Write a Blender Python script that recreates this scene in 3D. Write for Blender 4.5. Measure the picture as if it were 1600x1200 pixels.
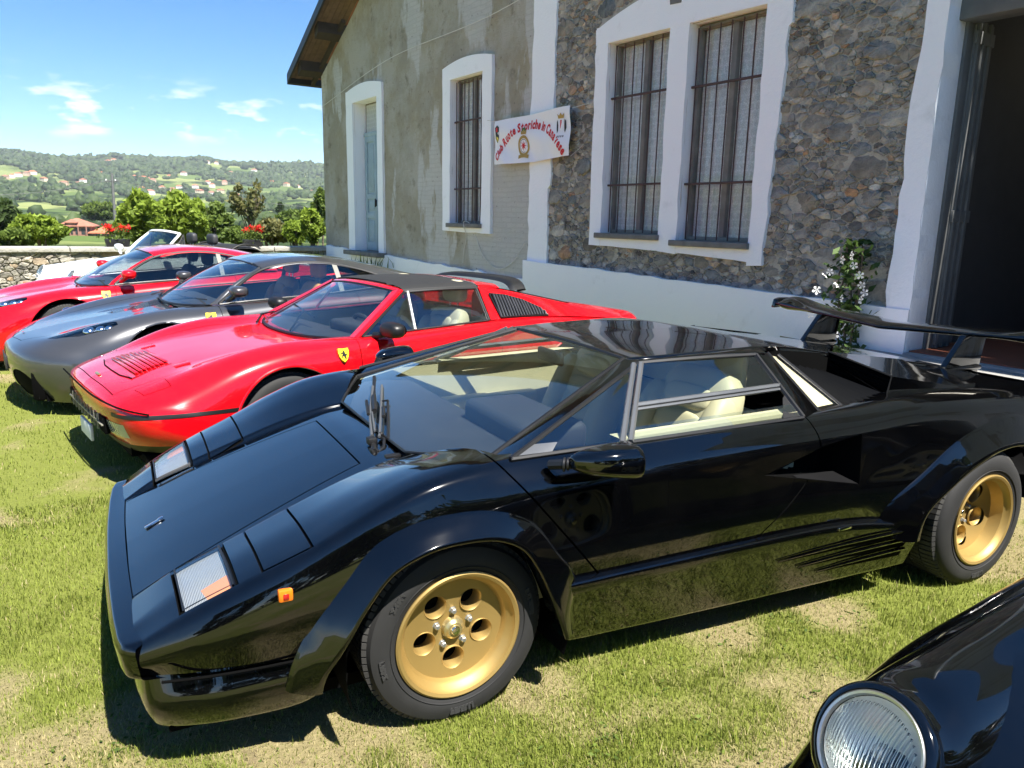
import bpy, bmesh, math, random
import numpy as np
from mathutils import Vector, Matrix
random.seed(7); RNG = np.random.default_rng(7)
for o in list(bpy.data.objects): bpy.data.objects.remove(o, do_unlink=True)
SC = bpy.context.scene; COL = SC.collection
rad = math.radians

# ------------------------------------------------------------------ camera, sky, sun, exposure
CAM_H, CAM_F, PITCH, ROLL = 1.554, 1187.0, rad(12.11), rad(1.19)
cam = bpy.data.cameras.new('camera'); camo = bpy.data.objects.new('camera', cam); COL.objects.link(camo)
cam.sensor_width = 36; cam.sensor_fit = 'HORIZONTAL'; cam.lens = 36 * CAM_F / 1600
cam.clip_start = 0.05; cam.clip_end = 60000
_W = Vector((0, math.cos(PITCH), -math.sin(PITCH))); _R = Vector((1, 0, 0)); _U = Vector((0, math.sin(PITCH), math.cos(PITCH)))
_r2 = _R * math.cos(ROLL) + _U * math.sin(ROLL); _u2 = _U * math.cos(ROLL) - _R * math.sin(ROLL)
camo.matrix_world = Matrix(((_r2.x, _u2.x, -_W.x, 0), (_r2.y, _u2.y, -_W.y, 0), (_r2.z, _u2.z, -_W.z, CAM_H), (0, 0, 0, 1)))
SC.camera = camo
SUN_AZ, SUN_EL = rad(141), rad(59)          # clockwise from +Y, above the horizon
world = bpy.data.worlds.new('World'); SC.world = world; world.use_nodes = True
wn = world.node_tree; wn.nodes.clear()
def wnode(t, **k):
    n = wn.nodes.new(t)
    for a, b in k.items(): setattr(n, a, b)
    return n
w_out = wnode('ShaderNodeOutputWorld'); w_bg = wnode('ShaderNodeBackground')
sky = wnode('ShaderNodeTexSky', sky_type='NISHITA', sun_disc=False, sun_elevation=SUN_EL, sun_rotation=SUN_AZ,
            altitude=1800, air_density=1.0, dust_density=0.08, ozone_density=2.6)
w_bg.inputs['Strength'].default_value = 0.066
# fair-weather cumulus low over the horizon, all the way round
tc = wnode('ShaderNodeTexCoord'); sep = wnode('ShaderNodeSeparateXYZ'); wn.links.new(tc.outputs['Generated'], sep.inputs[0])
at = wnode('ShaderNodeMath', operation='ARCTAN2'); wn.links.new(sep.outputs['X'], at.inputs[0]); wn.links.new(sep.outputs['Y'], at.inputs[1])
cmb = wnode('ShaderNodeCombineXYZ')
m1 = wnode('ShaderNodeMath', operation='MULTIPLY'); m1.inputs[1].default_value = 8.0; wn.links.new(at.outputs[0], m1.inputs[0])
m2 = wnode('ShaderNodeMath', operation='MULTIPLY'); m2.inputs[1].default_value = 24.0; wn.links.new(sep.outputs['Z'], m2.inputs[0])
wn.links.new(m1.outputs[0], cmb.inputs[0]); wn.links.new(m2.outputs[0], cmb.inputs[1])
nz = wnode('ShaderNodeTexNoise'); nz.inputs['Scale'].default_value = 2.1; nz.inputs['Detail'].default_value = 7; nz.inputs['Roughness'].default_value = 0.58
wn.links.new(cmb.outputs[0], nz.inputs['Vector'])
band = wnode('ShaderNodeValToRGB'); cr = band.color_ramp
cr.elements[0].position = 0.075; cr.elements[0].color = (0, 0, 0, 1); cr.elements[1].position = 0.098; cr.elements[1].color = (1, 1, 1, 1)
e = cr.elements.new(0.115); e.color = (.85, .85, .85, 1); e = cr.elements.new(0.155); e.color = (0, 0, 0, 1)
wn.links.new(sep.outputs['Z'], band.inputs[0])
thr = wnode('ShaderNodeValToRGB'); thr.color_ramp.elements[0].position = 0.545; thr.color_ramp.elements[1].position = 0.69
wn.links.new(nz.outputs['Fac'], thr.inputs[0])
mm = wnode('ShaderNodeMath', operation='MULTIPLY'); wn.links.new(band.outputs[0], mm.inputs[0]); wn.links.new(thr.outputs[0], mm.inputs[1])
mx = wnode('ShaderNodeMix', data_type='RGBA'); wn.links.new(mm.outputs[0], mx.inputs['Factor'])
hs = wnode('ShaderNodeHueSaturation'); hs.inputs['Saturation'].default_value = 1.3; wn.links.new(sky.outputs[0], hs.inputs['Color']); wn.links.new(hs.outputs[0], mx.inputs[6]); mx.inputs[7].default_value = (8.2, 8.3, 8.6, 1)
wn.links.new(mx.outputs[2], w_bg.inputs['Color']); wn.links.new(w_bg.outputs[0], w_out.inputs[0])
sun = bpy.data.lights.new('sun', 'SUN'); sun.energy = 5.0; sun.angle = rad(0.55); sun.color = (1.0, 0.955, 0.88)
suno = bpy.data.objects.new('sun', sun); COL.objects.link(suno)
_sd = Vector((math.sin(SUN_AZ) * math.cos(SUN_EL), math.cos(SUN_AZ) * math.cos(SUN_EL), math.sin(SUN_EL)))
suno.rotation_euler = _sd.to_track_quat('Z', 'Y').to_euler()
SC.view_settings.view_transform = 'Standard'; SC.view_settings.look = 'None'
SC.view_settings.exposure = 1.57; SC.view_settings.gamma = 1.0
SC.render.resolution_x, SC.render.resolution_y = 1024, 768
SC.render.engine = 'CYCLES'
SC.cycles.max_bounces = 10; SC.cycles.transparent_max_bounces = 16; SC.cycles.glossy_bounces = 5; SC.cycles.transmission_bounces = 6

# ------------------------------------------------------------------ camera rays (to read distances off known planes)
Wv = np.array(_W); Rv = np.array(_r2); Uv = np.array(_u2); CAMP = np.array([0, 0, CAM_H])
def ray(x, y): return Wv + Rv * (x - 800) / CAM_F - Uv * (y - 600) / CAM_F

# ------------------------------------------------------------------ materials
MATS = {}
def nmat(name):
    m = bpy.data.materials.new(name); m.use_nodes = True
    nt = m.node_tree; nt.nodes.clear()
    out = nt.nodes.new('ShaderNodeOutputMaterial'); MATS[name] = m
    return m, nt, out
def N(nt, t, ins=None, **k):
    n = nt.nodes.new(t)
    for a, b in k.items(): setattr(n, a, b)
    if ins:
        for a, b in ins.items():
            if hasattr(b, 'is_output') or isinstance(b, bpy.types.NodeSocket): nt.links.new(b, n.inputs[a])
            else: n.inputs[a].default_value = b
    return n
def c4(c): return (c[0], c[1], c[2], 1)
def ramp(nt, fac, stops):
    n = nt.nodes.new('ShaderNodeValToRGB'); r = n.color_ramp
    while len(r.elements) < len(stops): r.elements.new(0.5)
    for e, (p, c) in zip(r.elements, stops): e.position = p; e.color = c4(c) if len(c) == 3 else c
    nt.links.new(fac, n.inputs[0]); return n
def noise(nt, scale, detail=4, rough=.55, vec=None, w=None):
    n = N(nt, 'ShaderNodeTexNoise', {'Scale': scale, 'Detail': detail, 'Roughness': rough})
    if vec is not None: nt.links.new(vec, n.inputs['Vector'])
    return n
def coords(nt, which='Object'): return nt.nodes.new('ShaderNodeTexCoord').outputs[which]
def mixc(nt, fac, a, b, blend='MIX'):
    n = nt.nodes.new('ShaderNodeMix'); n.data_type = 'RGBA'; n.blend_type = blend
    for s, v in ((0, fac), (6, a), (7, b)):
        if isinstance(v, bpy.types.NodeSocket): nt.links.new(v, n.inputs[s])
        elif s == 0: n.inputs[0].default_value = v
        else: n.inputs[s].default_value = c4(v)
    return n.outputs[2]
def bump(nt, h, strength=.3, dist=.01):
    return N(nt, 'ShaderNodeBump', {'Height': h, 'Strength': strength, 'Distance': dist}).outputs[0]
def simple(name, col, rough=.5, metal=0, var=.12, nscale=6, bumps=0, bscale=40, bdist=.003, coat=0, spec=.5):
    m, nt, out = nmat(name); co = coords(nt)
    n1 = noise(nt, nscale, 5, .6, co)
    base = ramp(nt, n1.outputs['Fac'], [(.25, [max(0, c * (1 - var)) for c in col]), (.75, [min(1, c * (1 + var)) for c in col])])
    p = N(nt, 'ShaderNodeBsdfPrincipled', {'Base Color': base.outputs[0], 'Metallic': metal, 'Specular IOR Level': spec, 'Coat Weight': coat, 'Coat Roughness': .03})
    rr = ramp(nt, n1.outputs['Fac'], [(.2, [max(0, rough - .06)] * 3), (.8, [min(1, rough + .06)] * 3)])
    nt.links.new(rr.outputs[0], p.inputs['Roughness'])
    if bumps:
        n2 = noise(nt, bscale, 4, .6, co); nt.links.new(bump(nt, n2.outputs['Fac'], bumps, bdist), p.inputs['Normal'])
    nt.links.new(p.outputs[0], out.inputs[0]); return m
def paint(name, col, flake=0.0, rough=.22, dust=.03):
    m, nt, out = nmat(name); co = coords(nt)
    n1 = noise(nt, 9, 6, .65, co); n2 = noise(nt, 160, 2, .5, co)
    dcol = mixc(nt, ramp(nt, n1.outputs['Fac'], [(.45, (0, 0, 0)), (.8, (dust, dust, dust))]).outputs[0], col, (.32, .29, .24))
    p = N(nt, 'ShaderNodeBsdfPrincipled', {'Base Color': dcol, 'Roughness': rough, 'Metallic': flake, 'Specular IOR Level': .12, 'Coat Weight': 1.0, 'Coat IOR': 1.62})
    cr_ = ramp(nt, n1.outputs['Fac'], [(.35, (.012,) * 3), (.8, (.05,) * 3)])
    nt.links.new(cr_.outputs[0], p.inputs['Coat Roughness'])
    orange = noise(nt, 5, 1, .4, co)
    nt.links.new(bump(nt, orange.outputs['Fac'], .04, .02), p.inputs['Coat Normal'])
    nt.links.new(p.outputs[0], out.inputs[0]); return m
def schlick(nt, f0):
    """facing-independent Fresnel for single-sheet glass (front and back faces reflect alike)"""
    g = nt.nodes.new('ShaderNodeNewGeometry')
    d = N(nt, 'ShaderNodeVectorMath', {0: g.outputs['Incoming'], 1: g.outputs['Normal']}, operation='DOT_PRODUCT')
    a = N(nt, 'ShaderNodeMath', {0: d.outputs['Value']}, operation='ABSOLUTE'); o = N(nt, 'ShaderNodeMath', {0: 1.0, 1: a.outputs[0]}, operation='SUBTRACT', use_clamp=True)
    p5 = N(nt, 'ShaderNodeMath', {0: o.outputs[0], 1: 5.0}, operation='POWER'); return N(nt, 'ShaderNodeMath', {0: p5.outputs[0], 1: 1 - f0, 2: f0}, operation='MULTIPLY_ADD', use_clamp=True).outputs[0]
def glassy(name, tint=(.86, .93, .9), f0=.10):
    m, nt, out = nmat(name)
    tr = N(nt, 'ShaderNodeBsdfTransparent', {'Color': c4(tint)})
    gl = N(nt, 'ShaderNodeBsdfGlossy', {'Color': (1, 1, 1, 1), 'Roughness': .008})
    mx = N(nt, 'ShaderNodeMixShader', {0: schlick(nt, f0), 1: tr.outputs[0], 2: gl.outputs[0]})
    nt.links.new(mx.outputs[0], out.inputs[0]); return m

# ------------------------------------------------------------------ mesh helpers: a shape is (V, F, Nrm or None)
def hermite(t, Y, tq, pchip=False):
    """cubic interpolation of Y (K,...) at knots t; finite difference or monotone tangents"""
    Y = np.asarray(Y, float); t = np.asarray(t, float); K = len(t)
    sh = (K - 1,) + (1,) * (Y.ndim - 1)
    h = np.diff(t).reshape(sh); dl = np.diff(Y, axis=0) / h
    m = np.zeros_like(Y); m[0] = dl[0]; m[-1] = dl[-1]
    if K > 2:
        w1 = h[1:] / (h[1:] + h[:-1])
        m[1:-1] = dl[:-1] * w1 + dl[1:] * (1 - w1)
        if pchip:
            s = dl[:-1] * dl[1:] <= 0
            lim = 3 * np.minimum(abs(dl[:-1]), abs(dl[1:]))
            m[1:-1] = np.where(s, 0, np.sign(m[1:-1]) * np.minimum(abs(m[1:-1]), lim))
    tq = np.clip(np.asarray(tq, float), t[0], t[-1]); i = np.clip(np.searchsorted(t, tq, 'right') - 1, 0, K - 2)
    sh2 = (len(tq),) + (1,) * (Y.ndim - 1)
    hh = (t[i + 1] - t[i]).reshape(sh2); s = ((tq - t[i])).reshape(sh2) / hh
    return (2*s**3 - 3*s**2 + 1) * Y[i] + (s**3 - 2*s**2 + s) * hh * m[i] + (-2*s**3 + 3*s**2) * Y[i+1] + (s**3 - s**2) * hh * m[i+1]
def curve(pts, n, pchip=False):
    P = np.asarray(pts, float); d = np.r_[0, np.cumsum(np.linalg.norm(np.diff(P, axis=0), axis=1))]
    return hermite(d, P, np.linspace(0, d[-1], n), pchip)
def line(a, b, n): return np.linspace(np.asarray(a, float), np.asarray(b, float), n)
def fillet_across(P, radii, ns=5, na=6):
    """P (U,M,3) polylines -> rounded polylines (U,n,3)"""
    U, M, _ = P.shape; out = []
    seg = P[:, 1:] - P[:, :-1]; L = np.linalg.norm(seg, axis=2, keepdims=True); D = seg / np.maximum(L, 1e-9)
    starts = [P[:, 0]]
    for j in range(1, M - 1):
        r = np.minimum(radii[j], .46 * np.minimum(L[:, j-1], L[:, j]))
        a = P[:, j] - D[:, j-1] * r; b = P[:, j] + D[:, j] * r
        s0 = starts[-1]
        for k in range(ns): out.append(s0 + (a - s0) * (k / ns))
        for k in range(na):
            q = k / na; out.append((1-q)**2 * a + 2*q*(1-q) * P[:, j] + q*q * b)
        starts.append(b)
    s0 = starts[-1]
    for k in range(ns + 1): out.append(s0 + (P[:, -1] - s0) * (k / ns))
    return np.stack(out, 1)
def bspline_across(P, n):
    """clamped uniform cubic B-spline across columns"""
    U, M, _ = P.shape
    Q = np.concatenate([P[:, :1], P[:, :1], P, P[:, -1:], P[:, -1:]], 1); nseg = Q.shape[1] - 3
    out = []
    ts = np.linspace(0, nseg - 1e-6, n)
    for t in ts:
        k = int(t); u = t - k
        out.append(((1-u)**3 * Q[:, k] + (3*u**3 - 6*u**2 + 4) * Q[:, k+1] + (-3*u**3 + 3*u**2 + 3*u + 1) * Q[:, k+2] + u**3 * Q[:, k+3]) / 6)
    return np.stack(out, 1)
def grid_normals(G):
    du = np.gradient(G, axis=0); dv = np.gradient(G, axis=1)
    n = np.cross(du, dv); l = np.linalg.norm(n, axis=2, keepdims=True)
    bad = l[..., 0] < 1e-12
    n = n / np.maximum(l, 1e-12)
    if bad.any():
        idx = np.argwhere(bad)
        for a, b in idx:
            aa = min(max(a, 1), G.shape[0] - 2); bb = min(max(b, 1), G.shape[1] - 2); n[a, b] = n[aa, bb]
    return n
def grid(G, outward=None, flip=None):
    """(U,V,3) -> shape; outward: function(points)->reference outward direction"""
    Nn = grid_normals(G); U, V, _ = G.shape
    if flip is None:
        ref = outward(G) if outward else G - np.array([0, 0, .4]) * 1.0
        if outward is None: ref = np.stack([0 * G[..., 0], G[..., 1], G[..., 2] - .45], -1)
        flip = (ref * Nn).sum() < 0
    idx = np.arange(U * V).reshape(U, V)
    a, b, c, d = idx[:-1, :-1].ravel(), idx[1:, :-1].ravel(), idx[1:, 1:].ravel(), idx[:-1, 1:].ravel()
    F = np.stack([a, b, c, d], 1)
    if flip: F = F[:, ::-1]; Nn = -Nn
    return (G.reshape(-1, 3), [list(map(int, f)) for f in F], Nn.reshape(-1, 3))
def loft(rows, radii=None, sub=6, mode='fillet', ns=5, na=6, nv=40, pchip=False, t=None, **k):
    P = np.asarray(rows, float); K = len(P)
    if t is None:
        d = np.linalg.norm(np.diff(P, axis=0), axis=2).mean(1); t = np.r_[0, np.cumsum(np.maximum(d, 1e-4))]
    subs = sub if isinstance(sub, (list, tuple)) else [sub] * (K - 1)
    tq = np.concatenate([np.linspace(t[i], t[i+1], subs[i], endpoint=False) for i in range(K-1)] + [[t[-1]]])
    S = hermite(t, P, tq, pchip)
    G = fillet_across(S, radii, ns, na) if mode == 'fillet' else bspline_across(S, nv)
    return grid(G, **k)
def clip(sh, fn):
    """keep the part of a shape where fn(V) > 0"""
    V, F, Nn = sh; val = fn(V); pos = val > 0
    V2 = list(map(tuple, V)); N2 = list(map(tuple, Nn)) if Nn is not None else None; cache = {}; F2 = []
    for f in F:
        ins = [bool(pos[i]) for i in f]
        if all(ins): F2.append(f); continue
        if not any(ins): continue
        g = []
        for k in range(len(f)):
            i, j = f[k], f[(k+1) % len(f)]
            if pos[i]: g.append(i)
            if pos[i] != pos[j]:
                key = (min(i, j), max(i, j))
                if key not in cache:
                    s = val[i] / (val[i] - val[j])
                    V2.append(tuple(V[i] + s * (V[j] - V[i])))
                    if N2 is not None:
                        q = Nn[i] + s * (Nn[j] - Nn[i]); N2.append(tuple(q / max(np.linalg.norm(q), 1e-9)))
                    cache[key] = len(V2) - 1
                g.append(cache[key])
        h = [g[k] for k in range(len(g)) if g[k] != g[k-1]]
        if len(h) >= 3: F2.append(h)
    if not F2: return (np.zeros((0, 3)), [], np.zeros((0, 3)))
    used = sorted({i for f in F2 for i in f}); mp = {o: n for n, o in enumerate(used)}
    Va = np.array([V2[i] for i in used]); Na = np.array([N2[i] for i in used]) if N2 is not None else None
    return (Va, [[mp[i] for i in f] for f in F2], Na)
def halfplanes(poly):
    P = np.asarray(poly, float)
    if sum(P[i-1][0] * P[i][1] - P[i][0] * P[i-1][1] for i in range(len(P))) < 0: P = P[::-1]
    out = []
    for i in range(len(P)):
        a, b = P[i], P[(i+1) % len(P)]; d = b - a; n = np.array([-d[1], d[0]]) / np.linalg.norm(d)
        out.append((n, n @ a))
    return out
def join(*shapes):
    Vs, Fs, Ns, o = [], [], [], 0; hasN = all(s[2] is not None for s in shapes if len(s[1]))
    for V, F, Nn in shapes:
        if not len(F): continue
        Vs.append(np.asarray(V)); Fs += [[i + o for i in f] for f in F]; o += len(V)
        if hasN: Ns.append(Nn)
    if not Vs: return (np.zeros((0, 3)), [], None)
    return (np.concatenate(Vs), Fs, np.concatenate(Ns) if hasN else None)
def split(sh, poly, ax=(0, 2), gap=.004):
    """(inside, outside) of a convex polygon drawn in the plane of axes ax, with a shut-line gap between"""
    ins, outs = sh, []
    rest = sh
    for n, c in halfplanes(poly):
        fn = lambda V, n=n, c=c: V[:, ax[0]] * n[0] + V[:, ax[1]] * n[1] - c
        ins = clip(ins, lambda V: fn(V) - gap / 2)
        outs.append(clip(rest, lambda V: -fn(V) - gap / 2))
        rest = clip(rest, lambda V: fn(V) + gap / 2)
    return ins, join(*outs)
def mir(sh):
    V, F, Nn = sh; V = np.array(V, float) * [1, -1, 1]
    return (V, [f[::-1] for f in F], None if Nn is None else np.asarray(Nn) * [1, -1, 1])
def offset(sh, d):
    return (sh[0] + sh[2] * d, sh[1], sh[2])
def xf(sh, loc=(0, 0, 0), rot=None, scale=1):
    V = np.asarray(sh[0], float) * scale; Nn = sh[2]
    if rot is not None:
        R = np.array(rot.to_3x3() if hasattr(rot, 'to_3x3') else rot); V = V @ R.T
        if Nn is not None: Nn = Nn @ R.T
    return (V + np.asarray(loc, float), sh[1], Nn)
def patch(A, B, n=8, bulge=0.0, outward=None, flip=None, arc=True):
    """ruled patch between two equally sampled curves, bulging along its normal"""
    A = np.asarray(A, float); B = np.asarray(B, float); s = np.linspace(0, 1, n)[None, :, None]
    G = A[:, None] * (1 - s) + B[:, None] * s
    if bulge:
        Nn = grid_normals(G)
        u = np.linspace(0, 1, len(A))[:, None, None]
        w = 4 * s * (1 - s) if not arc else np.sin(np.pi * s)
        ref = np.stack([0 * G[..., 0], G[..., 1], G[..., 2] - .45], -1) if outward is None else outward(G)
        sg = 1 if (ref * Nn).sum() > 0 else -1
        G = G + sg * Nn * bulge * w * (4 * u * (1 - u))
    return grid(G, outward, flip)
def quad(a, b, c, d, n=2, m=2, **k): return patch(line(a, b, n), line(d, c, n), m, **k)
def tube(path, r, seg=8, closed=False, caps=True):
    P = np.asarray(path, float); n = len(P); V = []; F = []
    rr = r if hasattr(r, '__len__') else [r] * n
    up = np.array([0, 0, 1.0])
    T = np.gradient(P, axis=0) if not closed else np.roll(P, -1, 0) - np.roll(P, 1, 0)
    T /= np.maximum(np.linalg.norm(T, axis=1, keepdims=True), 1e-9)
    a = np.cross(T[0], up)
    if np.linalg.norm(a) < 1e-3: a = np.cross(T[0], [0, 1.0, 0])
    a /= np.linalg.norm(a); frames = []
    for i in range(n):
        a = a - T[i] * (a @ T[i]); a /= max(np.linalg.norm(a), 1e-9); frames.append((a, np.cross(T[i], a)))
    ang = np.linspace(0, 2 * np.pi, seg, endpoint=False); Ns = []
    for i in range(n):
        x, y = frames[i]
        for q in ang:
            nn = x * math.cos(q) + y * math.sin(q); V.append(P[i] + rr[i] * nn); Ns.append(nn)
    for i in range(n if closed else n - 1):
        j = (i + 1) % n
        for k in range(seg): F.append([i*seg+k, i*seg+(k+1) % seg, j*seg+(k+1) % seg, j*seg+k])
    if caps and not closed: F.append(list(range(seg))[::-1]); F.append([(n-1)*seg+k for k in range(seg)])
    return (np.array(V), F, np.array(Ns) if False else None)
def lathe(prof, seg=48, axis='y', close=False):
    """prof: list of (radius, position along the axis)"""
    P = np.array(prof, float); th = np.linspace(0, 2 * np.pi, seg, endpoint=False); n = len(P)
    V = np.zeros((n, seg, 3))
    V[..., 0] = P[:, :1] * np.cos(th); V[..., 2] = P[:, :1] * np.sin(th); V[..., 1] = P[:, 1:2]
    F = []
    for i in range(n - 1 if not close else n):
        j = (i + 1) % n
        for k in range(seg): F.append([i*seg+k, j*seg+k, j*seg+(k+1) % seg, i*seg+(k+1) % seg])
    V = V.reshape(-1, 3)
    if axis == 'z': V = V[:, [0, 2, 1]] * [1, 1, 1]; F = [f[::-1] for f in F]
    if axis == 'x': V = V[:, [1, 0, 2]]; F = [f[::-1] for f in F]
    return (V, F, None)
def box(x0, x1, y0, y1, z0, z1, bev=0.0, segs=2):
    bm = bmesh.new(); bmesh.ops.create_cube(bm, size=1)
    for v in bm.verts: v.co = ((x0 if v.co.x < 0 else x1), (y0 if v.co.y < 0 else y1), (z0 if v.co.z < 0 else z1))
    if bev: bmesh.ops.bevel(bm, geom=bm.edges[:], offset=bev, segments=segs, affect='EDGES', profile=.5)
    bm.normal_update(); bm.verts.index_update()
    s = (np.array([v.co[:] for v in bm.verts]), [[v.index for v in f.verts] for f in bm.faces], None); bm.free(); return s
def prism(poly, y0, y1, ax=1, bev=0.0):
    """extrude a 2-D outline along axis ax (1: outline in x,z)"""
    P = np.asarray(poly, float); n = len(P); V = np.zeros((2 * n, 3)); o = [i for i in range(3) if i != ax]
    V[:n, o[0]] = P[:, 0]; V[:n, o[1]] = P[:, 1]; V[:n, ax] = y0; V[n:, o[0]] = P[:, 0]; V[n:, o[1]] = P[:, 1]; V[n:, ax] = y1
    F = [list(range(n)), list(range(2*n-1, n-1, -1))] + [[i, i+n, (i+1) % n + n, (i+1) % n] for i in range(n)]
    bm = bmesh.new(); vs = [bm.verts.new(v) for v in V]
    for f in F: bm.faces.new([vs[i] for i in f])
    bmesh.ops.recalc_face_normals(bm, faces=bm.faces[:])
    if bev: bmesh.ops.bevel(bm, geom=bm.edges[:], offset=bev, segments=2, affect='EDGES', profile=.5)
    bm.verts.index_update()
    s = (np.array([v.co[:] for v in bm.verts]), [[v.index for v in f.verts] for f in bm.faces], None); bm.free(); return s
def ellipsoid(c, r, seg=20, rings=12, power=1.0):
    th = np.linspace(0, 2*np.pi, seg, endpoint=False); ph = np.linspace(-np.pi/2, np.pi/2, rings)
    f = lambda v: np.sign(v) * abs(v) ** power
    V = np.array([[c[0] + r[0]*f(math.cos(p))*f(math.cos(t)), c[1] + r[1]*f(math.cos(p))*f(math.sin(t)), c[2] + r[2]*f(math.sin(p))] for p in ph for t in th])
    F = [[i*seg+k, i*seg+(k+1) % seg, (i+1)*seg+(k+1) % seg, (i+1)*seg+k] for i in range(rings-1) for k in range(seg)]
    return (V, F, None)
def mesh_of(name, sh, mat, sharp=32):
    V, F, Nn = sh
    me = bpy.data.meshes.new(name); me.from_pydata([tuple(v) for v in np.asarray(V, float)], [], F)
    mats = mat if isinstance(mat, (list, tuple)) else [mat]
    for m in mats:
        if m is not None: me.materials.append(MATS[m] if isinstance(m, str) else m)
    if len(me.polygons):
        me.polygons.foreach_set('use_smooth', [True] * len(me.polygons))
        if Nn is not None: me.normals_split_custom_set_from_vertices([tuple(n) for n in Nn])
        elif sharp is not None and sharp < 180: me.set_sharp_from_angle(angle=rad(sharp))
    me.update(); return me
def ob(name, sh, mat, parent=None, sharp=32, loc=None, **props):
    me = sh if isinstance(sh, bpy.types.Mesh) else mesh_of(name, sh, mat, sharp)
    o = bpy.data.objects.new(name, me); COL.objects.link(o)
    if parent is not None: o.parent = parent
    if loc is not None: o.location = loc
    for k, v in props.items(): o[k] = v
    return o
def both(name, sh, mat, parent, **k): return ob(name, sh, mat, parent, **k), ob(name, mir(sh), mat, parent, **k)
def empty(name, loc, rz=0, **props):
    o = bpy.data.objects.new(name, None); COL.objects.link(o); o.location = loc; o.rotation_euler = (0, 0, rz); o.empty_display_size = .2
    for k, v in props.items(): o[k] = v
    return o
def text_shape(body, size=1.0, depth=.02, bold=0.0, res=3, align='LEFT'):
    """letters as a mesh in the x,y plane, extruded along z"""
    cu = bpy.data.curves.new('t', 'FONT'); cu.body = body; cu.size = size; cu.extrude = depth; cu.offset = bold; cu.resolution_u = res; cu.align_x = align
    o = bpy.data.objects.new('t', cu); COL.objects.link(o); bpy.context.view_layer.update()
    me = bpy.data.meshes.new_from_object(o.evaluated_get(bpy.context.evaluated_depsgraph_get()))
    s = (np.array([v.co[:] for v in me.vertices]) if len(me.vertices) else np.zeros((0, 3)), [list(p.vertices) for p in me.polygons], None)
    bpy.data.objects.remove(o); bpy.data.curves.remove(cu); bpy.data.meshes.remove(me); return s
# ------------------------------------------------------------------ palette
paint('paint_black', (.0007, .0008, .0011), rough=.12, dust=.0035)
paint('paint_black_near', (.0007, .0008, .001), rough=.12, dust=.003)
paint('paint_red', (.52, .002, .007), rough=.25, dust=.01)
paint('paint_red_dark', (.40, .002, .005), rough=.25, dust=.01)
paint('paint_grey', (.072, .073, .077), flake=.55, rough=.30, dust=.01)
paint('paint_white', (.80, .80, .78), rough=.25, dust=.01)
glassy('glass', (.84, .90, .88), .20); glassy('glass_dark', (.30, .34, .34), .09); glassy('glass_clear', (.95, .96, .96), .06); glassy('pane_glass', (.95, .96, .96), .05)
simple('rubber', (.013, .013, .013), .78, bumps=.25, bscale=220, bdist=.001, var=.25)
simple('tread_rubber', (.035, .034, .032), .85, bumps=.3, bscale=160, bdist=.001, var=.3)
simple('letter_rubber', (.024, .024, .024), .7)
simple('gold', (.36, .245, .08), .5, metal=.6, var=.06, nscale=3, coat=.15)
simple('alloy', (.42, .42, .40), .38, metal=.8, var=.06)
simple('alloy_worn', (.36, .34, .28), .5, metal=.6, var=.12)
simple('chrome', (.75, .75, .76), .12, metal=1.0, var=.03)
simple('black_plastic', (.006, .006, .0065), .45, var=.15)
simple('black_matte', (.0015, .0015, .0015), .9, var=.1, spec=.08)
simple('black_vinyl', (.012, .012, .012), .7, bumps=.3, bscale=300, bdist=.001)
simple('cream_leather', (.50, .455, .285), .55, var=.06, bumps=.12, bscale=120, bdist=.002)
simple('grey_leather', (.16, .16, .14), .6, var=.1, bumps=.15, bscale=120, bdist=.002)
simple('tan_leather', (.50, .23, .07), .55, var=.08, bumps=.12, bscale=120, bdist=.002)
simple('dash_dark', (.030, .032, .036), .6, var=.1)
simple('satin_trim', (.16, .165, .17), .32, metal=.6, var=.06)
simple('orange_lens', (.75, .16, .01), .15, var=.05, coat=.6)
simple('red_lens', (.35, .01, .01), .15, var=.05, coat=.6)
simple('yellow_enamel', (.82, .62, .02), .3, var=.03, coat=.5)
simple('black_enamel', (.01, .01, .01), .35)
simple('mirror_glass', (.8, .8, .82), .03, metal=1.0, var=.01)
def lens_mat(name, ax=0, scale=95, tint=(.40, .42, .43)):
    m, nt, out = nmat(name); co = coords(nt)
    mp = N(nt, 'ShaderNodeSeparateXYZ', {0: co})
    w = N(nt, 'ShaderNodeMath', {0: mp.outputs[ax], 1: scale * 6.283}, operation='MULTIPLY')
    s = N(nt, 'ShaderNodeMath', {0: w.outputs[0]}, operation='SINE')
    p = N(nt, 'ShaderNodeBsdfPrincipled', {'Base Color': c4(tint), 'Roughness': .12, 'Metallic': .25, 'Coat Weight': 1, 'Coat Roughness': .02})
    nt.links.new(bump(nt, s.outputs[0], .55, .004), p.inputs['Normal']); nt.links.new(p.outputs[0], out.inputs[0])
lens_mat('ribbed_lens', 0, 260)
def flow(path, n, closed=False):
    return curve(list(path) + ([path[0]] if closed else []), n)
def sdf_poly(P, poly):
    """signed distance to a closed outline, positive inside"""
    A = np.asarray(poly, float); B = np.roll(A, -1, 0); d2 = np.full(len(P), 1e9); ins = np.zeros(len(P), bool)
    for a, b in zip(A, B):
        e = b - a; w = P - a; t = np.clip((w @ e) / max(e @ e, 1e-12), 0, 1)
        d2 = np.minimum(d2, ((w - t[:, None] * e) ** 2).sum(1))
        c1 = P[:, 1] >= a[1]; c2 = P[:, 1] < b[1]; cr = e[0] * w[:, 1] - e[1] * w[:, 0]
        ins ^= (c1 & c2 & (cr > 0)) | (~c1 & ~c2 & (cr < 0))
    return np.sqrt(d2) * np.where(ins, 1, -1)
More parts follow.
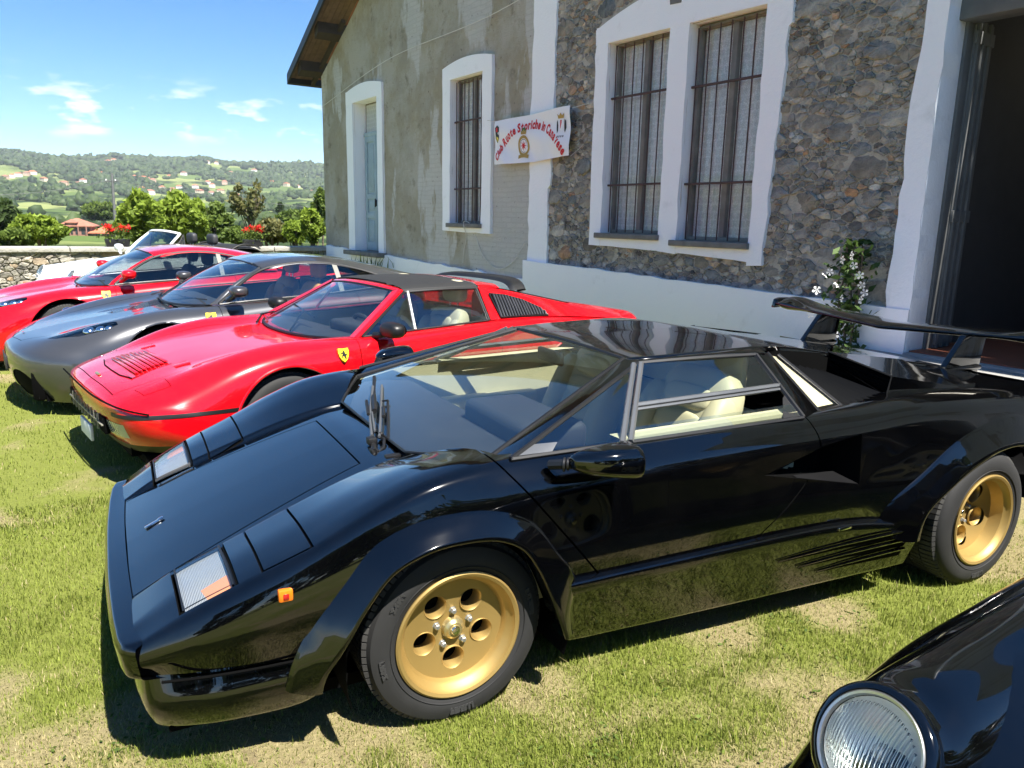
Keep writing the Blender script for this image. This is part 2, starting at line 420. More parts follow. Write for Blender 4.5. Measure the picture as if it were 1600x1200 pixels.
def arc_text(body, size, R, depth, ang0, mat, name, parent, y, bold=0.002):
    """raised lettering bent round a tyre side wall (wheel axis y); reads along the rim"""
    s = text_shape(body, size, depth, bold)
    V = s[0]
    if not len(V): return
    a = ang0 + (V[:, 0] - V[:, 0].mean()) / R; r = R + V[:, 1] - size * .35
    W = np.stack([-r * np.sin(a), y + V[:, 2], -r * np.cos(a) * -1 * -1], -1)
    W = np.stack([r * np.sin(a), y + V[:, 2], r * np.cos(a)], -1)
    return ob(name, (W, s[1], None), mat, parent, sharp=180)
TYRE_CACHE = {}
def tyre_mesh(R, Rr, w, blocks=78, rows=4):
    key = (R, Rr, w, blocks, rows)
    if key in TYRE_CACHE: return TYRE_CACHE[key]
    h = w / 2; Rb = R - .007; s = R - Rr
    prof = [(Rr - .012, h - .02), (Rr, h - .006), (Rr + .012, h + .001), (Rr + .3 * s, h + .006), (Rr + .55 * s, h + .004), (Rr + .8 * s, h - .006), (Rb - .006, h - .02), (Rb, h - .034)]
    prof += [(Rb, h - .034 - (w - .068) * k / 6) for k in range(1, 6)] + [(r, -y) for r, y in prof[::-1]]
    base = lathe(prof, 96)
    sh = [base]
    wa = (w - .052); bw = wa / rows
    # side-wall rings
    for rr in (Rr + .22 * s,):
        sh.append(lathe([(rr - .002, h + .002), (rr, h + .0075), (rr + .002, h + .002)], 96))
    blk = []
    for r_ in range(rows):
        y0 = -wa / 2 + r_ * bw + .003; y1 = y0 + bw - .006
        for k in range(blocks):
            a0 = 2 * math.pi * (k + .5 * (r_ % 2)) / blocks; a1 = a0 + 2 * math.pi / blocks * .80; sk = .02 * (1 if r_ % 2 else -1)
            ri, ro = Rb - .003, R
            if r_ == 0: yy = [(y0 - .016, ri - .016), (y0, ro), (y1, ro), (y1, ri)]
            elif r_ == rows - 1: yy = [(y0, ri), (y0, ro), (y1, ro), (y1 + .016, ri - .016)]
            else: yy = [(y0, ri), (y0, ro), (y1, ro), (y1, ri)]
            V = []
            for a, sk_ in ((a0, 0), (a1, 0)):
                for y, r in yy:
                    aa = a + sk * (y - y0) / bw
                    V.append((r * math.cos(aa), y, r * math.sin(aa)))
            blk.append((np.array(V), [[0, 1, 5, 4], [1, 2, 6, 5], [2, 3, 7, 6], [0, 3, 2, 1], [4, 5, 6, 7]], None))
    tm = mesh_of('tyre', join(*sh), 'rubber', 40); bmh = mesh_of('tread', join(*blk), 'tread_rubber', 20)
    TYRE_CACHE[key] = (tm, bmh); return tm, bmh
def wheel(parent, x, y, z, R, Rr, w, side=1, rim='gold', dish=.07, holes=5, hole_r=.092, hole_rad=.036, steer=0, cone=.02, text=None, cap='chrome', hub_r=.03, bolt='alloy', brake=True):
    h = w / 2
    prof = [(Rr - .004, h - .012), (Rr + .006, h - .004), (Rr + .008, h + .004), (Rr + .002, h + .008), (Rr - .008, h + .004), (Rr - .014, h - .012), (Rr - .024, h - .02), (Rr - .030, h - dish * .7), (Rr - .034, h - dish)]
    rimsh = [lathe(prof, 96)]
    rr = np.linspace(.02, Rr - .034, 26); th = np.linspace(0, 2 * np.pi, 181)
    q = (rr / rr[-1])
    G = np.zeros((len(rr), len(th), 3)); G[..., 0] = rr[:, None] * np.cos(th); G[..., 2] = rr[:, None] * np.sin(th); G[..., 1] = (h - dish - cone * (1 - q**1.3))[:, None]
    disc = grid(G, outward=lambda g: np.stack([0*g[..., 0], 1 + 0*g[..., 0], 0*g[..., 0]], -1)); disc = (disc[0], disc[1], disc[2])
    for k in range(holes):
        a = 2 * math.pi * k / holes + math.pi / 2 + math.pi / holes
        cx, cz = hole_r * math.cos(a), hole_r * math.sin(a)
        disc = clip(disc, lambda V: np.hypot(V[:, 0] - cx, V[:, 2] - cz) - hole_rad)
        yy = h - dish - cone * (1 - (hole_r / rr[-1]) ** 1.3)
        rimsh.append(xf(lathe([(hole_rad + .004, yy - .004), (hole_rad + .001, yy + .0025), (hole_rad - .004, yy - .004), (hole_rad - .006, yy - .05)], 28), (cx, 0, cz)))
    disc = (disc[0], disc[1], None); rimsh.append(disc)
    rimsh.append(lathe([(Rr - .02, h - dish), (Rr - .02, -h + .02)], 48))
    o = ob('wheel', join(*rimsh), rim, parent, sharp=35); o.location = (x, y, z)
    o.rotation_euler = (0, 0, (0 if side > 0 else math.pi) + steer)
    yc = h - dish - cone
    tm, bm_ = tyre_mesh(R, Rr + .004, w)
    t = ob('tyre', tm, None, o); ob('tread', bm_, None, o, kind='stuff')
    hc = ob('hub_cap', join(lathe([(.001, yc + .030), (hub_r * .55, yc + .030), (hub_r * .6, yc + .026), (hub_r * .8, yc + .026), (hub_r, yc + .018), (hub_r * 1.12, yc + .016), (hub_r * 1.3, yc)], 40)), cap, o)
    ob('hub_emblem', lathe([(.001, yc + .034), (hub_r * .42, yc + .033), (hub_r * .52, yc + .029)], 24), 'chrome', hc)
    for k in range(holes):
        a = 2 * math.pi * k / holes + math.pi / 2
        rb = hub_r * 1.95
        yb = h - dish - cone * (1 - (rb / rr[-1]) ** 1.3)
        hexp = lathe([(.013, yb - .002), (.013, yb + .001), (.0095, yb + .002), (.0095, yb + .013), (.007, yb + .016), (.0005, yb + .0165)], 6)
        ob('lug_nut', xf(hexp, (rb * math.cos(a), 0, rb * math.sin(a))), bolt, o, sharp=25)
    ob('brake_disc', join(lathe([(.05, -.02), (Rr - .05, -.02), (Rr - .05, .0), (.05, .0)], 40), lathe([(Rr - .022, h - dish - .06), (.0, h - dish - .075)], 40)), 'black_matte', o)
    if text:
        for k, (bd, a0, sz) in enumerate(text): arc_text(bd, sz, Rr + (R - Rr) * .52, .0015, a0, 'letter_rubber', 'side_wall_lettering', o, h + .006)
    return o
def stitch_seat(parent, x, y, z0, mat, w=.46, back_h=.62, back_x=-.28, recline=.25, headrest=True, name='seat'):
    """bucket seat: cushion and bolsters in one mesh, backrest and headrest under it"""
    def pill(c, r, p=.55): return ellipsoid(c, r, 24, 14, p)
    cs = join(pill((x, y, z0 + .08), (.26, w/2, .085)), pill((x + .02, y + w/2 - .04, z0 + .12), (.25, .055, .075), .7), pill((x + .02, y - w/2 + .04, z0 + .12), (.25, .055, .075), .7))
    s = ob(name, cs, mat, parent, sharp=180)
    R = Matrix.Rotation(-recline, 3, 'Y')
    hb = back_h / 2
    bs = join(pill((0, 0, hb), (.075, w/2 - .02, hb), .5), pill((.05, w/2 - .05, hb * .85), (.075, .055, hb * .8), .65), pill((.05, -w/2 + .05, hb * .85), (.075, .055, hb * .8), .65), *[pill((.062, 0, hb * (.45 + .36 * k)), (.03, w/2 - .11, hb * .17), .6) for k in range(4)])
    ob('backrest', xf(bs, (x + back_x + .05, y, z0 + .10), R), mat, s, sharp=180)
    if headrest:
        top = np.array([x + back_x + .05, y, z0 + .10]) + np.array(R) @ np.array([0, 0, back_h])
        ob('headrest', join(pill((top[0] - .02, y, top[2] + .12), (.055, .125, .085), .6)), mat, s, sharp=180)
        ob('headrest_post', join(*[tube(line((top[0] - .005, y + q, top[2] - .03), (top[0] - .02, y + q, top[2] + .08), 2), .006, 6) for q in (-.05, .05)]), 'chrome', s)
    return s
def steering(parent, x, y, z, mat='black_vinyl', r=.18, tilt=.45):
    th = np.linspace(0, 2 * np.pi, 40, endpoint=False)
    ring = np.stack([0 * th, r * np.cos(th), r * np.sin(th)], -1)
    R = Matrix.Rotation(tilt, 3, 'Y')
    sh = join(tube(ring, .015, 10, closed=True), *[tube(line((0, 0, 0), (0, r * math.cos(a), r * math.sin(a)), 3), .012, 6) for a in (0, math.pi, -math.pi/2)], lathe([(0, .02), (.05, .018), (.06, -.02)], 20, 'x'), tube(line((0, 0, 0), (.35, 0, 0), 2), .025, 8))
    return ob('steering_wheel', xf(sh, (x, y, z), R), mat, parent)
def shield_badge(parent, c, nrm, up, h=.085):
    """yellow enamel shield with a small black rearing horse"""
    nrm = np.asarray(nrm, float); nrm /= np.linalg.norm(nrm); up = np.asarray(up, float); up -= nrm * (up @ nrm); up /= np.linalg.norm(up); rt = np.cross(up, nrm)
    def place(P, d): return np.array([np.asarray(c) + rt * p[0] * h + up * p[1] * h + nrm * d for p in P])
    out = [(-.40, .50), (0, .46), (.40, .50), (.42, .2), (.36, -.1), (.22, -.36), (0, -.55), (-.22, -.36), (-.36, -.1), (-.42, .2)]
    V = np.concatenate([place(out, -.012), place(out, .004), [np.asarray(c) + nrm * .0055]]); n = len(out)
    F = [[i, (i+1) % n, (i+1) % n + n, i + n] for i in range(n)] + [[i + n, (i+1) % n + n, 2*n] for i in range(n)]
    b = ob('shield_badge', (V, F, None), 'yellow_enamel', parent, sharp=50)
    horse = [(-.12, -.36), (-.05, -.34), (.00, -.16), (.08, -.10), (.16, -.24), (.22, -.22), (.16, -.02), (.10, .06), (.20, .10), (.24, .02), (.28, .06), (.24, .16), (.10, .18), (.06, .26), (.10, .36), (.00, .34), (-.08, .22), (-.10, .08), (-.20, .02), (-.26, .12), (-.30, .08), (-.22, -.06), (-.12, -.10), (-.16, -.24)]
    hv = place([(-x, y) for x, y in horse], .0068)
    ob('horse_emblem', (hv, [list(range(len(horse)))], None), 'black_enamel', b, sharp=180)
    return b
# ------------------------------------------------------------------ value noise for shaping
_PERM = RNG.permutation(512)
def vnoise(x, y, seed=0):
    x = np.asarray(x, float); y = np.asarray(y, float); xi = np.floor(x).astype(int); yi = np.floor(y).astype(int); fx = x - xi; fy = y - yi
    fx = fx*fx*(3-2*fx); fy = fy*fy*(3-2*fy)
    def h(a, b): return _PERM[(_PERM[(a + seed * 17) & 511] + b) & 511] / 511.0
    return (h(xi, yi)*(1-fx) + h(xi+1, yi)*fx)*(1-fy) + (h(xi, yi+1)*(1-fx) + h(xi+1, yi+1)*fx)*fy
def fbm(x, y, oct=4, seed=0):
    s = 0; a = .5; t = 0
    for o in range(oct): s = s + a * vnoise(x * 2**o + 13.7*o, y * 2**o + 7.1*o, seed + o); t += a; a *= .5
    return s / t
# ------------------------------------------------------------------ frame of the building: x right along the facade, y into the building
W_ANG = rad(124); W_D = 6.5
wdv = np.array([math.cos(W_ANG), math.sin(W_ANG), 0]); wnv = np.array([wdv[1], -wdv[0], 0])
def facade(px, py, dep=0):
    r = ray(px, py); k = (W_D + dep) / (r @ wnv); q = CAMP + k * r; return np.array([-(q @ wdv), q[2]])
RW0 = wnv * W_D + wdv * 17.55            # foot of the far corner of the building
# ------------------------------------------------------------------ terrain
def ground_z(x, y):
    x = np.asarray(x, float); y = np.asarray(y, float); r = np.hypot(x, y); s = (x - RW0[0]) * wdv[0] + (y - RW0[1]) * wdv[1]
    th = np.arctan2(x, y)
    prof = np.interp(r, [0, 20, 60, 240, 500, 800, 1300, 2000, 2600, 3150, 3500, 4600, 9000], [-1.5, -2.4, -3.6, -4.6, -8, -2, 18, 58, 118, 188, 205, 120, 60])
    amp = np.interp(r, [0, 100, 600, 2000, 3300], [0, .4, 4, 16, 26])
    n = fbm(th * 11 + 5, r / 420 + 3, 4, 3) - .5; n2 = fbm(th * 34, r / 160, 3, 9) - .5
    ridge = np.interp(r, [0, 1800, 3200], [0, 0, 1]) * 46 * (fbm(th * 7.5 + 31, r * 0 + .5, 3, 21) - .5)
    far = prof + amp * (n * 1.6 + n2 * .7) + ridge
    yard = np.zeros_like(r)
    k = np.clip((s - .25) / 1.6, 0, 1); k = k * k * (3 - 2 * k)
    return yard * (1 - k) + far * k
def hit_ground(px, py, r0=30, r1=6000):
    d = ray(px, py); d = d / np.hypot(d[0], d[1]); rs = np.geomspace(r0, r1, 1500)
    P = CAMP[None] + d[None] * rs[:, None]; g = ground_z(P[:, 0], P[:, 1]); i = np.argmax(P[:, 2] < g)
    if not (P[:, 2] < g).any(): return None
    return np.array([P[i, 0], P[i, 1], g[i]])
ths = np.concatenate([np.linspace(-180, -60, 25)[:-1], np.linspace(-60, -40, 21)[:-1], np.linspace(-40, -10, 121)[:-1], np.linspace(-10, 60, 71)[:-1], np.linspace(60, 180, 25)]); thr_ = np.radians(ths)
rs_ = np.concatenate([[.001], np.linspace(.5, 24, 70), np.geomspace(24.5, 9000, 200)])
Gx = rs_[:, None] * np.sin(thr_)[None]; Gy = rs_[:, None] * np.cos(thr_)[None]
G = np.stack([Gx, Gy, ground_z(Gx, Gy)], -1)
m, nt, out = nmat('lawn'); co = coords(nt)
gN = noise(nt, .75, 5, .62, co); gF = noise(nt, 38, 4, .7, co); gM = noise(nt, 6, 4, .6, co)
green = mixc(nt, gF.outputs['Fac'], (.10, .115, .024), (.23, .25, .06)); dry = mixc(nt, gF.outputs['Fac'], (.24, .19, .10), (.44, .37, .21))
pt = ramp(nt, gN.outputs['Fac'], [(.46, (0, 0, 0)), (.64, (1, 1, 1))]); pt2 = ramp(nt, gM.outputs['Fac'], [(.40, (0, 0, 0)), (.70, (1, 1, 1))])
pm = N(nt, 'ShaderNodeMath', {0: pt.outputs[0], 1: pt2.outputs[0]}, operation='MULTIPLY')
near = mixc(nt, pm.outputs[0], green, dry)
# meadows, fields and copses beyond the wall
sp = N(nt, 'ShaderNodeSeparateXYZ', {0: co}); ln = N(nt, 'ShaderNodeVectorMath', {0: co}, operation='LENGTH')
fN = noise(nt, .006, 4, .6, co); fV = N(nt, 'ShaderNodeTexVoronoi', {'Vector': co, 'Scale': .0085, 'Randomness': 1.0})
fields = mixc(nt, ramp(nt, fV.outputs['Color'], [(.3, (0, 0, 0)), (.7, (1, 1, 1))]).outputs[0], (.085, .125, .030), (.20, .225, .075))
woods = mixc(nt, ramp(nt, fN.outputs['Fac'], [(.44, (1, 1, 1)), (.50, (0, 0, 0))]).outputs[0], fields, (.022, .040, .010))
dm = N(nt, 'ShaderNodeMapRange', {'Value': ln.outputs['Value'], 'From Min': 25.0, 'From Max': 60.0})
allc = mixc(nt, dm.outputs[0], near, woods)
p = N(nt, 'ShaderNodeBsdfPrincipled', {'Base Color': allc, 'Roughness': .95, 'Specular IOR Level': .15})
nt.links.new(bump(nt, gF.outputs['Fac'], .8, .03), p.inputs['Normal']); nt.links.new(p.outputs[0], out.inputs[0])
gsh = grid(G, outward=lambda g: np.stack([0*g[..., 0], 0*g[..., 0], 1 + 0*g[..., 0]], -1))
ob('ground', (gsh[0], gsh[1], None), 'lawn', sharp=180, kind='structure', label='sunlit lawn with dry patches, falling away to a green valley')

def dryness(x, y):
    d = fbm(x * 1.15 + 4, y * 1.15, 4, 60) * .6 + fbm(x * 3.6, y * 3.6, 4, 61) * .4 + np.interp(x, [-2.5, -.6, .6, 1.8], [-.095, -.025, .022, .038])
    return np.clip((d - .475) / .10, 0, 1)
lx, ly = np.meshgrid(np.arange(-12.0, 6.0, .055), np.arange(.2, 11, .055), indexing='ij'); keepm = (lx * wnv[0] + ly * wnv[1]) < W_D - .12
lz = .004 + .010 * (fbm(lx * 3, ly * 3, 3, 66) - .5) * 1.0 + .006
ls_ = grid(np.stack([lx, ly, lz], -1), outward=lambda g: np.stack([0*g[..., 0], 0*g[..., 0], 1 + 0*g[..., 0]], -1)); ls_ = clip(ls_, lambda V: W_D - 1.45 - (V[:, 0] * wnv[0] + V[:, 1] * wnv[1]))
m, nt, out = nmat('turf'); co = coords(nt); at_ = N(nt, 'ShaderNodeAttribute', attribute_name='tone'); f1 = noise(nt, 60, 5, .75, co); f2 = noise(nt, 9, 4, .6, co)
tg = mixc(nt, f1.outputs['Fac'], (.10, .115, .022), (.24, .27, .06)); td = mixc(nt, f1.outputs['Fac'], (.15, .125, .055), (.37, .315, .165)); tb = mixc(nt, ramp(nt, f2.outputs['Fac'], [(.60, (0, 0, 0)), (.70, (.7, .7, .7))]).outputs[0], td, (.17, .125, .085))
p = N(nt, 'ShaderNodeBsdfPrincipled', {'Base Color': mixc(nt, at_.outputs['Fac'], tg, tb), 'Roughness': .95, 'Specular IOR Level': .1}); nt.links.new(bump(nt, f1.outputs['Fac'], .9, .02), p.inputs['Normal']); nt.links.new(p.outputs[0], out.inputs[0])
lme = mesh_of('lawn', (ls_[0], ls_[1], None), 'turf', 180)
# ------------------------------------------------------------------ building
def white_mat():
    m, nt, out = nmat('whitewash'); co = coords(nt)
    a = noise(nt, 3, 6, .65, co); b = noise(nt, 26, 5, .6, co); c = noise(nt, 1.2, 3, .5, co)
    col = mixc(nt, ramp(nt, a.outputs['Fac'], [(.60, (0, 0, 0)), (.78, (.55, .55, .55))]).outputs[0], (.90, .90, .91), (.66, .66, .65))
    p = N(nt, 'ShaderNodeBsdfPrincipled', {'Base Color': col, 'Roughness': .9, 'Specular IOR Level': .2})
    nt.links.new(bump(nt, b.outputs['Fac'], .45, .012), p.inputs['Normal']); nt.links.new(p.outputs[0], out.inputs[0])
white_mat()
def plaster_mat():
    m, nt, out = nmat('old_render'); co = coords(nt)
    a = noise(nt, 1.1, 6, .62, co); b = noise(nt, 9, 6, .7, co); f = noise(nt, 70, 4, .7, co); big = noise(nt, .8, 6, .66, co)
    base = mixc(nt, b.outputs['Fac'], (.29, .25, .172), (.48, .425, .315))
    base = mixc(nt, ramp(nt, a.outputs['Fac'], [(.40, (0, 0, 0)), (.65, (.8, .8, .8))]).outputs[0], base, (.34, .315, .26))
    base = mixc(nt, ramp(nt, big.outputs['Fac'], [(.45, (0, 0, 0)), (.58, (.8, .8, .8))]).outputs[0], base, (.48, .45, .385))
    dk = noise(nt, 2.4, 6, .7, co); base = mixc(nt, ramp(nt, dk.outputs['Fac'], [(.56, (0, 0, 0)), (.68, (.7, .7, .7))]).outputs[0], base, (.17, .145, .10))
    # pale patches where the render is gone and the brick underneath is limewashed
    mp = N(nt, 'ShaderNodeMapping', {'Vector': co, 'Rotation': (math.pi / 2, 0, 0)})
    wob_ = N(nt, 'ShaderNodeVectorMath', {0: mp.outputs[0], 1: N(nt, 'ShaderNodeVectorMath', {0: noise(nt, 5, 3, .6, co).outputs['Color'], 'Scale': .06}, operation='SCALE').outputs[0]}, operation='ADD')
    br = N(nt, 'ShaderNodeTexBrick', {'Vector': wob_.outputs[0], 'Scale': 1.0, 'Color1': (.60, .58, .54, 1), 'Color2': (.56, .545, .51, 1), 'Mortar': (.54, .52, .48, 1), 'Mortar Size': .010, 'Brick Width': .27, 'Row Height': .075})
    sx = N(nt, 'ShaderNodeSeparateXYZ', {0: co})
    mapx = N(nt, 'ShaderNodeMapping', {'Vector': co, 'Scale': (1.0, 1.0, .38)})
    pn = noise(nt, .95, 6, .60, mapx.outputs[0])
    xm = N(nt, 'ShaderNodeMapRange', {'Value': sx.outputs[0], 'From Min': -14.0, 'From Max': -10.0, 'To Min': -.10, 'To Max': .06})
    pa = N(nt, 'ShaderNodeMath', {0: pn.outputs['Fac'], 1: xm.outputs[0]}, operation='ADD')
    pm = ramp(nt, pa.outputs[0], [(.49, (0, 0, 0)), (.525, (.9, .9, .9))])
    col = mixc(nt, pm.outputs[0], base, br.outputs[0])
    spk = ramp(nt, noise(nt, 16, 3, .6, co).outputs['Fac'], [(.27, (.45, .42, .40)), (.36, (1, 1, 1))])
    col = mixc(nt, 1.0, col, spk.outputs[0], 'MULTIPLY')
    hsum = N(nt, 'ShaderNodeMath', {0: f.outputs['Fac'], 1: b.outputs['Fac']}, operation='ADD')
    p = N(nt, 'ShaderNodeBsdfPrincipled', {'Base Color': col, 'Roughness': .95, 'Specular IOR Level': .1})
    nt.links.new(bump(nt, hsum.outputs[0], .9, .02), p.inputs['Normal']); nt.links.new(p.outputs[0], out.inputs[0])
plaster_mat()
def stone_mat(name, stops, nscale=7):
    m, nt, out = nmat(name); co = coords(nt); at_ = N(nt, 'ShaderNodeAttribute', attribute_name='tone')
    base = ramp(nt, at_.outputs['Fac'], stops)
    a = noise(nt, nscale, 6, .68, co); b = noise(nt, 45, 5, .7, co)
    col = mixc(nt, 1.0, base.outputs[0], ramp(nt, a.outputs['Fac'], [(.28, (.38, .38, .40)), (.5, (.95, .94, .92)), (.72, (1.6, 1.55, 1.45))]).outputs[0], 'MULTIPLY')
    col = mixc(nt, ramp(nt, b.outputs['Fac'], [(.60, (0, 0, 0)), (.75, (.35, .35, .35))]).outputs[0], col, (.42, .40, .36))
    eg = N(nt, 'ShaderNodeAttribute', attribute_name='edge'); en = noise(nt, 11, 5, .65, co); es = N(nt, 'ShaderNodeMath', {0: eg.outputs['Fac'], 1: en.outputs['Fac']}, operation='ADD')
    col = mixc(nt, ramp(nt, es.outputs[0], [(.90, (0, 0, 0)), (1.05, (.85, .85, .85))]).outputs[0], col, (.42, .385, .32))
    p = N(nt, 'ShaderNodeBsdfPrincipled', {'Base Color': col, 'Roughness': .9, 'Specular IOR Level': .2})
    hs = N(nt, 'ShaderNodeMath', {0: a.outputs['Fac'], 1: b.outputs['Fac']}, operation='ADD')
    nt.links.new(bump(nt, hs.outputs[0], .9, .015), p.inputs['Normal']); nt.links.new(p.outputs[0], out.inputs[0])
stone_mat('rubble', [(0, (.15, .14, .125)), (.2, (.33, .305, .26)), (.36, (.25, .25, .245)), (.50, (.42, .385, .325)), (.64, (.50, .475, .42)), (.80, (.15, .17, .18)), (.93, (.40, .345, .27)), (.97, (.42, .25, .14)), (1, (.62, .60, .54))])
stone_mat('drystone', [(0, (.17, .16, .14)), (.4, (.26, .245, .21)), (.7, (.33, .31, .27)), (.85, (.25, .18, .11)), (1, (.42, .40, .36))], 5)
simple('mortar', (.42, .385, .32), .95, var=.35, nscale=5, bumps=.9, bscale=55, bdist=.02)
simple('mortar_pale', (.20, .18, .14), .95, var=.3, nscale=5, bumps=.8, bscale=30, bdist=.03)
simple('old_wood_grey', (.115, .118, .115), .8, var=.3, nscale=3, bumps=.5, bscale=24, bdist=.006)
simple('door_blue', (.33, .42, .46), .75, var=.16, nscale=4, bumps=.3, bscale=20, bdist=.004)
simple('dark_beam', (.045, .036, .03), .85, var=.3, nscale=8, bumps=.5, bscale=20, bdist=.01)
simple('rafter_board', (.13, .085, .06), .85, var=.35, nscale=6, bumps=.4, bscale=20, bdist=.008)
simple('iron_bar', (.065, .034, .030), .65, var=.35, nscale=14, bumps=.3, bscale=60, bdist=.002)
simple('sill_stone', (.17, .165, .15), .9, var=.3, bumps=.6, bscale=30, bdist=.01)
simple('window_wood', (.20, .185, .165), .75, var=.3, bumps=.3)
simple('concrete', (.29, .285, .27), .95, var=.18, nscale=5, bumps=.8, bscale=40, bdist=.012)
simple('terracotta_floor', (.20, .060, .030), .6, var=.2)
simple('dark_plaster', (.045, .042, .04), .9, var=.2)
simple('roof_tile', (.30, .13, .075), .9, var=.35, nscale=2)
simple('dark_metal', (.02, .02, .022), .5, var=.2)
def lace_mat():
    m, nt, out = nmat('lace'); co = coords(nt)
    mp = N(nt, 'ShaderNodeMapping', {'Vector': co, 'Rotation': (math.pi/2, 0, 0)})
    v = N(nt, 'ShaderNodeTexVoronoi', {'Vector': mp.outputs[0], 'Scale': 26.0, 'Randomness': .35}); v2 = N(nt, 'ShaderNodeTexVoronoi', {'Vector': mp.outputs[0], 'Scale': 70.0, 'Randomness': .9})
    br = N(nt, 'ShaderNodeTexBrick', {'Vector': mp.outputs[0], 'Scale': 1.0, 'Brick Width': .10, 'Row Height': .085, 'Mortar Size': .012, 'Color1': (.55, .55, .55, 1), 'Color2': (.40, .40, .40, 1), 'Mortar': (.9, .9, .9, 1)})
    a = ramp(nt, v2.outputs['Distance'], [(.15, (.85, .85, .85)), (.45, (.25, .25, .25))])
    mx_ = mixc(nt, .28, a.outputs[0], br.outputs[0])
    col = mixc(nt, mx_, (.30, .30, .29), (.86, .86, .84))
    p = N(nt, 'ShaderNodeBsdfPrincipled', {'Base Color': col, 'Roughness': .95, 'Specular IOR Level': .1}); nt.links.new(p.outputs[0], out.inputs[0])
lace_mat()
HOUSE = empty('building', (wnv[0] * W_D, wnv[1] * W_D, 0), W_ANG - math.pi, label='old rendered and rubble-stone building with whitewashed trim and barred windows', category='building')
def wobble(pts, amp=.012, step=.12, seed=1):
    """roughen a straight outline like hand-laid plaster"""
    out = []; rg = np.random.default_rng(seed)
    P = [np.array(p, float) for p in pts]
    for i in range(len(P)):
        a, b = P[i], P[(i+1) % len(P)]; n = max(1, int(np.linalg.norm(b - a) / step))
        for k in range(n): out.append(a + (b - a) * k / n + (rg.normal(0, amp, 2) if k else rg.normal(0, amp * .4, 2)))
    return np.array(out)
# wall sheets with real openings
OPEN = dict(d=(-15.72, -14.50, .87, 3.88), w1=(-11.56, -10.55, 1.50, 3.79), o1=(-7.62, -6.58, 1.43, 3.71), o2=(-6.29, -5.27, 1.38, 3.67))
def rectp(r): return [(r[0], r[2]), (r[1], r[2]), (r[1], r[3]), (r[0], r[3])]
def sheet(x0, x1, z0, z1, step, y=0, amp=.008, seed=2):
    xs = np.linspace(x0, x1, int((x1 - x0) / step) + 1); zs_ = np.linspace(z0, z1, int((z1 - z0) / step) + 1)
    X, Z = np.meshgrid(xs, zs_, indexing='ij'); Y = y + amp * (fbm(X * 2.2, Z * 2.2, 4, seed) - .5) * 2
    return grid(np.stack([X, Y, Z], -1), outward=lambda g: np.stack([0*g[..., 0], -1 + 0*g[..., 0], 0*g[..., 0]], -1))
pl = sheet(-17.6, -9.0, -.3, 9.3, .12, 0, .012)
pl = clip(pl, lambda V: (4.62 + .504 * (V[:, 0] + 17.66)) - V[:, 2])
for k in ('d', 'w1'): _, pl = split(pl, rectp(OPEN[k]), (0, 2), 0)
wl = ob('rendered_wall', pl, 'old_render', HOUSE, sharp=180)
ms = sheet(-9.0, -3.56, -.3, 8.8, .045, -.004, .012, 5)
for k in ('o1', 'o2'): _, ms = split(ms, rectp(OPEN[k]), (0, 2), 0)
mw = ob('stone_wall', ms, 'mortar', HOUSE, sharp=180)
side = quad((-17.6, 0, -.5), (-17.6, 9, -.5), (-17.6, 9, 4.6), (-17.6, 0, 4.6), 2, 2); ob('end_wall', (side[0], side[1], None), 'old_render', HOUSE)
ob('door_side_wall', box(-1.25, 3.0, 0, .4, -.3, 6), 'old_render', HOUSE)
ob('over_door_wall', box(-3.42, -1.25, 0, .4, 3.55, 6), 'old_render', HOUSE)
# --- rubble stones
def voronoi_cells(seeds, bounds, k=34, rr=None):
    S = np.asarray(seeds); cells = []; rr = np.zeros(len(S)) if rr is None else rr
    for i, s in enumerate(S):
        d = ((S - s) ** 2).sum(1); d[i] = -9; nb = np.argsort(d - rr ** 2)[:k+1]; nb = nb[nb != i]
        poly = [np.array(b) for b in ((bounds[0], bounds[2]), (bounds[1], bounds[2]), (bounds[1], bounds[3]), (bounds[0], bounds[3]))]
        for j in nb:
            n = S[j] - s; c = n @ (S[j] + s) / 2 + (rr[i] ** 2 - rr[j] ** 2) / 2; new = []
            for a in range(len(poly)):
                p, q = poly[a], poly[(a+1) % len(poly)]; vp, vq = c - n @ p, c - n @ q
                if vp >= 0: new.append(p)
                if (vp >= 0) != (vq >= 0): new.append(p + (q - p) * vp / (vp - vq))
            poly = new
            if len(poly) < 3: break
        cells.append(np.array(poly) if len(poly) >= 3 else None)
    return cells
def scatter(bounds, stages, seed, aniso):
    """stones in decreasing sizes packed without overlap; stages: (radius from, to, tries)"""
    rg = np.random.default_rng(seed); pts = np.zeros((0, 2)); rr = np.zeros(0)
    for r0, r1, tries in stages:
        R = rg.uniform(r0, r1, tries); P = np.stack([rg.uniform(bounds[0], bounds[1], tries), rg.uniform(bounds[2], bounds[3], tries)], -1)
        new_p, new_r = list(pts), list(rr)
        A = np.array(new_p).reshape(-1, 2); Ra = np.array(new_r)
        if len(A):
            D = np.hypot(P[:, None, 0] - A[None, :, 0], (P[:, None, 1] - A[None, :, 1]) * aniso); ok = (D > (R[:, None] + Ra[None]) * .92).all(1); P, R = P[ok], R[ok]
        kp, kr = [], []
        for p, r in zip(P, R):
            if kp:
                K = np.array(kp); d = np.hypot(K[:, 0] - p[0], (K[:, 1] - p[1]) * aniso)
                if (d < (np.array(kr) + r) * .92).any(): continue
            kp.append(p); kr.append(r)
        if kp: pts = np.concatenate([pts, np.array(kp)]); rr = np.concatenate([rr, np.array(kr)])
    return pts, rr
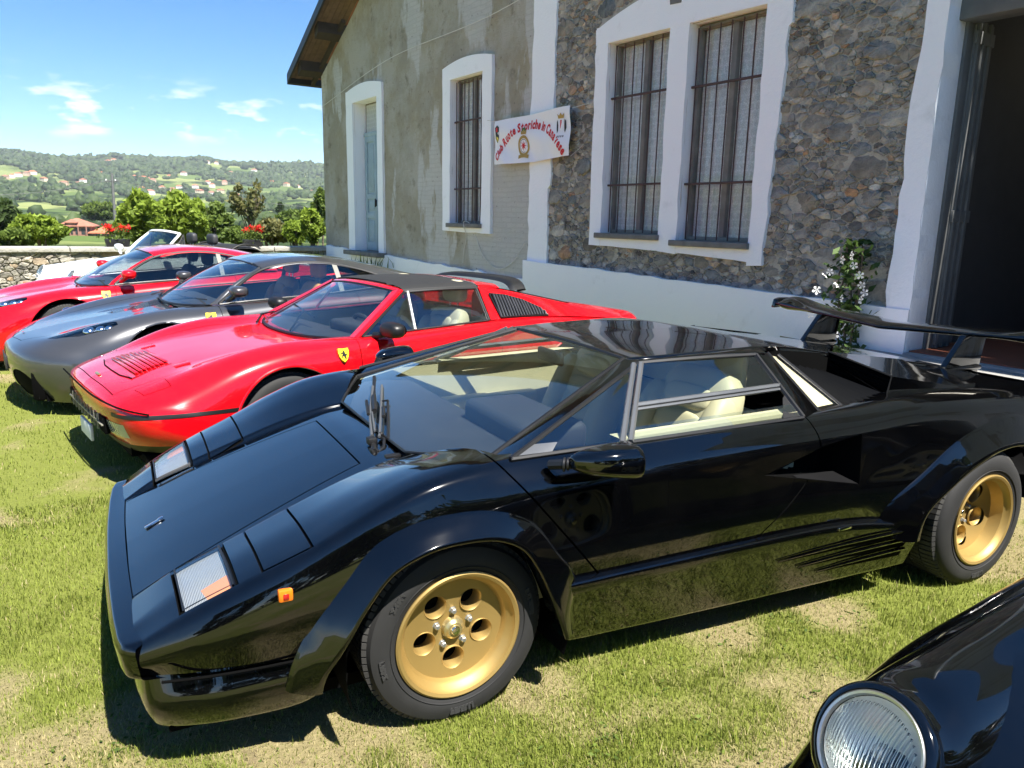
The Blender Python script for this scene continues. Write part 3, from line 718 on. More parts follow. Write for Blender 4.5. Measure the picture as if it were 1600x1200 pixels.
def stone(poly, rg, gap=.010, proud=.03, y0=.03):
    """one domed rubble stone from its outline (x,z); returns shape"""
    c = poly.mean(0)
    P = poly + (c - poly) / np.maximum(np.linalg.norm(c - poly, axis=1, keepdims=True), 1e-6) * gap
    Q = []
    for i in range(len(P)):
        a, b = P[i], P[(i+1) % len(P)]
        if np.linalg.norm(b - a) < .012: Q.append((a + b) / 2); continue
        Q += [a * .88 + b * .12, a * .5 + b * .5 + rg.normal(0, np.linalg.norm(b - a) * .07, 2), a * .12 + b * .88]
    Q = np.array(Q); size = np.sqrt(max(1e-5, np.ptp(Q[:, 0]) * np.ptp(Q[:, 1]))); Q = Q + rg.normal(0, size * .03, Q.shape)
    n = len(Q); h = proud * rg.uniform(.35, 1.0); tx, tz = rg.normal(0, .10, 2)
    rings = []
    for sc, dep in ((1.0, y0), (.985, -.25 * h), (.90, -.85 * h), (.45, -h)):
        R = c + (Q - c) * sc; y = dep + (R[:, 0] - c[0]) * tx * (dep < 0) + (R[:, 1] - c[1]) * tz * (dep < 0) + (rg.normal(0, h * .16, n) if dep < 0 else 0)
        rings.append(np.stack([R[:, 0], y, R[:, 1]], -1))
    V = np.concatenate(rings + [np.array([[c[0], -h * 1.05, c[1]]])]); F = []
    for r in range(3):
        for i in range(n): j = (i+1) % n; F.append([r*n+i, r*n+j, (r+1)*n+j, (r+1)*n+i])
    F += [[3*n+i, 3*n+(i+1) % n, 4*n] for i in range(n)]
    return (V, F, None)
def set_tone(me, val, nm='tone'):
    a = me.attributes.new(nm, 'FLOAT', 'POINT'); a.data.foreach_set('value', val if hasattr(val, '__len__') else [val] * len(me.vertices))
def lay_stones(parent, seeds, bounds, mat, aniso, limit, seed, proud=.03, gap=.010, keep=lambda p: True, y0=.03, name='stone', rr=None):
    rg = np.random.default_rng(seed); S = np.asarray(seeds) * [1, aniso]; cells = voronoi_cells(S, (bounds[0], bounds[1], bounds[2] * aniso, bounds[3] * aniso), rr=rr); items = []
    for s, c in zip(seeds, cells):
        if c is None or not keep(s): continue
        c = c / [1, aniso]; ar = np.ptp(c[:, 0]) * np.ptp(c[:, 1])
        if ar < .0006: continue
        sh_ = stone(c, rg, gap, proud, y0); n_ = (len(sh_[0]) - 1) // 4; items.append((ar, sh_, rg.random(), c.mean(0), np.r_[np.full(n_, .62), np.full(n_, .55), np.full(n_, .30), np.full(n_, .05), 0]))
    items.sort(key=lambda t: -t[0]); rest = []
    for i, (ar, sh, tone, c, eg) in enumerate(items):
        if i < limit:
            o = np.array([c[0], 0, c[1]]); me = mesh_of(name, (sh[0] - o, sh[1], None), mat, 45); set_tone(me, tone); set_tone(me, eg, 'edge'); q = ob(name, me, None, parent); q.location = o
        else: rest.append((sh, tone, eg))
    if rest:
        j = join(*[t[0] for t in rest]); me = mesh_of('small_stones', j, mat, 45); set_tone(me, np.concatenate([[t] * len(s[0]) for s, t, _ in rest])); set_tone(me, np.concatenate([t[2] for t in rest]), 'edge'); ob('small_stones', me, None, parent, kind='stuff')
def wall_keep(p):
    x, z = p
    if -7.80 < x < -5.06 and 1.30 < z < 4.0 + .18 * math.sin(max(0, min(1, (x + 7.8) / 2.74)) * math.pi): return False
    if z < .88 + .02 or x < -8.80 or x > -3.62: return False
    return z < 4.75
set_tone(lme, dryness(ls_[0][:, 0], ls_[0][:, 1])); ob('lawn', lme, None, None, kind='structure', label='patchy lawn of green turf and straw-coloured bare spots')
b_ = (-8.9, -3.5, .80, 4.9)
sd, sr = scatter(b_, ((.13, .19, 60), (.085, .13, 260), (.045, .075, 1500), (.024, .040, 5000), (.015, .022, 7000)), 11, 1.7)
lay_stones(mw, sd, b_, 'rubble', 1.7, 300, 12, proud=.026, gap=.004, keep=wall_keep, rr=sr)
# --- whitewashed trim
def trim(name, outline, y0=-.05, y1=.06, wob=.010, step=.14, seed=1, mat='whitewash', parent=HOUSE, bev=.008):
    return ob(name, prism(wobble(outline, wob, step, seed), y0, y1, 1, 0), mat, parent, sharp=40)
def arch(x0, x1, z, rise, n=14):
    return [(x, z + rise * max(0, math.sin(math.pi * (x - x0) / (x1 - x0))) ** .9) for x in np.linspace(x0, x1, n)]
def surround(o, outer, zb_l, zb_r, rise, seed, name='window_surround', ztop=None, depth=.30):
    x0, x1, z0, z1 = o; X0, X1 = outer; zt = ztop
    s = empty_mesh = ob(name, join(prism(wobble([(X0, zb_l), (x0, zb_l), (x0, zt), (X0, zt)], .006, .2, seed), -.05, depth), prism(wobble([(x1, zb_r), (X1, zb_r), (X1, zt), (x1, zt)], .006, .2, seed + 1), -.05, depth)), 'whitewash', HOUSE, sharp=40)
    top = [(X0, z1)] + [(X1, z1)] + arch(X0, X1, zt, rise)[::-1]
    ob('lintel', prism(top, -.052, depth), 'whitewash', s, sharp=40)
    ob('apron', prism(wobble([(X0, zb_l), (X1, zb_r if zb_r > zb_l - .05 else zb_l), (X1, z0 - .06), (X0, z0 - .06)], .005, .2, seed + 3), -.045, depth - .02), 'whitewash', s, sharp=40)
    ob('sill', box(x0 - .04, x1 + .03, -.11, depth, z0 - .07, z0, .008), 'sill_stone', s)
    return s
def barred_window(o, nb, rows_, depth=.05, seed=0):
    x0, x1, z0, z1 = o; w = ob('window', box(x0, x1, .19, .25, z0, z1), 'window_wood', HOUSE)
    xm = (x0 + x1) / 2
    def fr(a, b, c, d): return box(a, b, .11, .18, c, d, .006)
    ob('frame', join(fr(x0, x0 + .045, z0, z1), fr(x1 - .045, x1, z0, z1), fr(xm - .035, xm + .035, z0 + .045, z1 - .05), fr(x0 + .045, x1 - .045, z0, z0 + .045), fr(x0 + .045, x1 - .045, z1 - .05, z1)), 'window_wood', w)
    for a, b in ((x0 + .045, xm - .035), (xm + .035, x1 - .045)):
        ob('pane', quad((a, .15, z0 + .045), (b, .15, z0 + .045), (b, .15, z1 - .05), (a, .15, z1 - .05)), 'pane_glass', w)
        xs = np.linspace(a, b, 40); Y = .172 + .007 * np.sin(xs * 70) ; cl = np.stack([np.stack([xs, Y, 0*xs + z0 + .04], -1), np.stack([xs, Y + .003*np.sin(xs*31), 0*xs + z1 - .045], -1)], 1)
        s = grid(cl, outward=lambda g: np.stack([0*g[..., 0], -1 + 0*g[..., 0], 0*g[..., 0]], -1)); ob('lace_curtain', (s[0], s[1], None), 'lace', w, sharp=180)
    for k in range(nb):
        x = x0 + .05 + (x1 - x0 - .10) * k / (nb - 1)
        ob('bar', tube(np.array([(x, depth, z0 + .01), (x + .002, depth + .002, (z0 + z1) / 2), (x, depth, z1 - .04)]), .0085, 6), 'iron_bar', w)
    for z in rows_: ob('cross_bar', box(x0 - .03, x1 + .03, depth - .016, depth + .014, z - .012, z + .012, .003), 'iron_bar', w)
    ob('curtain_rail', tube(line((x0 + .03, .09, z1 - .035), (x1 - .03, .09, z1 - .03), 2), .012, 8), 'sill_stone', w)
surround(OPEN['w1'], (-11.82, -10.28), 1.37, 1.35, .085, 21, ztop=3.985)
barred_window(OPEN['w1'], 8, (2.06, 3.13))
dd = OPEN['d']
s_ = ob('door_surround', join(prism(wobble([(-16.07, .85), (-15.72, .85), (-15.72, 4.13), (-16.07, 4.13)], .006, .2, 5), -.05, .30), prism(wobble([(-14.50, .83), (-14.26, .83), (-14.26, 4.10), (-14.50, 4.10)], .006, .2, 6), -.05, .30), prism([(-16.07, 3.88), (-14.26, 3.88)] + arch(-16.07, -14.26, 4.11, .10)[::-1], -.052, .30)), 'whitewash', HOUSE, sharp=40)
ob('threshold', box(-16.0, -14.2, -.22, .3, .78, .87, .01), 'sill_stone', s_)
dl = ob('blue_door', box(-15.72, -14.50, .25, .31, .87, 3.88), 'window_wood', HOUSE)
for a, b in ((-15.68, -15.115), (-15.095, -14.54)):
    lf = ob('leaf', join(box(a, b, .215, .255, .88, 3.22, .004), box(a, a + .10, .195, .22, .88, 3.22, .004), box(b - .10, b, .195, .22, .88, 3.22, .004), *[box(a + .10, b - .10, .195, .22, z, z + h, .004) for z, h in ((.88, .16), (1.55, .12), (1.95, .10), (3.10, .12))]), 'door_blue', dl)
    for z0_, z1_ in ((1.08, 1.50), (1.72, 1.90), (2.10, 3.05)): ob('panel', box(a + .14, b - .14, .202, .22, z0_, z1_, .008), 'door_blue', lf)
ob('transom_bar', box(-15.72, -14.50, .19, .26, 3.22, 3.30, .006), 'door_blue', dl); ob('transom_pane', quad((-15.66, .225, 3.30), (-14.56, .225, 3.30), (-14.56, .225, 3.85), (-15.66, .225, 3.85)), 'pane_glass', dl); ob('transom_curtain', sheet(-15.66, -14.56, 3.30, 3.85, .05, .242, .01), 'lace', dl)
ob('door_handle', join(tube(line((-15.13, .17, 1.78), (-15.13, .17, 1.95), 3), .012, 8), box(-15.15, -15.11, .17, .2, 1.80, 1.93, .003)), 'dark_metal', dl)
# the pair of windows under one flat arch
o1, o2 = OPEN['o1'], OPEN['o2']
ds = ob('double_window_surround', join(prism(wobble([(-7.84, 1.27), (-7.62, 1.27), (-7.62, 3.9), (-7.85, 3.9)], .008, .16, 31), -.05, .32), prism(wobble([(-6.58, 1.24), (-6.29, 1.22), (-6.29, 3.9), (-6.58, 3.9)], .006, .2, 32), -.05, .32),
    prism(wobble([(-5.27, 1.15), (-5.08, 1.16), (-5.06, 2.0), (-5.01, 2.9), (-5.01, 3.42), (-4.97, 3.44), (-4.98, 3.9), (-5.27, 3.9)], .008, .16, 33), -.05, .32)), 'whitewash', HOUSE, sharp=40)
ob('lintel', prism([(-7.85, 3.70), (-4.98, 3.66)] + arch(-7.86, -4.98, 3.88, .26)[::-1], -.052, .32), 'whitewash', ds, sharp=40)
ob('apron', join(prism(wobble([(-7.62, 1.27), (-6.58, 1.245), (-6.58, 1.37), (-7.62, 1.37)], .004, .2, 34), -.045, .3), prism(wobble([(-6.29, 1.235), (-5.27, 1.19), (-5.27, 1.32), (-6.29, 1.32)], .004, .2, 35), -.045, .3)), 'whitewash', ds, sharp=40)
for o in (o1, o2): ob('sill', box(o[0] - .07, o[1] + .02, -.10, .3, o[2] - .065, o[2], .008), 'sill_stone', ds); barred_window(o, 7, (2.02 if o is o1 else 2.0, 3.06 if o is o1 else 3.03))
ob('keystone', prism(wobble([(-6.60, 3.93), (-6.43, 3.91), (-6.40, 4.10), (-6.50, 4.2), (-6.62, 4.12)], .01, .1, 3), -.06, 0), 'sill_stone', ds)
trim('pilaster', [(-9.24, .98), (-8.76, .98), (-8.79, 2.0), (-8.73, 2.05), (-8.74, 2.75), (-8.70, 2.80), (-8.72, 8.2), (-9.20, 8.2)], -.045, .06, .010, .12, 41)
trim('plinth', [(-17.45, -.3), (-9.28, -.3), (-9.28, .70), (-12, .78), (-17.45, .91)], -.06, .05, .010, .15, 42)
pr = trim('plinth', [(-9.30, -.3), (-3.49, -.3), (-3.49, .875), (-6, .93), (-9.30, 1.0)], -.085, .05, .006, .2, 43)
# doorway on the right
trim('door_jamb', [(-3.70, .87), (-3.49, .87), (-3.48, 8), (-3.67, 8), (-3.67, 3.0), (-3.71, 2.6)], -.07, .16, .008, .15, 44)
jr = ob('door_reveal', box(-3.56, -3.485, -.06, .21, .50, 3.30, .004), 'whitewash', HOUSE)
ob('door_frame', join(box(-3.56, -3.46, .21, .32, .50, 3.36, .008), box(-3.55, -1.25, .10, .34, 3.20, 3.42, .01)), 'old_wood_grey', HOUSE)
dr = ob('open_door', xf(join(box(0, .055, 0, .30, .53, 3.22, .006), *[box(-.018, .075, .02 + .095 * k, .045 + .095 * k, .53, 3.22, .004) for k in range(3)], *[box(-.016, .072, .0, .30, z, z + .10, .004) for z in (.56, 1.62, 3.05)]), (-3.50, .31, 0), Matrix.Rotation(.02, 3, 'Z')), 'old_wood_grey', HOUSE)
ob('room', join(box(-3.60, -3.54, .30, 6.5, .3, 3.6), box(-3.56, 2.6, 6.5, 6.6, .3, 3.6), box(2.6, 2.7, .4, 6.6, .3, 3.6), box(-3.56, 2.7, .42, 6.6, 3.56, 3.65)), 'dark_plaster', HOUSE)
ob('room_floor', box(-3.54, 2.7, .0, 6.5, .30, .525), 'terracotta_floor', HOUSE)
simple('ext_dark', (.02, .02, .02), .9)
ob('doorstep', box(-4.35, 3.0, -1.35, -.09, -.3, .50, .02), 'concrete', HOUSE); ob('door_sill', box(-3.48, -1.25, -.12, .0, .2, .515, .01), 'concrete', HOUSE)
# roof over the gable
sl = .504; nx = 1 / math.hypot(1, sl)
def roofpt(e, up): return np.array([-17.66 + e, 4.62 + sl * e + up])
def rprism(e0, e1, u0, u1, y0, y1): return prism([roofpt(e0, u0), roofpt(e1, u0), roofpt(e1, u1), roofpt(e0, u1)], y0, y1, 1)
rf = ob('roof', rprism(-.40, 9.3, .24, .30, -.58, 8), 'roof_tile', HOUSE)
ob('verge_board', rprism(-.43, 9.3, .13, .32, -.62, -.58), 'dark_metal', rf); ob('eaves_board', rprism(-.46, -.40, .10, .31, -.62, 8), 'dark_metal', rf)
for k in range(6): ob('soffit_board', rprism(-.39, 9.3, .205 - .002 * (k % 2), .238, -.58 + .11 * k + .004, -.58 + .11 * (k + 1) - .004), 'rafter_board', rf)
for e in (.0, 1.15, 2.3, 3.6, 5.0): ob('purlin', rprism(e, e + .20, .0, .205, -.52, .2), 'dark_beam', rf)
ob('gutter_brace', rprism(-.35, 1.6, .06, .13, -.10, -.02), 'dark_beam', rf)
# bulb tube glowing under the ceiling of the room
m, nt, out = nmat('tube_light'); e_ = N(nt, 'ShaderNodeEmission', {'Color': (1, .93, .78, 1), 'Strength': 2.5}); nt.links.new(e_.outputs[0], out.inputs[0])
lamp = empty('ceiling_lamp', (0, 0, 0), 0, label='lit strip lamp on the ceiling inside the dark doorway', category='lamp')
lamp.parent = None
lw = lambda x, y, z: tuple(wnv * (W_D + y) - wdv * x + np.array([0, 0, z]))
lamp.location = lw(-2.9, 2.2, 3.40); lamp.rotation_euler = (0, 0, W_ANG - math.pi)
ob('lamp_tube', box(-.5, .7, -.04, .04, 0, .05, .01), 'tube_light', lamp); ob('lamp_housing', box(-.55, .75, -.06, .06, .05, .12, .01), 'old_wood_grey', lamp)
simple('chair_wood', (.16, .075, .03), .5, var=.2)
for i, (cx, cy, rz) in enumerate(((-2.55, 2.6, .2), (-1.95, 2.9, .1), (-1.2, 2.7, -.2))):
    ch = empty('wooden_chair', lw(cx, cy, .526), W_ANG - math.pi + rz, label=('wooden chair with curved back rail beside the open door leaf', 'wooden chair between the two others inside the doorway', 'wooden chair farthest from the open door leaf')[i], category='chair', group='chairs inside the hall')
    ob('seat', box(-.22, .22, -.22, .22, .43, .46, .01), 'chair_wood', ch)
    for a in (-.2, .2):
        for b in (-.2, .2): ob('leg', tube(line((a, b, 0), (a * .95, b * .95, .43), 3), .016, 8), 'chair_wood', ch)
        ob('back_post', tube(curve([(a, .2, .45), (a * 1.02, .24, .7), (a * .9, .28, .95)], 6), .015, 8), 'chair_wood', ch)
    ob('back_rail', tube(curve([(-.18, .28, .94), (-.1, .31, 1.02), (0, .32, 1.04), (.1, .31, 1.02), (.18, .28, .94)], 12), .018, 8), 'chair_wood', ch); ob('back_splat', box(-.05, .05, .24, .262, .47, 1.02, .006), 'chair_wood', ch)
# ------------------------------------------------------------------ black wedge sports car (front axle on the ground = local origin, x forward, y left)
def car_root(name, yaw_deg, tx, ty, label, cat='car', group='cars parked in a row on the lawn', tz=0):
    return empty(name, (tx, ty, tz), rad(yaw_deg), label=label, category=cat, group=group)
def build_wedge():
    car = car_root('sports_car', 208.0, -.542, 2.870, 'black wedge-shaped sports car with gold wheels and a big rear wing')
    S = {  # x: s0, s1 fold, s2, s3 widest, s4 low
     .885: ((.66,.432),(.715,.425),(.728,.40),(.73,.37),(.705,.335)), .77: ((.70,.502),(.757,.496),(.78,.45),(.785,.41),(.765,.345)),
     .63: ((.72,.572),(.790,.565),(.815,.50),(.822,.44),(.80,.35)), .43: ((.745,.655),(.817,.650),(.845,.56),(.85,.46),(.82,.34)),
     .25: ((.75,.742),(.826,.735),(.86,.62),(.868,.47),(.84,.33)), .10: ((.75,.800),(.826,.793),(.868,.68),(.878,.48),(.85,.32)),
     -.05: ((.745,.830),(.818,.820),(.875,.72),(.887,.49),(.865,.34)), -.16: ((.765,.836),(.812,.826),(.88,.745),(.893,.50),(.875,.38)),
     -.40: ((.79,.838),(.825,.828),(.892,.765),(.905,.52),(.885,.41)), -.80: ((.81,.845),(.848,.836),(.905,.775),(.92,.53),(.895,.41)),
     -1.2: ((.81,.853),(.852,.845),(.91,.785),(.928,.53),(.90,.41)), -1.5: ((.79,.858),(.845,.850),(.905,.79),(.928,.53),(.905,.40)),
     -1.8: ((.76,.865),(.835,.857),(.90,.80),(.93,.55),(.91,.38)), -2.1: ((.74,.878),(.83,.872),(.905,.82),(.945,.60),(.925,.36)),
     -2.45: ((.74,.868),(.84,.864),(.92,.81),(.96,.62),(.95,.36)), -2.8: ((.74,.852),(.84,.847),(.92,.79),(.955,.62),(.94,.36)),
     -3.1: ((.74,.834),(.83,.827),(.90,.76),(.93,.60),(.91,.40))}
    hz = lambda x: float(hermite([-.16, 0, .146, .29, .43, .63, .77, .90], [.79, .752, .718, .670, .620, .543, .485, .425], [x], True)[0])
    rows = []
    for x, s in S.items():
        if x > -.1:
            yI = .404 + (.445 - .404) * min(1, max(0, x) / .6); st = .022 if x > .2 else .012 + .05 * max(0, x)
            if x > .87: st = .004
            cz = [(0, hz(x) + .004), (.22, hz(x) + .003), (yI - .005, hz(x)), (yI + .005, hz(x) + st), (.62, (hz(x) + st) * .35 + s[0][1] * .65 + .006)]
        else: cz = [(q * s[0][0], s[0][1] + .02 * (1 - q)) for q in (0, .27, .5, .52, .8)]
        rows.append([(x, y, z) for y, z in cz] + [(x, y, z) for y, z in s])
    body = loft(rows, [0, .05, .008, .010, .12, .06, .055, .07, .15, 0], sub=[10, 10, 10, 10, 10, 10, 9, 9, 12, 12, 10, 10, 10, 12, 12, 10], ns=6, na=7, pchip=True)
    # surface look-up for things that sit on the flank
    bv = body[0]; flank = bv[bv[:, 1] > .55]
    def ys(x, z):
        d = (flank[:, 0] - x) ** 2 + (flank[:, 2] - z) ** 2; i = np.argsort(d)[:6]; w = 1 / (d[i] + 1e-6)
        return float((flank[i, 1] * w).sum() / w.sum())
    top = bv[(bv[:, 0] > -.05)]
    def zs(x, y):
        d = (top[:, 0] - x) ** 2 + (top[:, 1] - y) ** 2; i = np.argsort(d)[:5]; w = 1 / (d[i] + 1e-6)
        return float((top[i, 2] * w).sum() / w.sum())
    base_pts = [(-.16, .74), (-.149, .712), (-.062, .55), (.014, .404), (.0, .2), (-.002, -.1)]
    bp = np.array(base_pts)
    def cabin(V):
        xb = np.interp(V[:, 1], bp[::-1, 1], bp[::-1, 0]); yb = np.interp(V[:, 0], [-3.2, -2.1, -1.8, -1.2, -.4, -.16], [.735, .735, .755, .805, .785, .755])
        return np.maximum(V[:, 0] - xb, V[:, 1] - yb)
    body = clip(body, cabin)
    lipF = [(.43,.235),(.425,.29),(.378,.388),(.306,.508),(.235,.588),(.126,.632),(.012,.640),(-.09,.627),(-.17,.585),(-.228,.506),(-.272,.414),(-.325,.275),(-.345,.22)]
    outF = [(.525,.262),(.505,.33),(.440,.452),(.358,.555),(.27,.650),(.147,.702),(.025,.717),(-.103,.708),(-.221,.661),(-.314,.546),(-.395,.43),(-.385,.33),(-.39,.26)]
    lipR = [(-2.0,.28),(-2.02,.383),(-2.185,.505),(-2.353,.582),(-2.49,.620),(-2.667,.622),(-2.79,.57),(-2.87,.45),(-2.90,.30)]
    outR = [(-1.80,.34),(-1.844,.425),(-2.05,.575),(-2.25,.690),(-2.45,.745),(-2.733,.758),(-2.93,.68),(-3.05,.52),(-3.08,.34)]
    def ring(lip, out, n=60): return curve(np.array(lip), n), curve(np.array(out), n)
    lF, oF = ring(lipF, outF); lR, oR = ring(lipR, outR)
    for l, o_ in ((lF, oF), (lR, oR)):
        mid = l * .5 + o_ * .5; poly = np.concatenate([mid, [[mid[-1][0], -.2], [mid[0][0], -.2]]])
        body = clip(body, lambda V: np.where(V[:, 1] > .35, -sdf_poly(V[:, [0, 2]], poly), 1))
    inner = offset(body, -.009)
    lens, body = split(body, [(.772,.440),(.628,.438),(.626,.755),(.768,.725)], (0, 1), .010)
    pop, body = split(body, [(.56,.431),(.426,.435),(.425,.787),(.558,.769)], (0, 1), .007)
    hood, body = split(body, [(.93,-.02),(.93,.436),(.146,.313),(.146,-.02)], (0, 1), .006)
    hood = clip(hood, lambda V: V[:, 1] + 1e-4)
    inner = split(inner, [(.772,.440),(.628,.438),(.626,.755),(.768,.725)], (0, 1), 0)[1]
    inner = split(inner, [(-1.20,.672),(-1.675,.570),(-1.685,.77),(-1.47,.748)], (0, 2), 0)[1]
    NACA = [(-1.161,.678),(-1.675,.570),(-1.685,.77),(-1.47,.748)]
    _, body = split(body, NACA, (0, 2), 0)
    door, body = split(body, [(-.10,.875),(-.48,.424),(-1.148,.418),(-1.38,.62),(-1.452,.743),(-1.425,.88)], (0, 2), .006)
    body = clip(body, lambda V: V[:, 2] - .30)
    ob('body_panel', join(body, mir(body)), 'paint_black', car)
    ob('hood', join(hood, mir(hood)), 'paint_black', car)
    both('door', door, 'paint_black', car)
    both('headlamp_cover', pop, 'paint_black', car)
    ob('inner_shell', join(inner, mir(inner)), 'black_matte', car)
    # turn-signal / running lamp behind a ribbed lens: frame, white lens, orange corner
    for sg in (1, -1):
        M_ = (lambda s: s) if sg > 0 else mir
        l2 = offset(lens, -.014)
        hole_, rim_ = split(lens, [(.762,.451),(.639,.449),(.637,.743),(.758,.715)], (0, 1), 0)
        fr = ob('lamp_frame', M_(join(offset(rim_, .001), offset(rim_, -.022))), 'black_plastic', car); ob('lamp_cover', M_(offset(hole_, -.002)), 'glass_clear', fr)
        inn, _ = split(l2, [(.764,.449),(.637,.447),(.635,.745),(.760,.717)], (0, 1), 0)
        org, wht = split(inn, [(.71,.655),(.60,.655),(.60,.80),(.685,.80)], (0, 1), 0)
        ob('lamp_lens', M_(wht), 'ribbed_lens', fr); ob('orange_lamp_lens', M_(org), 'peach_lens', fr)
    # wheel arch flares
    def flare(lip, out, ylip0, rear=False):
        G = []
        for ii, ((lx, lz), (ox, oz)) in enumerate(zip(lip, out)):
            q_ = 0 if rear else max(0.0, 1 - ii / 11.0) ** 1.6; ylip = ylip0 - .062 * q_; yo = max(ys(ox, oz), .838 if q_ > .05 else 0); cx, cz = lx * .42 + ox * .58, lz * .42 + oz * .58
            ix, iz = lx, lz
            G.append([(ox, yo - .006, oz), (ox * .9 + lx * .1, yo + .008, oz * .9 + lz * .1), (cx, yo * .5 + ylip * .5 + .004, cz), (lx * .85 + ox * .15, ylip + .002, lz * .85 + oz * .15), (lx, ylip, lz), (lx, ylip - .022, lz - .004), (lx, ylip - .08, lz)])
        return loft(G, [0, .008, .014, .010, .005, .005, 0], sub=1, ns=3, na=5, t=np.arange(len(G)) * 1.0)
    fF = clip(flare(lF, oF, .928), lambda V: V[:, 2] - .245); fR = clip(flare(lR, oR, .995, True), lambda V: V[:, 2] - .30)
    both('wheel_arch_flare', fF, 'paint_black', car); both('wheel_arch_flare', fR, 'paint_black', car)
    for xx, r in ((0, .37), (-2.45, .37)):
        arch = patch(np.array([[xx + r * math.cos(a), .35, .30 + r * math.sin(a)] for a in np.linspace(-.35, math.pi + .35, 24)]), np.array([[xx + r * math.cos(a), .90, .30 + r * math.sin(a)] for a in np.linspace(-.35, math.pi + .35, 24)]), 3)
        disc = (np.array([[xx + r * math.cos(a), .36, .30 + r * math.sin(a)] for a in np.linspace(0, 2*math.pi, 28, endpoint=False)]), [list(range(28))], None)
        both('arch_liner', join((arch[0], arch[1], None), disc), 'black_matte', car)
    # side intake in the flank: walls and a floor that dives inwards
    na_ = [(-1.161,.678)] + [tuple(p) for p in line((-1.161,.678), (-1.675,.570), 9)[1:]] + [tuple(p) for p in line((-1.675,.570), (-1.685,.77), 5)[1:]] + [tuple(p) for p in line((-1.685,.77), (-1.47,.748), 5)[1:]] + [tuple(p) for p in line((-1.47,.748), (-1.161,.678), 7)[1:-1]]
    fr_ = np.array([(x, ys(x, z) - .001, z) for x, z in na_]); bk = np.array([(x * .96 - 1.52 * .04, ys(x, z) - .002 - .19 * min(1, max(0, (-1.161 - x) / .34)), z * .9 + .068) for x, z in na_]); n = len(na_)
    both('side_intake', (np.concatenate([fr_, bk]), [[i, (i+1) % n, (i+1) % n + n, i + n] for i in range(n)] + [list(range(n, 2*n))], None), 'black_matte', car)
    lg = [np.array((x, ys(x, z) - .002, z)) for x, z in (tuple(p) for p in line((-1.33,.645), (-1.672,.573), 8))]; both('intake_ledge', patch(np.array(lg), np.array([p + [0, -.02 - .10 * i / 7, .004 + .012 * i / 7] for i, p in enumerate(lg)]), 3), 'ledge_grey', car)
    # bumper
    br = []
    for y, xf_, zt in ((0, .958, .405), (.2, .957, .405), (.4, .951, .407), (.58, .941, .410), (.67, .931, .412), (.705, .920, .413)):
        br.append([(.890 - .02 * (y / .7) ** 2, y, .438), (xf_ - .012, y, zt + .018), (xf_, y, zt), (xf_ - .012, y * .995, .332), (xf_ - .16, y * .97, .322)])
    br.append([(.868, .722, .433), (.884, .731, zt + .014), (.886, .736, zt), (.876, .737, .336), (.76, .735, .322)])
    bsh = loft(br, [0, .006, .012, .012, 0], sub=5, ns=4, na=5, pchip=True, outward=lambda g: g - np.array([.6, 0, .38]))
    ob('bumper', join(bsh, mir(bsh)), 'paint_black', car)
    # chin spoiler
    ch = [[(.90,.0,.30),(.895,.0,.21),(.875,.0,.145),(.70,.0,.14)],[(.90,.45,.30),(.895,.45,.21),(.875,.45,.145),(.70,.45,.14)],[(.890,.615,.312),(.888,.63,.22),(.868,.62,.155),(.70,.55,.12)],[(.860,.705,.330),(.862,.735,.235),(.842,.70,.162),(.70,.58,.12)],
          [(.76,.752,.345),(.76,.790,.245),(.75,.748,.165),(.66,.60,.13)],[(.60,.785,.352),(.60,.822,.255),(.60,.782,.170),(.58,.60,.13)],[(.48,.805,.356),(.48,.842,.268),(.48,.794,.176),(.5,.60,.14)],[(.425,.822,.358),(.425,.855,.285),(.425,.815,.205),(.45,.62,.16)]]
    csh = loft(ch, [0, .05, .02, 0], sub=6, ns=4, na=5, outward=lambda g: g - np.array([.5, 0, .3]))
    csh = clip(csh, lambda V: np.where((V[:, 1] < .56) & (V[:, 2] > .185) & (V[:, 0] > .8), -1.0, 1.0))
    ob('front_spoiler', join(csh, mir(csh)), 'paint_black', car)
    ob('front_intake', box(.80, .87, -.58, .58, .20, .34), 'black_matte', car)
    seam = np.array([(.83,.772,.338),(.755,.782,.332),(.6,.806,.332),(.47,.826,.338)])
    both('spoiler_groove', tube(curve(seam + [0, .004, .004], 16), .004, 6), 'black_matte', car)
    # side skirt
    sk = []
    for xt, xb, zt, yt, yb in ((-.285,-.395,.415,.886,.79),(-.32,-.425,.42,.893,.795),(-.6,-.65,.425,.905,.815),(-1.15,-1.15,.424,.915,.85),(-1.6,-1.6,.414,.925,.875),(-1.9,-1.9,.375,.94,.892),(-2.06,-2.05,.345,.95,.902)):
        sk.append([(xt, yt - .03, zt + .012), (xt, yt + .012, zt), (xt * .75 + xb * .25, yt + .010, zt - .03), (xb, yb, .145), (xb, yb - .03, .135), (xb, .6, .14)])
    ssh = loft(sk, [0, .01, .012, .02, .01, 0], sub=8, ns=4, na=4, pchip=True)
    both('side_skirt', ssh, 'paint_black', car)
    def ysk(x, z):
        xs_ = [-2.06, -1.9, -1.6, -1.15, -.6]; zt, yt, yb = (float(np.interp(x, xs_, v)) for v in ([.345, .375, .414, .424, .425], [.95, .94, .925, .915, .905], [.902, .892, .875, .85, .815]))
        return yb + (z - .145) / (zt - .03 - .145) * (yt + .010 - yb) + .003
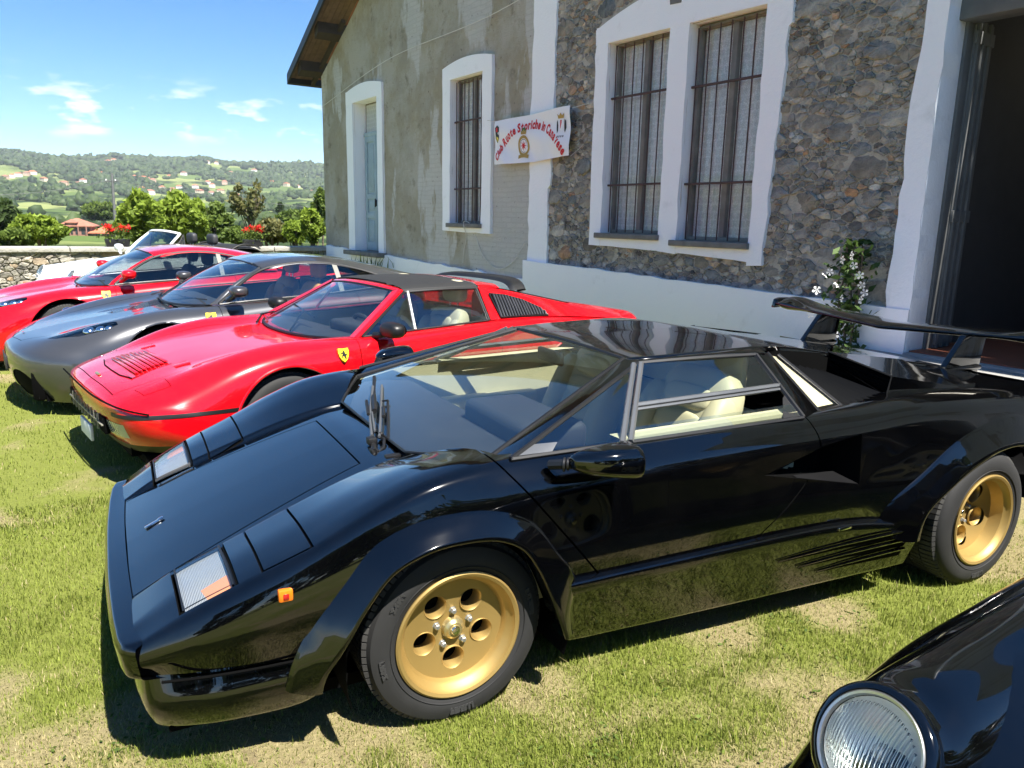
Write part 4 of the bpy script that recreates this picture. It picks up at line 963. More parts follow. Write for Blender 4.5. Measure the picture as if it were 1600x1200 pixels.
    for k, zz in enumerate((.325, .275, .228)):
        gro, rib = [], []
        for x in np.linspace(-1.28 - .12 * k, -1.985, 16):
            q = ((x + 1.28 + .12 * k) / (-.705 + .12 * k)); hh_ = .002 + .017 * q; z_ = zz - .012 * (1 - q)
            gro.append([(x, ysk(x, z_ + hh_) + .002, z_ + hh_), (x, ysk(x, z_) + .003, z_), (x, ysk(x, z_ - hh_) + .002, z_ - hh_)])
            rib.append((x, ysk(x, z_ + hh_) + .004 + .006 * q, z_ + hh_ + .003))
        g_ = np.array(gro); both('skirt_slot', grid(g_), 'black_matte', car); both('skirt_strake', tube(np.array(rib), list(np.linspace(.002, .007, 16)), 6), 'paint_black', car)
    both('sill_badge', box(-1.64,-1.57,.934,.941,.398,.411,.002), 'chrome', car)
    # glasshouse -------------------------------------------------------------
    wb = np.array([(-.149,.712,.811),(-.062,.55,.790),(.010,.404,.768),(.004,.2,.760),(.0,0,.756)]); wb = np.concatenate([wb, (wb[:-1] * [1,-1,1])[::-1]])
    A = np.concatenate([line(wb[i], wb[i+1], 6)[:-1] for i in range(8)] + [wb[-1:]]); B = curve([(-.868,.435,1.043),(-.874,.2,1.048),(-.876,0,1.050),(-.874,-.2,1.048),(-.868,-.435,1.043)], len(A))
    wsc = patch(A, B, 14, bulge=.010); wv = wsc[0]; wn_ = np.stack([.316 + .02 * (wv[:, 0] + .45), .16 * wv[:, 1], .95 + 0 * wv[:, 1]], -1); wn_ /= np.linalg.norm(wn_, axis=1, keepdims=True)
    ob('windscreen', (wsc[0], wsc[1], wn_), 'glass', car)
    ob('windscreen_trim', join(tube(A + [.002, 0, .001], .005, 6), tube(B, .007, 6), tube(line(A[0], B[0], 8), .008, 6), tube(line(A[-1], B[-1], 8), .008, 6)), 'black_plastic', car)
    ob('scuttle', (np.concatenate([A + [.004, 0, -.006], A + [-.05, 0, -.03]]), [[i, i+1, i+1+len(A), i+len(A)] for i in range(len(A)-1)], None), 'black_matte', car)
    bF, bR, tF, tR = np.array([-.19,.800,.832]), np.array([-1.415,.846,.850]), np.array([-.885,.505,1.036]), np.array([-1.435,.560,1.043])
    pa = patch(line((-.149,.716,.812), (-.868,.438,1.044), 20), line(bF, tF, 20), 6, bulge=.006)
    both('windscreen_pillar', pa, 'paint_black', car)
    rr_ = []
    for x, hw, z, cr_ in ((-.868,.437,1.043,.010),(-.90,.455,1.047,.012),(-1.2,.500,1.060,.016),(-1.5,.505,1.064,.016),(-1.66,.47,1.050,.012),(-2.1,.45,.985,.01),(-2.5,.45,.930,.01),(-2.85,.46,.878,.01),(-3.12,.47,.826,.008)):
        rr_.append([(x - .008 * (x > -.9), 0, z + cr_), (x, hw * .5, z + cr_ * .8), (x, hw * .86, z + cr_ * .25), (x, hw, z), (x, hw + .012, z - .016)])
    rs = loft(rr_, [0, .1, .06, .008, 0], sub=8, ns=5, na=4, pchip=True)
    roof = clip(rs, lambda V: V[:, 0] + 1.63); deck = clip(rs, lambda V: -1.636 - V[:, 0])
    ob('roof', join(roof, mir(roof)), 'paint_black', car); ob('engine_cover', join(deck, mir(deck)), 'paint_black', car)
    both('roof_rail', patch(curve([(-.868,.437,1.043),(-1.2,.503,1.056),(-1.5,.51,1.060)], 14), curve([tF, tF * .5 + tR * .5 + [0, .004, .006], tR + [-.06, .0, .003]], 14), 4, bulge=.004), 'paint_black', car)
    # side glass
    dB, dT = np.array([-.612,.822,.842]), np.array([-.872,.518,1.036]); hF, hR = np.array([-.735,.685,.925]), np.array([-1.425,.705,.945])
    for sg in (1, -1):
        M_ = (lambda s: s) if sg > 0 else mir
        q1 = patch(line(bF, dB, 10), line(tF * .98 + bF * .02, dT, 10), 8, bulge=.004)
        ob('quarter_light', M_(q1), 'glass', car)
        q2 = patch(line(hF, hR, 12), line(dT, tR, 12), 6, bulge=.004); ob('side_window', M_(q2), 'glass', car)
        q3 = patch(line(dB, bR, 12), line((-.655,.778,.876), (-1.415,.79,.890), 12), 4, bulge=.002); ob('lowered_window', M_(q3), 'glass', car)
        fr = join(tube(line(bF, tF, 10), .009, 6), tube(curve([tF, tF*.5+tR*.5+[0,.003,.004], tR], 8), .009, 6), tube(line(tR, bR, 8), .010, 6), tube(line(bF, bR, 10), .008, 6))
        f_ = ob('window_frame', M_(fr), 'black_plastic', car)
        dv = dB - dT; w_ = np.array([.017, 0, 0])
        ob('window_divider', M_(join(tube(line(dB + w_, dT + w_, 3), .011, 6), tube(line(dB - w_, dT - w_, 3), .011, 6))), 'satin_trim', f_)
        ob('window_divider', M_(join(tube(line(hF, hR, 3), .010, 6), tube(line(hF + [0,.012,-.012], hR + [0,.012,-.012], 3), .007, 6))), 'satin_trim', f_)
        ob('window_corner', M_(quad(bF + [-.005,.002,.003], bF + (dB - bF) * .33 + [0,.003,.002], bF + (dB - bF) * .26 + (tF - bF) * .10 + [0,.004,.006], bF + (tF - bF) * .13, 3, 3)), 'satin_trim', f_)
        ob('pillar_panel', M_(quad(bR + [.10,-.006,.004], bR, bR + (tR - bR) * .36, bR + (tR - bR) * .30 + [.03,0,0], 3, 3)), 'black_plastic', f_)
        qt, qb, qr = np.array([-1.515,.548,1.046]), np.array([-1.545,.815,.850]), np.array([-1.70,.792,.852])
        ob('door_pillar', M_(patch(line(bR, tR, 10), line(qb, qt, 10), 4, bulge=.003)), 'paint_black', car)
        q2_ = qt + [-.075, -.012, -.016]; ob('rear_quarter_glass', M_(patch(line(qb, qt, 8), line(qr, q2_, 8), 4)), 'glass_clear', car)
        ob('rear_quarter_trim', M_(join(tube(line(qr, q2_, 4), .006, 6), tube(line(qb, qt, 4), .004, 6))), 'black_plastic', car)
        ob('quarter_lining', M_(patch(line(qb + [0,-.014,-.006], qt + [0,-.012,-.012], 8), line(qr + [0,-.014,-.008], q2_ + [0,-.012,-.012], 8), 4)), 'cream_leather', car)
        # intake trough and its scoop
        fl = patch(line((-1.55,.53,.955), (-1.705,.79,.815), 6), line((-2.03,.46,.855), (-2.04,.765,.805), 6), 6)
        iw = quad((-1.53,.50,1.05),(-2.05,.452,.99),(-2.05,.452,.86),(-1.53,.50,.97), 4, 3)
        ob('intake_trough', M_(join((fl[0], fl[1], None), (iw[0], iw[1], None))), 'black_matte', car)
        for k in range(7):
            q = (k + .5) / 7
            a = np.array([-1.56 - .38 * q, .525 - .05 * q, 1.0 - .085 * q]); b = np.array([-1.715 - .30 * q, .785 - .015 * q, .858 - .002 * q])
            ob('intake_slat', M_(patch(np.array([a, b]) + [0, 0, -.025], np.array([a, b]) + [-.012, 0, .010], 2)), 'gloss_slat', car)
        T1, T2, T3, T4 = np.array([-1.995,.452,1.004]), np.array([-2.035,.752,.943]), np.array([-2.47,.785,.868]), np.array([-2.52,.455,.934])
        B1, B2 = np.array([-1.985,.452,.885]), np.array([-2.012,.752,.846])
        ob('air_scoop', M_(join(*[(s[0], s[1], None) for s in (quad(T1, T2, T3, T4, 8, 8), quad(T2, B2, T3 + [.06,0,-.006], T3, 6, 6))])), 'paint_black', car, sharp=20)
        face = quad(T1 + [-.02,0,-.004], T2 + [-.02,-.004,-.004], B2 + [-.02,-.004,0], B1 + [-.02,0,0], 3, 3); ob('scoop_mouth', M_((face[0], face[1], None)), 'black_matte', car)
        ob('scoop_edge', M_(tube(np.array([T1, T2, B2]), .005, 6)), 'gloss_slat', car)
        for k in range(5):
            q = (k + .6) / 5.4
            a = T1 * (1-q) + B1 * q; b = T2 * (1-q) + B2 * q
            ob('scoop_slat', M_(patch(np.array([a, b]), np.array([a, b]) + [-.03, 0, -.012], 2)), 'gloss_slat', car)
        dk = patch(np.array([(x, .44 + .02 * (x < -2.8), z) for x, z in ((-2.0,.97),(-2.45,.925),(-2.85,.868),(-3.1,.820))]), np.array([(x, .755, z) for x, z in ((-2.0,.862),(-2.45,.862),(-2.85,.846),(-3.1,.828))]), 8, bulge=.01)
        ob('rear_deck', M_(dk), 'paint_black', car)
    # tail
    tail = [(-3.10, .835), (-3.16, .80), (-3.17, .62), (-3.12, .40), (-2.95, .30)]
    tl = patch(np.array([(x, -.90 + .05 * (i == 0), z) for i, (x, z) in enumerate(tail)]), np.array([(x, .90 - .05 * (i == 0), z) for i, (x, z) in enumerate(tail)]), 8, outward=lambda g: g - np.array([-2.5, 0, .6]))
    ob('tail_panel', tl, 'black_plastic', car)
    both('tail_lamp', box(-3.20, -3.15, .40, .82, .62, .74, .015), 'red_lens', car)
    ob('underbody', join(box(-3.1, .82, -.72, .72, .15, .19), box(.3, .80, -.62, .62, .19, .30), box(-3.05, -1.75, -.45, .45, .19, .75)), 'black_matte', car)
    # rear wing
    wr = []
    for y in (-.90, -.88, -.6, -.3, -.08, 0, .08, .3, .6, .88, .90):
        xl = -2.93 - .14 * (abs(y) / .9); c = .27; e_ = .35 if abs(y) > .89 else 1
        zc = 1.016 + .036 * (abs(y) / .9)
        wr.append([(xl - c, y, zc + .010), (xl - c * .6, y, zc + .026 * e_), (xl - c * .2, y, zc + .024 * e_), (xl, y, zc + .004), (xl - .01, y, zc - .012 * e_), (xl - c * .3, y, zc - .016 * e_), (xl - c, y, zc + .006)])
    ws = loft(wr, [0, .1, .05, .012, .012, .05, 0], sub=5, ns=4, na=5, outward=lambda g: g - np.array([-3.1, 0, 1.01]), flip=None)
    wg = ob('rear_wing', (ws[0], ws[1], None), 'paint_black', car)
    cap = prism([(-3.06, 1.022), (-3.075, 1.078), (-3.11, 1.088), (-3.33, 1.084), (-3.35, 1.065), (-3.345, 1.03)], .885, .915, 1, .006)
    both('wing_end_plate', cap, 'paint_black', car)
    st = prism([(-2.848, .868), (-3.13, .815), (-3.17, 1.035), (-2.985, 1.030)], .437, .470, 1, .006); both('wing_strut', st, 'paint_black', car)
    both('strut_foot', box(-3.14, -2.83, .425, .482, .845, .868, .005), 'paint_black', car)
    # mirrors
    for sg in (1, -1):
        M_ = (lambda s: s) if sg > 0 else mir
        mr = []
        for x, cy, cz, ry, rz in ((-.318, .945, .846, .006, .006), (-.324, .948, .846, .022, .020), (-.36, .965, .848, .046, .036), (-.42, .982, .848, .058, .046), (-.48, .986, .845, .064, .053), (-.512, .987, .842, .064, .053), (-.523, .987, .841, .055, .046)):
            mr.append([(x, cy + ry * math.copysign(abs(math.cos(a)) ** .75, math.cos(a)), cz + rz * math.copysign(abs(math.sin(a)) ** .75, math.sin(a))) for a in np.linspace(0, 2 * math.pi, 29)])
        G = hermite(np.arange(len(mr)), np.array(mr), np.linspace(0, len(mr) - 1, 40)); m_ = grid(G, outward=lambda g: g - np.array([-.42, .98, .845]))
        mo = ob('door_mirror', M_(m_), 'paint_black', car)
        gl = (np.array([(-.522, .987 + .054 * math.cos(a), .841 + .045 * math.sin(a)) for a in np.linspace(0, 2*math.pi, 28, endpoint=False)]), [list(range(28))], None); ob('mirror_glass', M_(gl), 'mirror_glass', mo)
        bel = join(*[xf(lathe([(.010, -.005), (.022 - .002 * k, -.003), (.022 - .002 * k, .003), (.010, .005)], 20), (-.318 - .007 * k, .908 + .011 * k, .830 + .004 * k), Matrix.Rotation(.9, 3, 'Z')) for k in range(5)], tube(line((-.295, .86, .818), (-.345, .95, .842), 3), .016, 8))
        ob('mirror_bellows', M_(bel), 'black_plastic', mo)
    # wiper: one big pantograph arm
    def onscreen(px, py, off=.02):
        # windscreen plane in car space: z = .757 - .3335*x
        c_, s_ = math.cos(rad(208)), math.sin(rad(208)); o = CAMP - [-.542, 2.870, 0]; d = ray(px, py)
        ol = np.array([c_*o[0] + s_*o[1], -s_*o[0] + c_*o[1], o[2]]); dl = np.array([c_*d[0] + s_*d[1], -s_*d[0] + c_*d[1], d[2]])
        k = (.757 + off - .3335 * ol[0] - ol[2]) / (dl[2] + .3335 * dl[0]); return ol + k * dl
    W_ = lambda x, y, off=.02: onscreen(520 + x / 5.714, 560 + y / 5.714, off)
    arm = join(tube(np.array([W_(350, 690), W_(335, 560), W_(338, 420), W_(358, 250)]), .006, 6), tube(np.array([W_(415, 700), W_(425, 560), W_(437, 240)]), .005, 6), tube(np.array([W_(375, 650, .03), W_(350, 480, .03)]), .004, 6))
    wp = ob('windscreen_wiper', arm, 'satin_trim', car)
    ob('wiper_blade', join(tube(np.array([W_(370, 165, .012), W_(368, 480, .012)]), .008, 6), tube(np.array([W_(490, 375, .01), W_(492, 720, .01)]), .005, 6), tube(np.array([W_(440, 380), W_(492, 375)]), .004, 6)), 'black_plastic', wp)
    ob('wiper_linkage', join(tube(np.array([W_(300, 380, .03), W_(318, 500, .03)]), .007, 6), tube(np.array([W_(365, 340, .025), W_(372, 470, .025)]), .011, 8), tube(np.array([W_(450, 440, .02), W_(455, 520, .02)]), .008, 8)), 'black_plastic', wp)
    base = W_(345, 740, .02); ob('wiper_base', join(xf(box(-.016, .016, -.018, .018, -.012, .016, .005), base), xf(box(-.014, .014, -.022, .012, -.014, .010, .005), W_(372, 830, .005)), tube(np.array([W_(350, 700, .01), W_(372, 830, .01)]), .010, 8), tube(np.array([W_(405, 700, .01), W_(460, 720, .01), W_(455, 800, .0), W_(410, 840, .0)]), .006, 6), xf(lathe([(.010, 0), (.011, .02), (.003, .026)], 12, 'z'), W_(430, 715, 0))), 'black_plastic', wp)
    ob('washer_nozzle', xf(box(-.035, .02, -.012, .012, 0, .012, .003), (.055, .375, .745)), 'black_plastic', car)
    # badges and marker lamps
    ob('hood_badge', xf(join(box(-.028, .028, -.010, .010, -.003, .004, .003), ellipsoid((-.03, 0, .003), (.012, .013, .004), 12, 6)), (.80, -.03, hz(.80) + .008), Matrix.Rotation(.40, 3, 'Y') @ Matrix.Rotation(.15, 3, 'Z')), 'chrome', car)
    mk = ys(.512, .545)
    for sg in (1, -1):
        M_ = (lambda s: s) if sg > 0 else mir
        s_ = xf(box(-.020, .020, -.012, .012, -.017, .017, .006), (.512, mk, .548)); mm_ = ob('side_marker', M_(s_), 'orange_lens', car)
        ob('marker_bulb', M_(xf(box(-.008, .008, 0, .0145, -.009, .007, .002), (.512, mk, .548))), 'red_lens', mm_)
    # cabin
    cb = 'cream_leather'
    ob('floor_pan', join(box(-1.55, .0, -.70, .70, .20, .24)), 'black_matte', car)
    for sy in (.36, -.36): stitch_seat(car, -.92, sy, .27, cb, w=.50, back_h=.64, back_x=-.26, recline=.42, headrest=False)
    ob('bulkhead', join(box(-1.50, -1.42, -.76, .76, .24, .80, .02), xf(box(-.02, .02, -.48, .48, -.11, .11, .02), (-1.47, 0, .92))), cb, car)
    ob('tunnel', box(-1.4, -.35, -.11, .11, .24, .46, .04), cb, car)
    both('door_lining', join(*[(s[0], s[1], None) for s in (patch(line((-.25,.775,.822), (-1.42,.80,.842), 8), line((-.30,.74,.30), (-1.42,.78,.30), 8), 6), patch(line((-.60,.806,.850), (-1.41,.822,.868), 8), line((-.60,.74,.850), (-1.41,.755,.866), 8), 3), patch(line((-.60,.806,.850), (-1.41,.822,.868), 8), line((-.60,.806,.80), (-1.41,.822,.81), 8), 3))]), cb, car)
    both('door_pull', join(box(-1.15, -.55, .70, .775, .60, .66, .02)), cb, car)
    both('pillar_lining', patch(line((-.16,.70,.795), (-.868,.43,1.030), 10), line((-.20,.765,.82), (-.88,.49,1.025), 10), 3), cb, car)
    ob('headliner', quad((-.89,.46,1.030),(-1.55,.48,1.042),(-1.55,-.48,1.042),(-.89,-.46,1.030), 6, 6), 'grey_leather', car)
    dash = loft([[(.0 - .0, y, .735), (-.12, y, .775 + .005), (-.30, y, .79), (-.42, y, .775), (-.46, y, .72), (-.44, y, .52)] for y in np.linspace(-.70, .70, 9)], [0, .05, .08, .05, .04, 0], sub=3, outward=lambda g: g - np.array([-.2, 0, .6]))
    da = ob('dashboard', dash, 'dash_dark', car)
    ob('instrument_binnacle', xf(box(-.13, .13, -.26, .26, -.04, .065, .03, 3), (-.47, .36, .80)), 'dash_dark', da)
    steering(car, -.66, .36, .70, 'black_vinyl', .17, .5)
    ob('interior_mirror', xf(box(-.012, .012, -.10, .10, -.03, .03, .01), (-.80, 0, .985)), 'black_plastic', car)
    T = [('PIRELLI', math.pi, .026), ('P700-Z', 1.75, .020), ('225/50 ZR15', -1.35, .018), ('P700-Z', .9, .02)]
    for sg in (1, -1):
        wheel(car, 0, sg * .735, .303, .303, .2005, .215, sg, 'gold', dish=.044, steer=.012, hole_r=.103, hole_rad=.037, cone=.014, text=T if sg > 0 else None, cap='gold_hub')
        wheel(car, -2.45, sg * .825, .311, .311, .2005, .325, sg, 'gold', dish=.070, hole_r=.104, hole_rad=.044, cone=.055, text=[('PIRELLI', math.pi, .026)] if sg > 0 else None, cap='gold_hub')
    return car
simple('ledge_grey', (.005, .005, .0055), .5, spec=.3)
simple('peach_lens', (.55, .22, .10), .15, var=.08, coat=.8, bumps=.2, bscale=90)
simple('gloss_slat', (.004, .004, .004), .6, var=.1, spec=.2)
simple('gold_hub', (.55, .45, .22), .3, metal=.8, var=.15, nscale=60)
WEDGE = build_wedge()
# ------------------------------------------------------------------ the other cars: shared makers
def bsurf(rows, nv=46, sub=7, **k): return loft(rows, mode='bspline', nv=nv, sub=sub, **k)
def cut_arch(sh, cx, cz, r, ymin=.45, flat=0):
    return clip(sh, lambda V: np.where(V[:, 1] > ymin, np.hypot(V[:, 0] - cx, V[:, 2] - cz) - r, 1.0))
def liner(car, cx, cz, r, yo=.80):
    a = np.linspace(-.3, math.pi + .3, 22); A = np.array([[cx + r * math.cos(t), .40, cz + r * math.sin(t)] for t in a]); B = A + [0, yo - .40, 0]
    s = patch(A, B, 2); d = (np.array([[cx + r * math.cos(t), .41, cz + r * math.sin(t)] for t in np.linspace(0, 2*math.pi, 24, endpoint=False)]), [list(range(24))], None)
    both('arch_liner', join((s[0], s[1], None), d), 'black_matte', car)
def arch_lip(car, sh, cx, cz, r, mat, t0=-.25, rr=.010):
    """rolled edge round a wheel opening, following the flank"""
    bv = sh[0]; bv = bv[bv[:, 1] > .5]; pts = []
    for a in np.linspace(t0, math.pi - t0, 40):
        x, z = cx + r * math.cos(a), cz + r * math.sin(a); d = (bv[:, 0] - x) ** 2 + (bv[:, 2] - z) ** 2; i = np.argsort(d)[:4]; pts.append((x, bv[i, 1].mean() - .004, z))
    both('arch_lip', tube(np.array(pts), rr, 8), mat, car)
def mirror_pod(car, c, mat, r=(.05, .085, .05), foot=None, side=1):
    M_ = (lambda s: s) if side > 0 else mir
    mo = ob('door_mirror', M_(ellipsoid(c, r, 26, 16, .72)), mat, car, sharp=180)
    ob('mirror_glass', M_((np.array([(c[0] - r[0] * .93, c[1] + r[1] * .8 * math.cos(a), c[2] + r[2] * .78 * math.sin(a)) for a in np.linspace(0, 2*math.pi, 24, endpoint=False)]), [list(range(24))], None)), 'mirror_glass', mo)
    if foot is not None: ob('mirror_stalk', M_(tube(curve([foot, (np.array(foot) + np.array(c)) / 2 - [0, 0, .01], np.array(c) - [0, r[1] * .5, r[2] * .4]], 8), .022, 10)), mat, mo)
def wipers(car, pts, mat='black_plastic'):
    for a, b, c in pts:
        w = ob('windscreen_wiper', tube(np.array([a, b]), .008, 6), mat, car); ob('wiper_blade', tube(np.array([np.array(b) * 1.0 + (np.array(c) - b) * -1.0, c]), .007, 6), mat, w)
def surface_at(sh, ax0, ax1, axq, pick=None):
    V = sh[0]; 
    if pick is not None: V = V[pick(V)]
    def f(p, q):
        d = (V[:, ax0] - p) ** 2 + (V[:, ax1] - q) ** 2; i = np.argsort(d)[:5]; w = 1 / (d[i] + 1e-6); return float((V[i, axq] * w).sum() / w.sum())
    return f

# ------------------------------------------------------------------ red targa sports car
def build_targa():
    car = car_root('sports_car', 219.36, -1.873, 5.127, 'red targa sports car with black removable roof and slatted rear quarter')
    R_ = [[(.88,0,.24),(.88,.3,.24),(.865,.5,.24),(.83,.64,.24),(.74,.74,.24),(.66,.79,.24),(.58,.82,.24),(.5,.84,.24)],
     [(.95,0,.36),(.945,.3,.36),(.93,.52,.36),(.895,.69,.36),(.81,.79,.36),(.70,.835,.34),(.60,.85,.30),(.5,.845,.24)],
     [(.968,0,.512),(.962,.3,.511),(.945,.52,.505),(.912,.69,.497),(.83,.79,.475),(.70,.85,.42),(.58,.865,.34),(.48,.85,.24)],
     [(.945,0,.545),(.938,.3,.542),(.922,.5,.534),(.888,.68,.522),(.79,.795,.500),(.66,.86,.45),(.55,.87,.36),(.45,.85,.24)],
     [(.74,0,.612),(.73,.3,.612),(.70,.5,.610),(.66,.68,.612),(.58,.825,.555),(.51,.875,.47),(.46,.88,.38),(.42,.85,.24)],
     [(.42,0,.680),(.41,.3,.680),(.38,.5,.682),(.34,.69,.738),(.31,.84,.67),(.30,.885,.54),(.30,.88,.41),(.32,.85,.24)],
     [(.08,0,.726),(.07,.3,.728),(.05,.5,.730),(.0,.69,.806),(0,.845,.745),(0,.885,.61),(0,.88,.43),(0,.85,.22)],
     [(-.25,0,.752),(-.26,.3,.752),(-.28,.52,.757),(-.3,.69,.806),(-.3,.835,.778),(-.3,.88,.66),(-.3,.875,.45),(-.3,.855,.2)],
     [(-.5,0,.765),(-.5,.3,.77),(-.52,.52,.775),(-.55,.70,.800),(-.55,.83,.795),(-.55,.875,.69),(-.55,.875,.46),(-.55,.855,.2)],
     [(-1.0,0,.80),(-1.0,.3,.80),(-1.0,.52,.80),(-1.0,.71,.812),(-1.0,.83,.812),(-1.0,.877,.70),(-1.0,.877,.46),(-1.0,.855,.2)],
     [(-1.6,0,.82),(-1.6,.3,.82),(-1.6,.52,.82),(-1.6,.72,.835),(-1.6,.83,.828),(-1.6,.88,.71),(-1.6,.88,.46),(-1.6,.855,.2)],
     [(-2.1,0,.86),(-2.1,.3,.86),(-2.1,.52,.85),(-2.1,.72,.845),(-2.1,.835,.825),(-2.1,.885,.70),(-2.1,.88,.46),(-2.1,.855,.22)],
     [(-2.45,0,.83),(-2.45,.3,.83),(-2.45,.52,.83),(-2.45,.71,.835),(-2.45,.835,.80),(-2.45,.885,.68),(-2.45,.88,.46),(-2.45,.85,.24)],
     [(-2.9,0,.795),(-2.9,.3,.795),(-2.9,.5,.795),(-2.9,.69,.80),(-2.9,.81,.765),(-2.9,.855,.66),(-2.9,.85,.46),(-2.9,.82,.28)],
     [(-3.24,0,.775),(-3.24,.3,.775),(-3.23,.5,.772),(-3.22,.66,.768),(-3.2,.76,.74),(-3.18,.81,.64),(-3.17,.80,.48),(-3.15,.78,.32)],
     [(-3.30,0,.62),(-3.30,.3,.62),(-3.29,.5,.62),(-3.28,.63,.61),(-3.26,.73,.60),(-3.23,.78,.55),(-3.2,.78,.45),(-3.17,.76,.34)],
     [(-3.26,0,.36),(-3.26,.3,.36),(-3.25,.5,.36),(-3.24,.62,.36),(-3.22,.70,.36),(-3.2,.75,.36),(-3.18,.76,.35),(-3.15,.76,.34)]]
    RAD = [0, .12, .10, .075, .06, .09, .12, 0]
    body = loft(R_, RAD, sub=[6,6,5,7,8,8,8,7,9,9,9,8,9,8,5,5], ns=4, na=6)
    full_ = body; Y = surface_at(body, 0, 2, 1, lambda V: V[:, 1] > .55); Z = surface_at(body, 0, 1, 2, lambda V: V[:, 2] > .5)
    for cx in (0, -2.35): body = cut_arch(body, cx, .325, .352)
    body = clip(body, lambda V: np.maximum(-.30 - .0 * V[:, 0] - 9 * (V[:, 1] > .68) + 9, 0) * 0 + np.where((V[:, 0] < -.36 - .25 * (V[:, 1] / .7) ** 2) & (V[:, 0] > -1.75) & (V[:, 1] < .69) & (V[:, 2] > .5), -1.0, 1.0))
    under = offset(body, -.010)
    # black rubber waist strip, black chin below the bumper
    strip = clip(clip(body, lambda V: V[:, 2] - .452), lambda V: .474 - V[:, 2]); strip = clip(strip, lambda V: V[:, 1] - .60)
    low = clip(body, lambda V: .285 - V[:, 2]); body = clip(body, lambda V: V[:, 2] - .285)
    door, body = split(body, [(-.47,.9),(-.47,.30),(-1.50,.30),(-1.60,.55),(-1.62,.9)], (0, 2), .005)
    door2 = clip(door, lambda V: V[:, 1] - .6)
    hood, body = split(body, [(.915,-.02),(.90,.50),(.62,.545),(.0,.56),(-.34,.52),(-.34,-.02)], (0, 1), .005)
    hood_ = clip(hood, lambda V: V[:, 2] - .50); body = join(body, clip(hood, lambda V: .50 - V[:, 2])); hood_ = clip(hood_, lambda V: V[:, 1] + 1e-4)
    pop, body = split(body, [(.80,.575),(.64,.575),(.64,.70),(.78,.68)], (0, 1), .004); pop = clip(pop, lambda V: V[:, 2] - .45)
    pn = 'paint_red'
    ob('body_panel', join(body, mir(body)), pn, car); ob('hood', join(hood_, mir(hood_)), pn, car); both('door', door2, pn, car); both('headlamp_cover', pop, pn, car)
    ob('inner_shell', join(under, mir(under)), 'black_matte', car); fv = clip(low, lambda V: V[:, 0] - .30); ob('front_valance', join(fv, mir(fv)), 'black_plastic', car); both('sill', clip(clip(low, lambda V: .30 - V[:, 0]), lambda V: V[:, 0] + 2.2), 'black_plastic', car); both('rear_valance', clip(low, lambda V: -2.2 - V[:, 0]), 'black_plastic', car); both('waist_strip', offset(strip, .003), 'black_plastic', car)
    # nose: dark grille with lamps, hood gap, plate
    g0 = [[(.958, y, .425), (.945, y, .33)] for y in (-.56, -.3, 0, .3, .56)]
    ob('grille', box(.925, .958, -.50, .50, .325, .425, .008), 'black_matte', car)
    for k in range(9): ob('grille_bar', box(.955, .968, -.36 + .09 * k - .004, -.36 + .09 * k + .004, .33, .42), 'alloy_worn', car)
    ob('grille_bar', box(.955, .968, -.48, .48, .372, .378), 'alloy_worn', car)
    XF = surface_at(full_, 1, 2, 0, lambda V: V[:, 0] > .5)
    ob('number_plate', box(.945, .962, -.20, .10, .19, .29, .004), 'plate_white', car)
    il = np.array([[(XF(y, z) + .003, y, z) for z in (.335, .36, .39, .415)] for y in np.linspace(.50, .70, 7)]); both('indicator_lamp', grid(il, outward=lambda g: np.stack([1 + 0*g[..., 0], 0*g[..., 0], 0*g[..., 0]], -1)), 'ribbed_lens', car)
    seam = curve([(.965, -.66, .512), (.975, -.4, .520), (.985, 0, .524), (.975, .4, .520), (.955, .56, .516), (.918, .69, .506), (.86, .775, .492), (.80, .815, .478)], 40)
    seam = np.array([(p[0] - .006, p[1], p[2] + .004) for p in seam]); ob('nose_seam', tube(seam, .0055, 6), 'black_matte', car)
    # louvred vent in the hood
    lv = ob('hood_vent', (np.array([(.765,-.36,Z(.765,.36)+.004),(.765,.36,Z(.765,.36)+.004),(.52,.30,Z(.52,.30)+.004),(.52,-.30,Z(.52,.30)+.004)]), [[0,1,2,3]], None), 'paint_red_dark', car)
    for k in range(8):
        x = .725 - .026 * k; hw = .345 - .055 * k / 8
        ob('vent_slat', xf(box(-.012, .009, -hw + .04, hw - .04, -.002, .004, .001), (x, 0, Z(x, .1) + .008), Matrix.Rotation(.05, 3, 'Y')), pn, lv)
    ob('vent_edge', tube(np.array([(.765,-.36,Z(.765,.36)+.004),(.795,-.2,Z(.79,.2)+.004),(.80,0,Z(.8,0)+.004),(.795,.2,Z(.79,.2)+.004),(.765,.36,Z(.765,.36)+.004)]), .0035, 6), 'black_matte', lv)
    both('vent_flap', xf(box(-.045, .045, -.04, .04, -.003, .004, .002), (.49, .385, Z(.49, .385) + .001), Matrix.Rotation(.22, 3, 'Y')), 'paint_red_dark', car)
    ob('nose_emblem', xf(box(-.008, .008, -.045, .045, -.002, .004, .002), (.875, 0, Z(.875, 0) + .003), Matrix.Rotation(.25, 3, 'Y')), 'gold_hub', car)
    ys_ = Y(-.36, .69); 
    for sg in (1, -1): shield_badge(car, (-.345, sg * (ys_ + .002), .715), (0, sg * .93, .36), (0, 0, 1), .085)
    # windscreen and red frame
    wb = curve([(-.475,.700,.780),(-.37,.5,.775),(-.31,.25,.768),(-.295,0,.766),(-.31,-.25,.768),(-.37,-.5,.775),(-.475,-.700,.780)], 40); wt = curve([(-.940,.485,1.055),(-.905,.25,1.072),(-.895,0,1.078),(-.905,-.25,1.072),(-.940,-.485,1.055)], 40)
    ob('windscreen', patch(wb, wt, 12, bulge=.02), 'glass', car)
    ob('windscreen_seal', join(tube(wb, .010, 6), tube(wt, .008, 6), tube(line(wb[0], wt[0], 6), .008, 6), tube(line(wb[-1], wt[-1], 6), .008, 6)), 'black_plastic', car)
